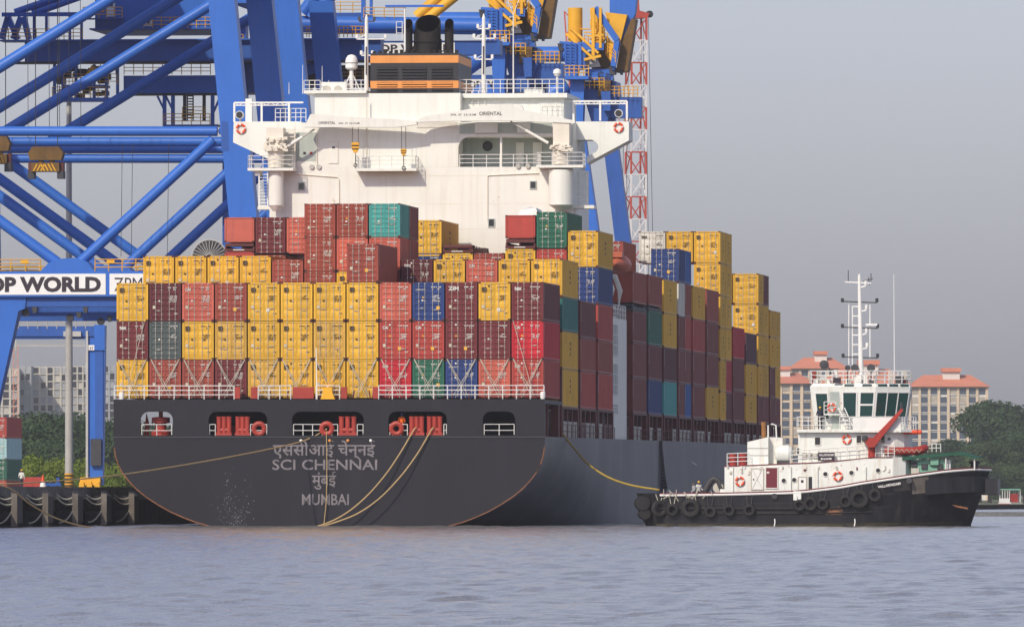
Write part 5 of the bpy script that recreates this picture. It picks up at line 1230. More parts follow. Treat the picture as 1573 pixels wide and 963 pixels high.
part('mast_head', M['mast_red'], lm, 'prism', [(tops - 1.0, zt), (tops + 1.3, zt), (tops + 1.5, zt + .6), (tops + .2, zt + .9), (tops, zt + 4), (tops - .3, zt + 4), (tops - .5, zt + .8)], -.6, .6, 'y')
part('sheave', M['dark_steel'], lm, 'lathe', [(.45, -.2), (.45, .2)], (tops + 1.75, 0, zt + .5), 12, 0, 'y')
# second, thinner red mast between the boom cranes
LF2 = Frame(at(870, 700, 1300).x, 1300.0, 0, 0); l2 = fempty('lattice_mast', LF2, 'thin red lattice jib between the two raised boom cranes', 'mast')
a, b = LF2.hit(884, 160, y=0.0), LF2.hit(874, 18, y=0.0); m = MB()
for dx in (-.6, .6): m.beam(a + Vector((dx, 0, 0)), b + Vector((dx, 0, 0)), .2)
for i in range(8): p, q = a.lerp(b, i / 8), a.lerp(b, (i + 1) / 8); s = 1 if i % 2 else -1; m.beam(p + Vector((.6 * s, 0, 0)), q - Vector((.6 * s, 0, 0)), .14)
m.beam((a.x, 0, .5), a, 1.2); m.build('jib_lattice', M['mast_red'], l2)

# ---------------------------------------------------------------- yard crane, light pole and things on the quay
YF = Frame(at(90, 740, 1060).x, 1060.0, -PHI, QZ); yc = fempty('yard_crane', YF, 'blue rubber tyred yard crane numbered 37 behind the light pole', 'crane')
def yh(px, py): return YF.hit(px, py, y=0.0)
def ybx(n, mt, p0, p1, q0, q1, y0, y1): return part(n, M[mt], yc, 'box', yh(p0, q0).x, yh(p1, q0).x, y0, y1, yh(p0, q1).z, yh(p0, q0).z)
ybx('top_girder', 'blue2', -120, 150, 500, 517, 0, 1.6); ybx('girder_soffit', 'blue2', -120, 132, 517.3, 521, .2, 1.4)
m = MB(); m.rail(yh(-60, 505), yh(146, 505), .95, 14, .05, 3); m.rail(yh(-60, 492), yh(118, 492), .6, 8, .05, 1); m.build('girder_railing', M['steel'], yc)
for q in (0, 1):
    m = MB(); p = [yh(130, 500), yh(161, 500), yh(157, 745), yh(136, 745)] if q == 0 else [yh(-60, 500), yh(-30, 500), yh(-32, 745), yh(-52, 745)]
    m.prism([(a.x, max(a.z, .45)) for a in p], .2, 1.4, 'y'); m.build('leg', M['blue'], yc, smooth=False)
ybx('leg_face', 'blue2', 146, 158, 500, 690, .05, .19); ybx('leg_top', 'blue', 145, 161, 499, 538, -.1, .04); ybx('cable_duct', 'steel', 132, 135.5, 508, 740, -.15, .0); ybx('power_box', 'steel', 98, 125, 509, 517, -.35, -.01)
ybx('number_plate', 'sign', 136, 146, 530, 538, -.06, .03); lettering('37', M['ink'], yc, (yh(137, 537).x, -.065, yh(137, 537).z), .30, width=.45, bold=.02, name='crane_number')
part('whip_aerial', M['dark_steel'], yc, 'tube', yh(153, 499), yh(153, 480), .05, n=5)
ybx('lower_housing', 'dark_steel', 140, 156, 674, 715, -.4, .19); ybx('bogie_beam', 'yellow', 124, 155, 733, 745, -.6, 1.6)
for px in (127, 139, 151): part('wheel_guard', M['yellow'], yc, 'prism', [(yh(px - 5, 0).x, .1), (yh(px + 5, 0).x, .1), (yh(px + 3, 0).x, 1.0), (yh(px - 3, 0).x, 1.0)], -.9, -.61, 'y')
# light pole
LPF = Frame(at(106, 740, 975).x, 975.0, 0, QZ); lp = fempty('light_pole', LPF, 'tall grey light pole with yellow and black striped base on the quay', 'light pole')
zt = LPF.hit(106, 152, y=0.0).z
part('pole', M['steel'], lp, 'lathe', [(.42, 0.02), (.40, 3), (.35, 16), (.25, zt)], (0, 0, 0), 16); part('base_plinth', M['sign'], lp, 'box', -.85, .55, -.6, .6, 0, .24)
for i in range(9): part('base_stripe', M['yellow'] if i % 2 == 0 else M['ink'], lp, 'lathe', [(.445, .25 + i * .165), (.442, .412 + i * .165)], (0, 0, 0), 16, 0, 'z', False)
m = MB(); m.lathe([(.5, zt), (.6, zt + .15), (.1, zt + .3)], (0, 0, 0), 14); m.build('lamp_ring', M['steel'], lp)
for i in range(7): a = i / 7 * 6.28; part('floodlight', M['white_trim'], lp, 'prism', [(1.5 * math.cos(a) - .5, zt + .0), (1.5 * math.cos(a) + .5, zt + .05), (1.5 * math.cos(a) + .4, zt + .35), (1.5 * math.cos(a) - .3, zt + .5)], .9 * math.sin(a) - .2, .9 * math.sin(a) + .2, 'y')
# stacked containers at the far left
yfr = Frame(at(10, 740, 1230).x, 1230.0, -PHI, at(10, 640, 1230).z - 4 * 2.621); g = 'stacked containers at the left edge of the quay'
for i, (cd_, lb) in enumerate((('O', 'orange red container at the bottom of the stack at the left edge'), ('G', 'green container in the stack at the left edge of the quay'), ('c', 'pale cyan container in the stack at the left edge of the quay'), ('O', 'orange red container topping the stack at the left edge of the quay'))):
    container(cd_, yfr, -CW / 2, 0, i * 2.621, ST, 12.19, True, None, lb, g, seed=500 + i)
o = MB(); o.box(-1.0, 1.0, 0, 1.2, 0, 1.0); o.box(-.9, .9, .1, 1.1, 1.0, 1.08); o = o.build('steel_box', CC['O'][0], None); w = at(49, 744, 830); o.location = (w.x, 830, QZ); tag(o, 'red steel box on the quay right of the worker', 'box')
r = empty('cable_trolley', (at(78, 744, 850).x, 850, QZ), 0, 'low blue trolley on the quay beside the light pole', 'trolley')
part('bed', M['blue2'], r, 'box', -1.9, .9, -.5, .5, .35, .6); part('post', M['blue2'], r, 'box', -1.2, -1.0, -.4, .4, .6, 1.15); part('post', M['blue2'], r, 'box', .5, .75, -.4, .4, .6, 1.1)
for x in (-1.5, -.2, .6): part('wheel', M['rubber'], r, 'lathe', [(.2, -.12), (.2, .12)], (x, -.45, .2), 12, 0, 'y')
r = empty('traffic_cone', (at(66, 744, 790).x, 790, QZ), 0, 'orange and white traffic cone on the quay', 'traffic cone')
part('cone', M['lifebuoy_orange'], r, 'lathe', [(.3, .04), (.24, .3), (.04, 1.2)], (0, 0, 0), 12); part('cone_base', M['lifebuoy_orange'], r, 'box', -.36, .36, -.36, .36, 0, .04); part('white_band', M['white_trim'], r, 'lathe', [(.262, .25), (.172, .66)], (0, 0, 0), 12, 0, 'z', False)
# cable reel of the near crane, above the stern stack
KR = crane_frame(112.0); p = KR.hit(322, 392, y=0.0)
r = empty('cable_reel', KR.world((p.x, 0, p.z - .2)), -PHI, 'big grey spoked cable reel behind the yellow containers, mounted on the crane', 'cable reel'); RR = 1.55
m = MB(); m.torus((0, -.12, 0), RR, .06, 'y', 32, 6)
for i in range(28): a = i / 28 * 6.283; m.tube((.25 * math.cos(a), -.25, .25 * math.sin(a)), (RR * math.cos(a), -.12, RR * math.sin(a)), .03, n=4)
m.build('spoke_wheel', M['steel'], r); part('cable_drum', M['dark_steel'], r, 'lathe', [(RR * .95, -.02), (RR * .95, .35)], (0, 0, 0), 32, 0, 'y')
part('reel_post', M['blue2'], r, 'box', -.3, .3, .4, .9, -(p.z - .2), 0)
# ---------------------------------------------------------------- tugboat
TYAW = R(-8)
TF = Frame(at(1255, 700, 748).x, 748.0, TYAW); T = fempty('tugboat', TF, 'black hulled tugboat with white deckhouse beside the ship\'s stern', 'tugboat')
HBT = 4.3
def th(px, py, y=-3.0): return TF.hit(px, py, y=y)
xa, xb = th(984, 780, 0).x, th(1522, 760, 0).x
rail_pts = [(984, 757), (1023, 758), (1110, 757), (1215, 754.5), (1240, 752.5), (1290, 746.5), (1325, 740), (1388, 730.5), (1452, 721.5), (1500, 718), (1523, 719)]
rx = [(th(a, b, -3.6 if 1000 < a < 1480 else -1.0).x, th(a, b, -3.6).z) for a, b in rail_pts]
def railz(x): return float(np.interp(x, [p[0] for p in rx], [p[1] for p in rx]))
L_ = xb - xa; NST = 40; zl = [1.0, .86, .66, .46, .3, .16, .05, -.05, -.2]
def halfb(t, q):
    """half breadth at length fraction t, height fraction q (1 = rail)"""
    s = 1 - max(0, (.13 - t) / .13) ** 2.4 * .42
    fw = max(0, (t - .60) / .40)
    rail = (1 - fw ** 2.9) ** .5 if fw < 1 else 0
    wl = max(0, 1 - fw ** 1.55)
    qq = max(0, min(1, q)); b = (rail * qq ** .8 + wl * (1 - qq ** .8)) * s
    return HBT * max(b, .012) * (1 - .07 * (1 - qq))
m = MB(); nr = len(zl)
def hpos(i, j, side):
    t = i / NST; q = zl[j]; 
    over_b = (max(q, 0) - 1) * 1.55 * max(0, (t - .75) / .25) ** 1.3; over_s = (1 - max(q, 0)) * .75 * max(0, (.10 - t) / .10)
    x = xa + L_ * t + over_b + over_s; z = railz(xa + L_ * t) * q if q > 0 else q * 4
    return (x, side * halfb(t, q), z)
for side in (-1, 1):
    n0 = len(m.v); m.v += [hpos(i, j, side) for i in range(NST + 1) for j in range(nr)]
    for i in range(NST):
        for j in range(nr - 1): m.f.append((n0+i*nr+j, n0+i*nr+j+1, n0+(i+1)*nr+j+1, n0+(i+1)*nr+j)); m.mi.append(0)
n0 = len(m.v); m.v += [hpos(0, j, sd_) for sd_ in (-1, 1) for j in range(nr)]
for j in range(nr - 1): m.f.append((n0+j, n0+j+1, n0+nr+j+1, n0+nr+j)); m.mi.append(0)
m.build('hull', M['tug_black'], T)
# rail cap: white strip with maroon top
for dz, w, mt, nm in ((-.13, .085, 'white_trim', 'rail_stripe'), (.0, .055, 'tug_rail', 'rail_cap')):
    for side in (-1, 1):
        pts = [(hpos(i, 0, side)[0], side * (halfb(i / NST, 1) + .015), hpos(i, 0, side)[2] + dz) for i in range(3, NST + 1)]
        part(nm, M[mt], T, 'path', pts, w, 6)
part('deck', M['red_dark'], T, 'prism', [(hpos(i, 3, 1)[0], halfb(i / NST, .33) - .12) for i in range(NST - 2)] + [(hpos(i, 3, -1)[0], -halfb(i / NST, .33) + .12) for i in range(NST - 3, -1, -1)], 1.35, 1.4, 'z')
for q, r_ in ((.62, .09), (.45, .06)):
    part('rubbing_strake', M['rubber'], T, 'path', [(hpos(i, 0, -1)[0], -halfb(i / NST, q) - .02, (1.35 + .9 * max(0, i / NST - .5)) * q / .62) for i in range(3, int(NST * .72))], r_, 6)
# big bow and stern fenders
m = MB(); ring = []
for k in range(-10, 11):
    u = abs(k) / 10; t = 1 - .17 * u ** 1.6; sd_ = 1 if k > 0 else -1; bb = halfb(min(t, .9995), .80); zc = railz(xa + L_ * t)
    xo = xa + L_ * t - .30 * max(0, (t - .75) / .25) ** 1.3
    nx_ = (1 - u) ** .6; ny_ = u ** .5
    for off in (-.15, .34 * (.55 + .45 * (1 - u))):
        for zf in (.585, .86): ring.append((xo + nx_ * off, sd_ * (bb + ny_ * off) if k else 0.0, zc * zf))
for k in range(20):
    a_, b_ = k * 4, k * 4 + 4
    m.f += [(a_+2, a_+3, b_+3, b_+2), (a_+1, a_+3, b_+3, b_+1), (a_, a_+2, b_+2, b_)]; m.mi += [0, 0, 0]
m.v += ring; m.f += [(0, 1, 3, 2), (80, 81, 83, 82)]; m.mi += [0, 0]; m.build('bow_fender', M['tug_black'], T)
part('bow_fender_face', M['tug_black'], T, 'box', xb - 1.3, xb + .62, -1.15, 1.15, railz(xb) * .54, railz(xb) * .82)
m = MB(); pts = [(xa + .15 + .55 * (abs(k) / 7) ** 2, k / 7 * halfb(.06, .8) * 1.02, 1.75) for k in range(-7, 8)]
m.path(pts, .55, 12); m.build('stern_fender', M['rubber'], T)
m = MB(); m.path([(xa + .25 + .6 * (abs(k) / 7) ** 2, k / 7 * halfb(.06, .6) * 1.0, .95) for k in range(-7, 8)], .42, 10); m.build('stern_fender', M['rubber'], T)
m = MB(); m.path([(xa + .55, -2.5, .6), (xa + .95, -2.4, -.2)], .12, 6).path([(xa + .95, -2.6, .5), (xa + 1.3, -2.5, -.2)], .1, 6); m.build('stern_frame', M['tug_black'], T)
def hull_patch(nm, mat, t0, t1, q0, q1, off=.014, n=24):
    m = MB()
    for i in range(n + 1):
        t = t0 + (t1 - t0) * i / n; i_ = t * NST
        for q in (q0, q1):
            zz = railz(xa + L_ * t) * q; xx = xa + L_ * t + (q - 1) * 1.55 * max(0, (t - .75) / .25) ** 1.3; m.v.append((xx, -halfb(t, q) - off, zz))
    for i in range(n): m.f.append((2*i, 2*i+2, 2*i+3, 2*i+1)); m.mi.append(0)
    return m.build(nm, M[mat], T)
M['growth'] = paint('waterline_weed', (.055, .048, .025), .8, .5, .2, scale=1.5)
M['tug_grey'] = paint('worn_grey_black_paint', (.038, .036, .036), .5, .4, .25, .08, scale=.8)
hull_patch('waterline_growth', 'growth', .06, .97, -.0, .075)
hull_patch('bow_plating', 'tug_grey', .74, .985, .70, .955)
hull_patch('repair_plate', 'fender_edge', .792, .838, .62, .93, .022, 6)
for q_ in (.40, .66): hull_patch('weld_line', 'tug_grey', .06, .74, q_, q_ + .018, .02)
# tyres hung along the side
G = 'tyre fenders hung along the tug\'s side'
tys = [(1013, 781, 13, 'large worn tyre fender nearest the tug\'s stern'), (1033, 783, 9.5, 'small tyre fender second from the tug\'s stern'), (1061, 780, 14.5, 'largest tyre fender on the after part of the tug, below the crew'), (1091, 786, 9, 'small tyre fender just forward of the large after one'), (1120, 784, 9, 'tyre fender below the drums on the tug\'s upper deck'), (1151, 783.5, 9, 'tyre fender below the white door of the tug'),
       (1228, 776, 9, 'tyre fender at the left end of the midships cluster'), (1245, 773.5, 11, 'larger tyre fender, second of the midships cluster'), (1264, 774, 9, 'tyre fender, third of the midships cluster'), (1299, 770, 10, 'tyre fender just left of the biggest forward tyre'), (1320, 766.5, 14.5, 'biggest tyre fender forward, below the tug\'s deck crane'), (1344, 760.7, 10, 'foremost tyre fender on the tug\'s side, near its name')]
for px, py, rp, lb in tys:
    x0 = th(px, py, -4.3).x; t = (x0 - xa) / L_; z = TF.hit(px, py, y=-4.5).z; b = max(halfb(t, min(1, z / railz(x0))), halfb(t, .62)) + .2; Rr = rp / 20.3
    r = empty('tyre_fender', TF.world((th(px, py, -b).x, -b, z)), TYAW + (R(25) if t < .1 else 0), lb, 'tyre', G)
    m = MB(); m.torus((0, 0, 0), Rr * .74, Rr * .30, 'y', 24, 10); m.build('tyre', M['rubber'], r)
    m = MB(); m.torus((0, -Rr * .26, 0), Rr * .60, Rr * .03, 'y', 24, 5).torus((0, -Rr * .22, 0), Rr * .9, Rr * .03, 'y', 24, 5); m.build('tread_rib', M['rubber'], r)
    m = MB()
    for dx in (-.12, .12): m.path([(dx, -.02, Rr * .9), (dx * 2.2, .1, railz(x0) - z - .05)], .03, 5)
    m.build('hanging_rope', M['rope_pale'] if t < .2 else M['dark_steel'], r)
rnd = random.Random(9); m = MB()
for k in range(16):
    px = rnd.uniform(1018, 1105); p = th(px, rnd.uniform(760, 772), -4.45); m.path([p, p + Vector((rnd.uniform(-.5, .5), -.03, rnd.uniform(.2, .5)))], .03, 5)
m.build('loose_rope', M['rope_pale'], T)
# scraped, rusty patch and exhaust water
M['scraped'] = paint('scraped_rusty_black_paint', (.02, .018, .018), .6, .4, .1, .62, (.34, .15, .07), scale=2, rustsize=2.6)
hull_patch('rust_patch', 'scraped', (th(1268, 780, -4.3).x - xa) / L_, (th(1294, 780, -4.3).x - xa) / L_, .30, .50, .016, 8)
for px in (1190, 1313): part('discharge_water', M['white_trim'], T, 'path', [th(px, 797, -4.3), th(px + .5, 802, -4.55), th(px - 1, 809, -4.75)], .045, 6)
# anchor recess and draught marks at the bow
o = part('anchor', M['hull_edge'], T, 'prism', [(th(1462, 775, -3.2).x, th(1462, 775).z), (th(1485, 779, -3.2).x, th(1485, 779).z), (th(1486, 782, -3.2).x, th(1486, 782).z), (th(1470, 779, -3.2).x, th(1470, 779).z)], -2.9, -2.3, 'y')
lettering('VALLARPADAM', M['white_ink'], T, th(1349, 749.5, -4.22), .20, (R(90), R(-9), R(1)), .02, width=1.72, name='boat_name')
# main deckhouse
ZD = 1.4
def tz(py, y=-3.0, px=1255): return TF.hit(px, py, y=y).z
def txx(px, y=-3.0): return TF.hit(px, 700, y=y).x
HW = 3.0
h0 = txx(1113); h1 = txx(1372)
z_top = tz(712)
m = MB(); xm = h1; zr = tz(702, px=1340)
m.prism([(h0, ZD), (xm, ZD), (xm, zr), (txx(1262), tz(709.6)), (h0, tz(715.5))], -HW, HW, 'y'); m.build('deckhouse', M['tug_white'], T, smooth=False)
m = MB(); m.prism([(xm, -HW), (xm + .9, -HW + .5), (xm + 1.25, -HW + 1.6), (xm + 1.25, HW - 1.6), (xm + .9, HW - .5), (xm, HW)], ZD, zr, 'z'); m.build('deckhouse_front', M['tug_white'], T, smooth=False)
part('green_front', M['tug_green'], T, 'box', xm + 1.26, txx(1452), -2.1, 2.1, ZD, tz(706, px=1420))
for px, py in ((1404, 713), (1420, 716), (1433, 711), (1444, 716)): p = th(px, py, -2.1); part('green_fitting', M['dark_steel'], T, 'box', p.x - .22, p.x + .22, -2.25, -2.105, p.z - .2, p.z + .2)
p = th(1436, 709, -2.1); part('green_box', M['tug_green'], T, 'box', p.x - .3, p.x + .3, -2.4, -2.105, p.z - .25, p.z + .25)
part('white_panel', M['white_trim'], T, 'box', txx(1452, -2), txx(1460, -2), -2.0, -1.9, tz(722), tz(706)) 
# canopy
m = MB(); a, b, c = th(1386, 703, -2.6), th(1474, 695, -2.6), th(1502, 703, -2.6)
yy = (-2.7, 2.7); vs = [(q.x, y, q.z) for y in yy for q in (a, b, c)] + [(q.x, y, q.z + .05) for y in yy for q in (a, b, c)]
m.add(vs, [(0,1,4,3), (1,2,5,4), (6,9,10,7), (7,10,11,8), (0,6,7,1), (1,7,8,2), (3,4,10,9), (4,5,11,10), (0,3,9,6), (2,8,11,5)]); m.add([(a.x, -2.71, a.z - .18), (b.x, -2.71, b.z - .16), (c.x, -2.71, c.z - .1), (c.x, -2.71, c.z), (b.x, -2.71, b.z), (a.x, -2.71, a.z)], [(0,1,4,5), (1,2,3,4)]); m.build('canopy', M['canopy'], T, smooth=False)
for px in (1453, 1497): part('canopy_post', M['white_trim'], T, 'tube', th(px, 722, -2.4), th(px, 703, -2.4), .06, n=6)
m = MB(); p = th(1497, 716, -.6); m.lathe([(.55, -.6), (.55, -.35), (.3, -.3), (.3, .2), (.42, .25), (.42, .4)], (p.x, -.6, p.z), 14); m.build('anchor_windlass', M['dark_steel'], T)
for p0_, p1_ in ((1113, 1262), (1262, 1340), (1340, 1371)):
    z0_, z1_ = (float(np.interp(p_, [1113, 1262, 1340, 1372], [tz(715.5), tz(709.6), tz(702, px=1340), zr])) for p_ in (p0_, p1_))
    part('deck_edge_strip', M['tug_rail'], T, 'beam', (txx(p0_), -HW - .02, z0_ - .02), (txx(p1_), -HW - .02, z1_ - .02), .06, .07)
rnd = random.Random(31)
for k in range(22):
    px, py = rnd.uniform(1115, 1370), rnd.uniform(714, 728); p = th(px, py, -HW); w_, h_ = rnd.uniform(.03, .10), rnd.uniform(.06, .22)
    part('wall_fitting', M[rnd.choice(('white_rusty', 'bld_tan', 'tug_rail', 'white_rusty'))], T, 'box', p.x - w_, p.x + w_, -HW - .09, -HW - .002, p.z - h_, p.z + h_ * .3)
for px in (1126, 1215, 1256, 1330): part('vent_pipe', M['tug_white'], T, 'tube', (txx(px), -HW - .07, ZD + .1), (txx(px), -HW - .07, tz(717)), .05, n=6)
# doors and ports on the deckhouse side
def tdoor(p0, p1, q0, q1, mat, lab=None, frame='white_rusty'):
    x0, x1, z0, z1 = txx(p0), txx(p1), tz(q1), tz(q0); o = part('door', M[mat], T, 'box', x0, x1, -HW - .05, -HW - .002, z0, z1)
    if lab: o['label'] = lab
    e = .07; m = MB(); m.box(x0 - e, x1 + e, -HW - .08, -HW - .001, z1, z1 + e).box(x0 - e, x1 + e, -HW - .08, -HW - .001, z0 - e, z0).box(x0 - e, x0, -HW - .08, -HW - .001, z0, z1).box(x1, x1 + e, -HW - .08, -HW - .001, z0, z1); m.build('door_frame', M[frame], o)
    return o
o = tdoor(1155, 1172, 720, 751, 'white_trim', None, 'bld_tan'); part('door_handle', M['dark_steel'], o, 'box', txx(1157), txx(1158.5), -HW - .12, -HW - .051, tz(737), tz(735))
m = MB(); m.beam((txx(1156), -HW - .06, tz(721)), (txx(1171), -HW - .06, tz(750)), .03).beam((txx(1171), -HW - .06, tz(721)), (txx(1156), -HW - .06, tz(750)), .03); m.build('door_brace', M['bld_tan'], o)
tdoor(1177, 1194, 718.5, 749, 'tug_rail', 'open maroon doorway')
o = tdoor(1227, 1238, 733, 757, 'white_trim', None, 'bld_tan'); part('door_window', M['glass_dark'], o, 'box', txx(1230.5), txx(1234.5), -HW - .06, -HW - .051, tz(741), tz(737))
part('door', M['glass_dark'], T, 'box', txx(1242), txx(1247.5), -HW - .02, -HW - .001, tz(751), tz(732))['label'] = 'doorway with its dark inside painted flat'  # flat dark panel carries the shade inside an open doorway
for px, py in ((1204, 738), (1220, 737), (1268, 728), (1308, 726), (1349, 722.5), (1387.5, 720)):
    y_ = -HW if px < 1372 else -HW + .7
    p = th(px, py, y_ - .02); o = part('porthole', M['glass_dark'], T, 'lathe', [(.17, y_ - .04), (.17, y_ - .003)], (p.x, 0, p.z), 14, 0, 'y'); m = MB(); m.torus((p.x, y_ - .03, p.z), .19, .035, 'y', 16, 6); m.build('porthole_rim', M['white_rusty'], o)
G = 'lifebuoys on the tug'
buoy('red and white lifebuoy low on the tug\'s deckhouse near its stern', TF, th(1136.5, 739, -HW - .1), .30, 'y', G); buoy('red and white lifebuoy in the middle of the tug\'s deckhouse side', TF, th(1287, 731, -HW - .1), .30, 'y', G)
part('bulwark_gate', M['tug_white'], T, 'box', txx(1219, -4.2), txx(1231, -4.2), -4.38, -4.32, tz(768, -4.2), tz(754, -4.2)); part('fairlead', M['dark_steel'], T, 'lathe', [(.22, -4.42), (.22, -4.3)], (txx(1190, -4.3), 0, tz(762, -4.3)), 12, 0, 'y'); part('fairlead', M['dark_steel'], T, 'lathe', [(.22, -4.36), (.22, -4.1)], (txx(1397, -4.2), 0, tz(738, -4.2, 1397)), 12, 0, 'y')
p = th(1406, 724, -3.6); part('davit_head', M['bld_tan'], T, 'box', p.x - .3, p.x + .3, -3.8, -3.4, p.z - .15, p.z + .25); part('davit_post', M['bld_tan'], T, 'tube', (p.x, -3.6, p.z - .5), (p.x, -3.6, p.z), .07, n=6)
# upper deck rails, boxes
m = MB(); zu = lambda px: float(np.interp(px, [1113, 1262, 1340, 1372], [tz(715.5), tz(709.6), tz(702, px=1340), zr]))
def trl(p, q, n, y=-HW + .08, h=.92, rows=3, name='deck_rail', dz=0.0):
    m = MB(); m.rail((txx(p, y), y, zu(p) + dz), (txx(q, y), y, zu(q) + dz), h, n, .028, rows); m.build(name, M['white_trim'], T)
trl(1117, 1150, 2); trl(1214, 1330, 8); trl(1345, 1374, 3)
m = MB(); a, b, c, d = th(1148, 673, -2.4), th(1180, 673, -2.4), th(1181, 714, -2.4), th(1148, 714, -2.4)
m.prism([(a.x, zu(1148)), (b.x, zu(1148)), (b.x, tz(671)), (a.x, tz(678.5))], -2.4, .6, 'y'); m.build('engine_casing', M['tug_white'], T, smooth=False)
m = MB(); m.prism([(b.x + .003, zu(1160)), (b.x + 1.0, zu(1160)), (b.x + 1.0, tz(672)), (b.x + .003, tz(671))], -1.6, .6, 'y'); m.build('engine_casing', M['white_rusty'], T, smooth=False)
m = MB()
for py in (688, 699): m.tube((a.x, -2.44, tz(py)), (b.x, -2.44, tz(py)), .02, n=4)
m.build('casing_rail', M['steel'], T)
M['exhaust'] = paint('heat_stained_pipe', (.36, .16, .05), .5, .35, .2)
part('exhaust_pipe', M['exhaust'], T, 'tube', th(1173.5, 674, -1.4), th(1173, 648, -1.4), .19, n=12)
m = MB(); m.path([th(1180, 673, -1.6), th(1180, 653, -1.6), th(1186, 651, -1.6), th(1192, 653, -1.6), th(1193, 676, -1.6)], .06, 6); m.build('vent_pipe', M['white_trim'], T)
m = MB(); p = th(1204, 696, -1.9); m.lathe([(.1, -.72), (.45, -.62), (.62, -.4), (.62, .4), (.45, .62), (.1, .72)], (p.x, -1.9, p.z), 16, 0, 'x'); m.build('life_raft_canister', M['tug_white'], T)
part('canister_cradle', M['dark_steel'], T, 'box', p.x - .5, p.x + .5, -2.2, -1.5, zu(1204), p.z - .55); part('casing_opening', M['dark'], T, 'box', txx(1193, -1.6), txx(1201, -1.6), -1.63, -1.605, tz(692), tz(685))  # opening is a flat dark sheet, its inner shade painted
for i, px in enumerate((1125.5, 1140.5)):
    x = txx(px, -2.4); r = empty('oil_drum', TF.world((x, -2.2, zu(px))), TYAW, 'red steel drum on the tug\'s upper deck, ' + ('nearer the stern of the pair' if i == 0 else 'beside the white engine casing'), 'drum', 'red drums on the tug')
    part('drum_body', M['crane_red'], r, 'lathe', [(.30, 0), (.30, .27), (.32, .29), (.30, .31), (.30, .56), (.32, .58), (.30, .6), (.30, .86), (.28, .87)], (0, 0, 0), 18)
def smudge(par, x0, x1, y, z, h, n):
    m = MB(); w = (x1 - x0) / n; rr = random.Random(n)                 # worn, illegible letters
    for i in range(n): m.box(x0 + i * w, x0 + i * w + w * rr.uniform(.5, .8), y - .004, y, z + rr.uniform(0, .02), z + h * rr.uniform(.8, 1)); m.box(x0 + i * w, x0 + i * w + w * .9, y - .005, y, z + h * .45, z + h * .6)
    m.build('worn_lettering', M['white_ink'], par)
sb = part('name_board', M['ink'], T, 'box', txx(1256.5), txx(1282), -HW + .0, -HW + .06, tz(707.5), tz(694.5)); lettering('VALLARPADAM', M['white_ink'], sb, (txx(1258), -HW - .006, tz(700)), .16, width=txx(1280.5) - txx(1258), bold=.02); smudge(sb, txx(1261), txx(1278), -HW - .006, tz(706), .15, 7)
for i in range(3): part('bench_slat_seat', M['bld_tan'], T, 'box', txx(1231 + i * 8.3), txx(1237.5 + i * 8.3), -HW + .35, -HW + .75, zu(1240) + .35, zu(1240) + .75)
# second house and bridge deck
HW2 = 2.5
x0, x1 = txx(1226, -HW2), txx(1392, -HW2); zb0 = zu(1262) - .05; zb1 = tz(664, -HW2)
part('upper_house', M['tug_white'], T, 'box', x0, x1 - .9, -HW2, HW2, zb0, zb1)
m = MB(); m.prism([(x1 - .9, -HW2), (x1 - .2, -HW2 + .5), (x1 + .1, -HW2 + 1.4), (x1 + .1, HW2 - 1.4), (x1 - .2, HW2 - .5), (x1 - .9, HW2)], zb0, zb1, 'z'); m.build('upper_house_front', M['tug_white'], T, smooth=False)
bd = part('bridge_deck', M['tug_white'], T, 'prism', [(txx(1224, -3), -3.0), (txx(1384, -3), -3.0), (txx(1408, -2), -1.9), (txx(1412, 0), 0), (txx(1408, -2), 1.9), (txx(1384, -3), 3.0), (txx(1224, -3), 3.0)], zb1 + .005, zb1 + .22, 'z')
def twin(p0, p1, q0, q1, y, mat='glass_dark'):
    X0, X1, z0, z1 = txx(p0, y), txx(p1, y), tz(q1, y), tz(q0, y); o = part('window', M[mat], T, 'box', X0, X1, y - .03, y - .002, z0, z1); e = .055; m = MB()
    m.box(X0 - e, X1 + e, y - .06, y - .001, z1, z1 + e).box(X0 - e, X1 + e, y - .06, y - .001, z0 - e, z0).box(X0 - e, X0, y - .06, y - .001, z0, z1).box(X1, X1 + e, y - .06, y - .001, z0, z1); m.build('window_frame', M['white_rusty'], o)
twin(1252, 1260, 671.5, 683, -HW2); twin(1316, 1323, 669, 680, -HW2); twin(1354, 1359, 669, 680, -HW2, 'glass'); twin(1224.5, 1227.5, 688, 697, -HW2)
buoy('red and white lifebuoy on the tug\'s upper house below the bridge', TF, th(1300.5, 674.5, -HW2 - .1), .29, 'y', G)
p = th(1366, 674, -HW2); part('porthole', M['glass_dark'], T, 'lathe', [(.12, -HW2 - .03), (.12, -HW2 - .002)], (p.x, 0, p.z), 12, 0, 'y')
zbd = zb1 + .22
def brl(pts, n):
    m = MB()
    for (pa, ya), (pb, yb_) in zip(pts[:-1], pts[1:]): m.rail((txx(pa, ya), ya, zbd), (txx(pb, yb_), yb_, zbd), .95, n, .028, 3)
    m.build('bridge_rail', M['white_trim'], T)
brl([(1224, -2.9), (1268, -2.9)], 5); brl([(1290, -2.9), (1384, -2.9), (1407, -1.8)], 6); brl([(1224, -2.9), (1226, 0)], 4)
part('spray_screen', M['white_trim'], T, 'box', txx(1310, -2.95), txx(1384, -2.95), -2.97, -2.95, zbd, zbd + .88)
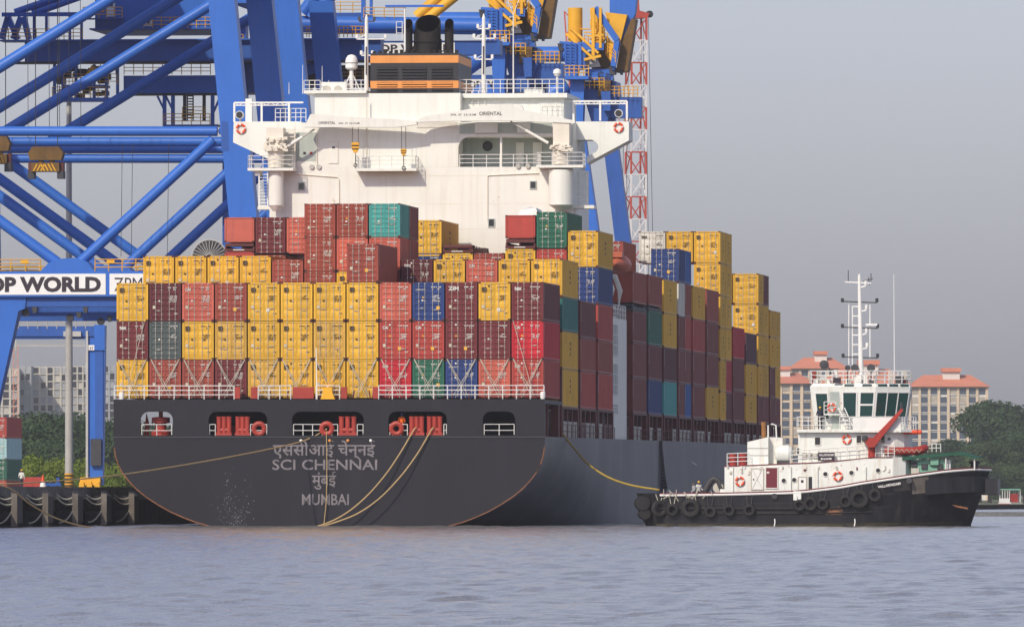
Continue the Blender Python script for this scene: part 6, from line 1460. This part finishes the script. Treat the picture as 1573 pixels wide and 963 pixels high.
# wheelhouse: flared facets with windows
zw0, zw1 = zbd, tz(594, -2.3); wt = tz(589, -2.3)
base = [(txx(1252, -2.2), -2.0), (txx(1340, -2.2), -2.0), (txx(1388, -1.2), -.75), (txx(1390, 0), .75), (txx(1352, 2), 2.0), (txx(1252, 2), 2.0)]
topp = [(txx(1244, -2.4), -2.35), (txx(1346, -2.4), -2.35), (txx(1398, -1.2), -.9), (txx(1399, 0), .9), (txx(1358, 2), 2.35), (txx(1250, 2), 2.35)]
m = MB(); nb = len(base); m.add([(x, y, zw0) for x, y in base] + [(x, y, zw1) for x, y in topp], [(i, (i+1) % nb, (i+1) % nb + nb, i + nb) for i in range(nb)] + [tuple(range(nb, 2*nb))]); wh = m.build('wheelhouse', M['tug_white'], T, smooth=False)
m = MB(); cx0 = sum(p[0] for p in topp) / nb
m.add([(x, y, zw1 + .003) for x, y in topp] + [(x + (cx0 - x) * .05, y * .93, wt) for x, y in topp], [(i, (i+1) % nb, (i+1) % nb + nb, i + nb) for i in range(nb)] + [tuple(range(nb, 2*nb)), tuple(range(nb))[::-1]]); m.build('wheelhouse_roof', M['tug_white'], T, smooth=False)
def facet(f, u0, u1, v0, v1, mat, nm, off=.012, thick=.03, parent=None):
    A_, B_ = Vector((*base[f], zw0)), Vector((*base[(f+1) % nb], zw0)); C_, D_ = Vector((*topp[(f+1) % nb], zw1)), Vector((*topp[f], zw1))
    nrm = (B_ - A_).cross(D_ - A_).normalized(); P = lambda u, v: A_.lerp(B_, u).lerp(D_.lerp(C_, u), v)
    q = [P(u0, v0), P(u1, v0), P(u1, v1), P(u0, v1)]; m = MB(); m.add([p + nrm * off for p in q] + [p + nrm * (off + thick) for p in q], [(0,1,2,3), (4,5,6,7), (0,1,5,4), (1,2,6,5), (2,3,7,6), (3,0,4,7)])
    return m.build(nm, M[mat], parent or wh, smooth=False)
def wwin(f, u0, u1, v0=.30, v1=.86):
    o = facet(f, u0, u1, v0, v1, 'glass', 'window')
    for a, b, c, d in ((u0 - .02, u1 + .02, v1, v1 + .03), (u0 - .02, u1 + .02, v0 - .03, v0), (u0 - .02, u0, v0, v1), (u1, u1 + .02, v0, v1)): facet(f, a, b, c, d, 'white_trim', 'window_frame', .012, .05, o)
    return o
wwin(0, .075, .25, .26, .84); wwin(0, .50, .70); o = wwin(0, .77, .97); facet(0, .77, .97, .56, .60, 'white_trim', 'window_bar', .03, .04, o)
for a, b in ((.04, .33), (.36, .65), (.68, .97)): wwin(1, a, b)
wwin(2, .06, .46); wwin(2, .54, .94)
facet(0, .29, .44, .02, .88, 'shade_green', 'door', .01, .02)
for u0, u1, f in ((.52, .66, 0), (.79, .93, 0), (.05, .32, 1), (.38, .64, 1), (.70, .95, 1)):
    A_, B_ = Vector((*topp[f], 0)), Vector((*topp[f+1], 0)); p, q = A_.lerp(B_, u0), A_.lerp(B_, u1); n_ = (B_ - A_).cross(Vector((0, 0, 1))).normalized() * .02
    part('roof_window', M['glass'], wh, 'add', [p + n_ + Vector((0, 0, zw1 + .03)), q + n_ + Vector((0, 0, zw1 + .03)), q + n_ * -2 + Vector((0, 0, wt - .04)), p + n_ * -2 + Vector((0, 0, wt - .04))], [(0, 1, 2, 3)])
m = MB(); rt = [(x, y) for x, y in topp]
for i in range(nb): a, b = rt[i], rt[(i + 1) % nb]; m.rail((a[0], a[1] * .95, wt), (b[0], b[1] * .95, wt), .95, 6 if i != 1 else 4, .03, 3)
m.build('roof_rail', M['white_trim'], T)
bo = part('sign_box', M['ink'], T, 'box', txx(1280, -2.4), txx(1292, -2.4), -2.5, -2.42, tz(588.5, -2.4), tz(580, -2.4))
rnd = random.Random(21)
for q in range(26): px, py = rnd.uniform(1250, 1392), rnd.uniform(568, 588); p = th(px, py, rnd.uniform(-1.5, .5)); s = rnd.uniform(.06, .2); part('roof_locker', M[rnd.choice(('white_rusty', 'white_rusty', 'dark_steel', 'bld_tan', 'crane_red'))], T, 'box', p.x - s, p.x + s, p.y - s, p.y + s, wt, p.z)
m = MB(); m.path([th(1277, 575, -1.8), th(1274, 566, -1.8), th(1270, 561, -1.8)], .05, 6); p = th(1266, 560, -1.8); m.lathe([(.1, -.25), (.34, -.2), (.34, .2), (.12, .3)], (p.x, -1.8, p.z), 12, 0, 'y'); m.build('searchlight', M['dark_steel'], T)
for px, r_ in ((1313, .28), (1338, .3), (1302, .2)): p = th(px, 565, -.6); m = MB(); m.lathe([(r_, -.15), (r_, .15)], (p.x, -.6, p.z), 12, 0, 'y').tube((p.x, -.6, wt), (p.x, -.6, p.z), .05, n=6); m.build('horn', M['dark_steel'], T)
# mast
def mp(px, py): return th(px, py, -.3)
m = MB(); m.tube(mp(1323, 589), mp(1320, 424), .21, .12, 10); m.tube(mp(1320, 428), mp(1320, 421), .14, .06, 8); ma = m.build('mast', M['white_trim'], T)
for a, b, py, mt in ((1294, 1347, 464, 'dark_steel'), (1294, 1348, 503.5, 'dark_steel'), (1295, 1348, 549, 'dark_steel'), (1298, 1338, 434, 'white_trim')):
    m = MB(); m.beam(mp(a, py - 1), mp(b, py + 1), .09)
    for e in (a, b):
        if mt == 'dark_steel': p = mp(e, py); m.lathe([(.10, -.02), (.12, .1), (.12, .26), (.05, .3)], p, 8)
    m.build('mast_arm', M[mt], ma)
for px, py in ((1331, 477), (1331, 513), (1332, 535), (1330, 440)): m = MB(); m.beam(mp(1320, py + 2), mp(px, py - 1), .10); p = mp(px, py - 2); m.lathe([(.1, 0), (.12, .12), (.12, .3), (.04, .34)], p, 8); m.build('lamp_bracket', M['white_trim'], ma)
for px, q0, q1 in ((1304, 467, 560), (1309.5, 470, 585), (1336.5, 468, 550)): part('mast_stay', M['white_trim'], ma, 'tube', mp(px, q1), mp(px, q0), .05, n=6)
m = MB()
for i in range(6): m.tube(mp(1309.5, 471 + i * 14.6), mp(1319, 471 + i * 14.6), .05, n=6)
m.build('mast_rung', M['white_trim'], ma)
m = MB()
for a, b in (((1303, 434), (1303, 415)), ((1336, 438), (1334, 426)), ((1338, 432), (1338, 420)), ((1326, 432), (1341, 428))): m.tube(mp(*a), mp(*b), .03, n=4)
m.build('wind_sensor', M['dark_steel'], ma)['kind'] = 'stuff'; m = MB(); m.box(mp(1330, 502).x, mp(1348, 502).x, -.5, -.1, mp(0, 503.5).z, mp(0, 500.5).z); m.build('radar_scanner', M['white_trim'], ma)
part('whip_aerial', M['white_trim'], T, 'tube', th(1374, 582, -1), th(1373, 422, -1), .045, .02, 6)
# bridge stair, figure rail
m = MB(); a, b = th(1302, 660, -2.7), th(1287, 622, -2.7)
m.beam(th(1302, 657, -2.8), th(1288, 626, -2.8), .08).beam(th(1311, 657, -2.8), th(1297, 626, -2.8), .08)
for i in range(6): t = (i + .5) / 6; m.box(a.x + (b.x - a.x) * t - .1, a.x + (b.x - a.x) * t + .35, -2.85, -2.4, zbd + t * 1.7 - .03, zbd + t * 1.7 + .03)
m.build('bridge_stair', M['white_trim'], T)
part('stair_landing', M['tug_white'], T, 'box', txx(1266, -2.6), txx(1300, -2.6), -2.85, -2.36, tz(637.5, -2.6), tz(635.5, -2.6)); m = MB(); m.rail((txx(1266, -2.8), -2.8, tz(635.5, -2.6)), (txx(1284, -2.8), -2.8, tz(635.5, -2.6)), .9, 3, .03, 3); m.build('landing_rail', M['white_trim'], T)
buoy('orange lifebuoy on the rail by the tug\'s wheelhouse door', TF, th(1277.5, 626, -2.95), .27, 'y', G)
# red deck crane
m = MB(); p = th(1339.5, 700, -2.75); m.lathe([(.30, zu(1339) - .02), (.30, tz(685, -2.75)), (.42, tz(684, -2.75)), (.42, tz(676, -2.75))], (p.x, -2.72, 0), 14); m.build('crane_post', M['crane_red'], T)
m = MB(); q = [th(*c_, -3.2) for c_ in ((1327, 676), (1330, 672), (1342, 672), (1385, 627), (1388, 630), (1350, 678), (1343, 687), (1334, 687))]; m.prism([(c_.x, c_.z) for c_ in q], -3.45, -3.0, 'y'); m.build('crane_arm', M['crane_red'], T, smooth=False)
m = MB(); m.lathe([(.26, -.35), (.26, .35)], (th(1329, 674, -3.1).x, -3.1, th(1329, 674, -3.1).z), 12, 0, 'y').tube(th(1385, 629, -3.2), th(1384, 618, -3.2), .1, n=6); m.build('crane_winch', M['dark_steel'], T)
# rescue boat and float
rb = empty('rescue_boat', TF.world((th(1390, 690, -2.3).x, -2.0, zr + .05)), TYAW, 'red inflatable rescue boat on the tug\'s foredeck house', 'boat')
a, b = th(1361, 690, -2.3).x, th(1421, 690, -2.3).x; hl = (b - a) / 2; m = MB(); z_ = .42
m.path([(-hl, -.62, z_), (hl * .5, -.62, z_), (hl * .85, -.4, z_ + .1), (hl, 0, z_ + .2), (hl * .85, .4, z_ + .1), (hl * .5, .62, z_), (-hl, .62, z_)], .3, 10); m.build('buoyancy_tube', M['crane_red'], rb)
m = MB(); m.prism([(-hl, .1), (hl * .6, .1), (hl * .9, .35), (hl * .5, .4), (-hl, .4)], -.5, .5, 'y'); m.build('boat_bottom', M['dark_steel'], rb); m = MB()
for i in range(6): x = -hl * .6 + i * hl * .25; m.path([(x, -.93, z_ + .12), (x + hl * .12, -.95, z_ - .12), (x + hl * .24, -.93, z_ + .12)], .025, 5)
m.build('grab_line', M['rope_pale'], rb)
part('outboard_motor', M['dark_steel'], rb, 'box', -hl - .4, -hl, -.2, .2, .2, .9)
lf = empty('rescue_float', TF.world(th(1402, 663.5, -2.1)), TYAW, 'red rolled rescue float hung on the bridge deck rail of the tug', 'float'); m = MB(); m.lathe([(.05, -.72), (.16, -.66), (.17, 0), (.16, .66), (.05, .72)], (0, 0, 0), 12, 0, 'x'); m.build('float_body', M['lifebuoy_orange'], lf); m = MB(); m.box(-.4, -.34, -.18, .18, -.18, .18).box(.34, .4, -.18, .18, -.18, .18); m.build('float_strap', M['crane_red'], lf)
# foredeck rail and winch aft
m = MB(); m.rail(th(1425, 694, -1), th(1445, 694, -1), .6, 3, .03, 2); m.build('foredeck_rail', M['white_trim'], T)
m = MB(); m.path([th(1081, 757, -1.5), th(1092, 738, -1.5), th(1097, 735, -1.5), th(1103, 738, -1.5), th(1110, 756, -1.5)], .26, 10); m.build('towing_bow', M['dark_steel'], T)
part('tow_winch', M['bld_tan'], T, 'lathe', [(.4, -.5), (.4, .5)], (txx(1100), -1.2, tz(749)), 12, 0, 'y')
part('life_box', M['white_trim'], T, 'box', txx(1105), txx(1112), -2.6, -1.8, tz(757), tz(751))
# ---------------------------------------------------------------- people
def person(label, loc, yaw, height, mats, helmet, pose):
    """one continuous skinned body; mats: (shirt, trousers)"""
    r = empty('person', loc, yaw, label, 'person'); h = height
    J = dict(pel=(0, 0, .53), spi=(0, .0, .64), che=(0, .0, .77), nec=(0, 0, .855), hea=(0, -.012, .90), top=(0, -.005, .965),
             shl=(.105, 0, .81), ell=(.15, .02, .655), hal=(.16, -.05, .52), fil=(.16, -.07, .465), shr=(-.105, 0, .81), elr=(-.15, .02, .655), har=(-.16, -.05, .52), fir=(-.16, -.07, .465),
             hil=(.05, 0, .51), knl=(.06, -.01, .28), anl=(.065, .01, .045), tol=(.07, -.075, .02), hir=(-.05, 0, .51), knr=(-.06, -.01, .28), anr=(-.065, .01, .045), tor=(-.07, -.075, .02), nos=(0, -.052, .905))
    J.update(pose); Rd = dict(pel=.078, spi=.075, che=.088, nec=.032, hea=.045, top=.04, shl=.045, ell=.031, hal=.022, fil=.014, shr=.045, elr=.031, har=.022, fir=.014, hil=.058, knl=.043, anl=.03, tol=.022, hir=.058, knr=.043, anr=.03, tor=.022, nos=.012)
    ks = list(J); E = [('pel', 'spi'), ('spi', 'che'), ('che', 'nec'), ('nec', 'hea'), ('hea', 'top'), ('che', 'shl'), ('shl', 'ell'), ('ell', 'hal'), ('hal', 'fil'), ('che', 'shr'), ('shr', 'elr'), ('elr', 'har'), ('har', 'fir'), ('pel', 'hil'), ('hil', 'knl'), ('knl', 'anl'), ('anl', 'tol'), ('pel', 'hir'), ('hir', 'knr'), ('knr', 'anr'), ('anr', 'tor'), ('hea', 'nos')]
    me = bpy.data.meshes.new('skeleton'); me.from_pydata([tuple(c * h for c in J[k_]) for k_ in ks], [(ks.index(a), ks.index(b)) for a, b in E], [])
    o = bpy.data.objects.new('skeleton', me); col.objects.link(o); sk = o.modifiers.new('skin', 'SKIN'); sk.use_smooth_shade = True
    ly = me.skin_vertices[0].data if me.skin_vertices else None
    if ly is None:
        me.attributes.new('x', 'FLOAT', 'POINT')
    for i, k_ in enumerate(ks):
        ly[i].radius = (Rd[k_] * h * (1.15 if k_ in ('che', 'pel', 'spi') else 1), Rd[k_] * h * (.72 if k_ in ('che', 'pel', 'spi') else 1)); ly[i].use_root = (k_ == 'pel')
    sub = o.modifiers.new('sub', 'SUBSURF'); sub.levels = 1; sub.render_levels = 1
    dg = bpy.context.evaluated_depsgraph_get(); b = bpy.data.meshes.new_from_object(o.evaluated_get(dg)); bpy.data.objects.remove(o)
    b.name = 'body'; b.materials.clear()
    for mt in (M[mats[0]], M[mats[1]], M['skin'], M['hair']): b.materials.append(mt)
    zone = lambda e: 2 if e in (('hal', 'fil'), ('har', 'fir'), ('nec', 'hea'), ('hea', 'top'), ('hea', 'nos'), ('che', 'nec')) else 3 if e in (('anl', 'tol'), ('anr', 'tor')) else 1 if e[0] in ('hil', 'hir', 'knl', 'knr') or e in (('pel', 'hil'), ('pel', 'hir')) else 0
    P = {k_: Vector(J[k_]) * h for k_ in ks}
    for f in b.polygons:
        c = f.center; best = None
        for e in E:
            a_, b_ = P[e[0]], P[e[1]]; t = max(0, min(1, (c - a_).dot(b_ - a_) / max(1e-9, (b_ - a_).length_squared))); d = (c - a_.lerp(b_, t)).length
            if best is None or d < best[0]: best = (d, e)
        z = zone(best[1]); f.material_index = 0 if best[1] == ('che', 'nec') and c.z < .84 * h else z; f.use_smooth = True
        if z == 2 and best[1] in (('hea', 'top'),) and (c.z > P['top'].z or c.y > P['hea'].y + .03 * h): f.material_index = 3
    link('body', b, r)
    t = P['hea'].lerp(P['top'], .55)
    if helmet: part('hard_hat', M[helmet], r, 'lathe', [(.072 * h, -.004 * h), (.056 * h, .0), (.054 * h, .022 * h), (.04 * h, .045 * h), (.012 * h, .055 * h)], (t.x, t.y, t.z + .015 * h), 14)
    return r
sitr = dict(hal=(.13, -.14, .60), fil=(.12, -.18, .585), har=(-.13, -.14, .60), fir=(-.12, -.18, .585))
p = SF.hit(617, 660, y=.55); person('sailor in orange boiler suit and blue hard hat at the ship\'s stern opening', SF.world((p.x, .55, DECK + .05)), -PHI, 1.74, ('orange_suit', 'orange_suit'), 'helmet_blue', sitr)
walk = dict(knl=(.055, -.05, .28), anl=(.06, -.05, .045), tol=(.065, -.13, .02), anr=(-.06, .07, .05), tor=(-.065, 0, .015), ell=(.15, .0, .655), hal=(.14, -.09, .58), fil=(.13, -.13, .56))
person('quay worker in white shirt and yellow hard hat near the left edge', (at(33, 745, 800).x, 800, QZ + .002), R(155), 1.66, ('white_cloth', 'dark_cloth'), 'helmet_yellow', walk)
p = th(1075, 752, -1.2); person('tug crewman in pale shirt and yellow hard hat on the after deck', TF.world((p.x, -1.9, 1.7)), TYAW + R(40), 1.72, ('white_cloth', 'dark_cloth'), 'helmet_yellow', sitr)
p = th(1068, 752, -1.2); person('bareheaded tug crewman in grey shirt on the after deck', TF.world((p.x, -2.3, 1.7)), TYAW - R(60), 1.62, ('grey_cloth', 'dark_cloth'), None, walk)
p = th(1260, 640, -2.5); person('crewman in yellow hard hat at the tug\'s wheelhouse door', TF.world((p.x, -2.62, zbd)), TYAW + R(20), 1.72, ('dark_cloth', 'dark_cloth'), 'helmet_yellow', sitr)
part('grating', M['dark_steel'], T, 'box', txx(1056), txx(1082), -2.8, -1.4, 1.45, 1.7)
# ---------------------------------------------------------------- ropes
def smooth(pts, n=8):
    pts = [Vector(p) for p in pts]; out = []
    for i in range(len(pts) - 1):
        p0, p1, p2, p3 = pts[max(0, i-1)], pts[i], pts[i+1], pts[min(len(pts)-1, i+2)]
        for k_ in range(n): t = k_ / n; out.append(.5 * ((2*p1) + (-p0+p2)*t + (2*p0-5*p1+4*p2-p3)*t*t + (-p0+3*p1-3*p2+p3)*t**3))
    return out + [pts[-1]]
def rope(name, lb, pts, r_, mat, group=None, cat='rope'):
    o = part(name, M[mat], None, 'path', smooth(pts), r_, 6); tag(o, lb, cat, group)
sp = lambda px, py, v=-.35: SF.world(SF.hit(px, py, y=v))
G = 'mooring lines at the ship\'s stern'
bol = QF.world((-1.6, -62, QZ)); 
rope('mooring_line', 'long taut mooring line running left from the stern across the hull to the quay', [SF.world((sx(502), .1, DECK + .62)), sp(470, 675.5, -.5), at(412, 690, 744), at(300, 711, 731), at(179, 729.7, 716), at(90, 738, 703), at(0, 743, 694), bol + Vector((0, 0, .4))], .055, 'rope', G)
rope('mooring_line', 'slack mooring line sagging from the quay edge into the water at the left', [at(-20, 742, 690), at(15, 750, 693), at(45, 773, 698), at(80, 793, 704), at(115, 805, 709), at(150, 812, 712)], .06, 'rope', G)
rope('mooring_line', 'left of two slack mooring lines curving from the stern opening down to the water', [SF.world((sx(640), .0, DECK + .6)), sp(636, 660, -.3), sp(617, 692, -.5), sp(595, 725, -.8), sp(568, 757, -1.0), sp(540, 782, -1.2), sp(512, 799, -1.3), sp(482, 810, -1.4)], .06, 'rope', G)
rope('mooring_line', 'right of two slack mooring lines curving from the stern opening down to the water', [SF.world((sx(667), .0, DECK + .6)), sp(663, 660, -.3), sp(641, 697, -.5), sp(615, 732, -.9), sp(583, 765, -1.2), sp(550, 788, -1.4), sp(515, 802, -1.5), sp(480, 812, -1.6)], .06, 'rope', G)
rope('mooring_line', 'thin line hanging straight down the middle of the ship\'s stern', [SF.world((sx(502), .0, DECK + .45)), sp(501.5, 672, -.4), sp(502, 720, -.4), sp(501, 770, -.45), sp(497, 809, -.5)], .035, 'rope', G)
rope('tow_line', 'yellow tow line from the ship\'s right side down to the tug\'s stern', [SF.world((16.4, 14.0, DECK + .3)), SF.world(SF.hit(878, 684, x=16.9)), at(903, 712, 756), at(935, 733, 754), at(970, 745, 751), TF.world(th(1012, 752, -1.5))], .075, 'rope_yellow')
b_ = empty('bollard', bol, -PHI, 'black mooring bollard on the quay just out of the left edge', 'bollard'); part('bollard_body', M['dark_steel'], b_, 'lathe', [(.35, 0), (.28, .1), (.25, .45), (.38, .5), (.38, .62), (.1, .68)], (0, 0, 0), 14)
# cargo net ladder on the ship's side
nt_ = empty('net_ladder', SF.world((16.62, 0, 0)), -PHI, 'dark rope net hanging down the ship\'s side above the tug\'s stern', 'net'); m = MB()
A_ = SF.hit(1016, 684, x=16.65); 
for i in range(5):
    v_ = A_.y + (i - 2) * .16; m.path([(0, v_, DECK + .2), (.06, v_ + (i - 2) * .3 + .6, 5.0), (.1, v_ + (i - 2) * 1.1 + 1.6, 3.0 - .0), (.08, v_ + (i - 2) * .6 + 1.0, 2.3)], .06, 4)
for k_ in range(16): z = DECK - .2 - k_ * .28; w_ = .35 + max(0, 5.4 - z) * .62; c_ = A_.y + max(0, 6.4 - z) * .38; m.path([(.07, c_ - w_, z), (.1, c_, z - .06), (.07, c_ + w_, z)], .05, 4)
m.build('net_mesh', M['ink'], nt_)
o = part('draught_scuff', M['white_trim'], S, 'add', [(16.53, SF.hit(1061, 697, x=16.52).y, 5.4), (16.53, SF.hit(1065, 697, x=16.52).y, 5.15), (16.53, SF.hit(1070, 697, x=16.52).y, 5.0), (16.53, SF.hit(1070, 697, x=16.52).y, 5.06), (16.53, SF.hit(1065, 697, x=16.52).y, 5.22)], [(0, 1, 2, 3, 4)])
# ---------------------------------------------------------------- small ferry beyond the tug
FF = Frame(at(1552, 778, 1990).x, 1990.0, R(-68)); fb = fempty('passenger_ferry', FF, 'small white and red ferry with green roof beyond the tug\'s bow', 'ferry')
m = MB(); m.prism([(-2.7, -.3), (2.5, -.3), (3.2, .9), (-3.0, .8)], -1.3, 1.3, 'y'); m.build('hull', M['white_trim'], fb); part('red_band', M['crane_red'], fb, 'box', -2.85, 2.8, -1.32, -1.301, .35, .65)
part('deck_floor', M['bld_tan'], fb, 'box', -2.8, 2.8, -1.25, 1.25, .82, .9); part('roof', M['tug_green'], fb, 'prism', [(-2.6, 3.35), (2.3, 3.35), (1.9, 3.6), (-2.3, 3.6)], -1.35, 1.35, 'y')
for x in (-2.4, -1.2, 0, 1.2, 2.1):
    for y in (-1.2, 1.2): part('roof_post', M['white_trim'], fb, 'box', x - .06, x + .06, y - .06, y + .06, .9, 3.34)
part('side_panel', M['white_trim'], fb, 'box', -2.7, 2.4, -1.24, -1.2, .9, 1.7); part('wheel_cabin', M['crane_red'], fb, 'box', 1.0, 2.0, -.8, .8, .9, 2.6)
# ---------------------------------------------------------------- haze
hz = MB(); hz.box(-2600, 2600, -60, 7000, -3.0, 130.0)
mt = bpy.data.materials.new('haze_air'); mt.use_nodes = True; t = mt.node_tree; t.nodes.clear()
pv = N(t, 'ShaderNodeVolumePrincipled'); pv.inputs['Color'].default_value = (.95, .965, 1.0, 1); pv.inputs['Density'].default_value = HAZE; pv.inputs['Anisotropy'].default_value = .2
ot = N(t, 'ShaderNodeOutputMaterial'); t.links.new(pv.outputs[0], ot.inputs['Volume'])
ho = hz.build('haze', mt, None, smooth=False); tag(ho, 'pale grey haze hanging over the harbour', 'haze', kind='stuff')
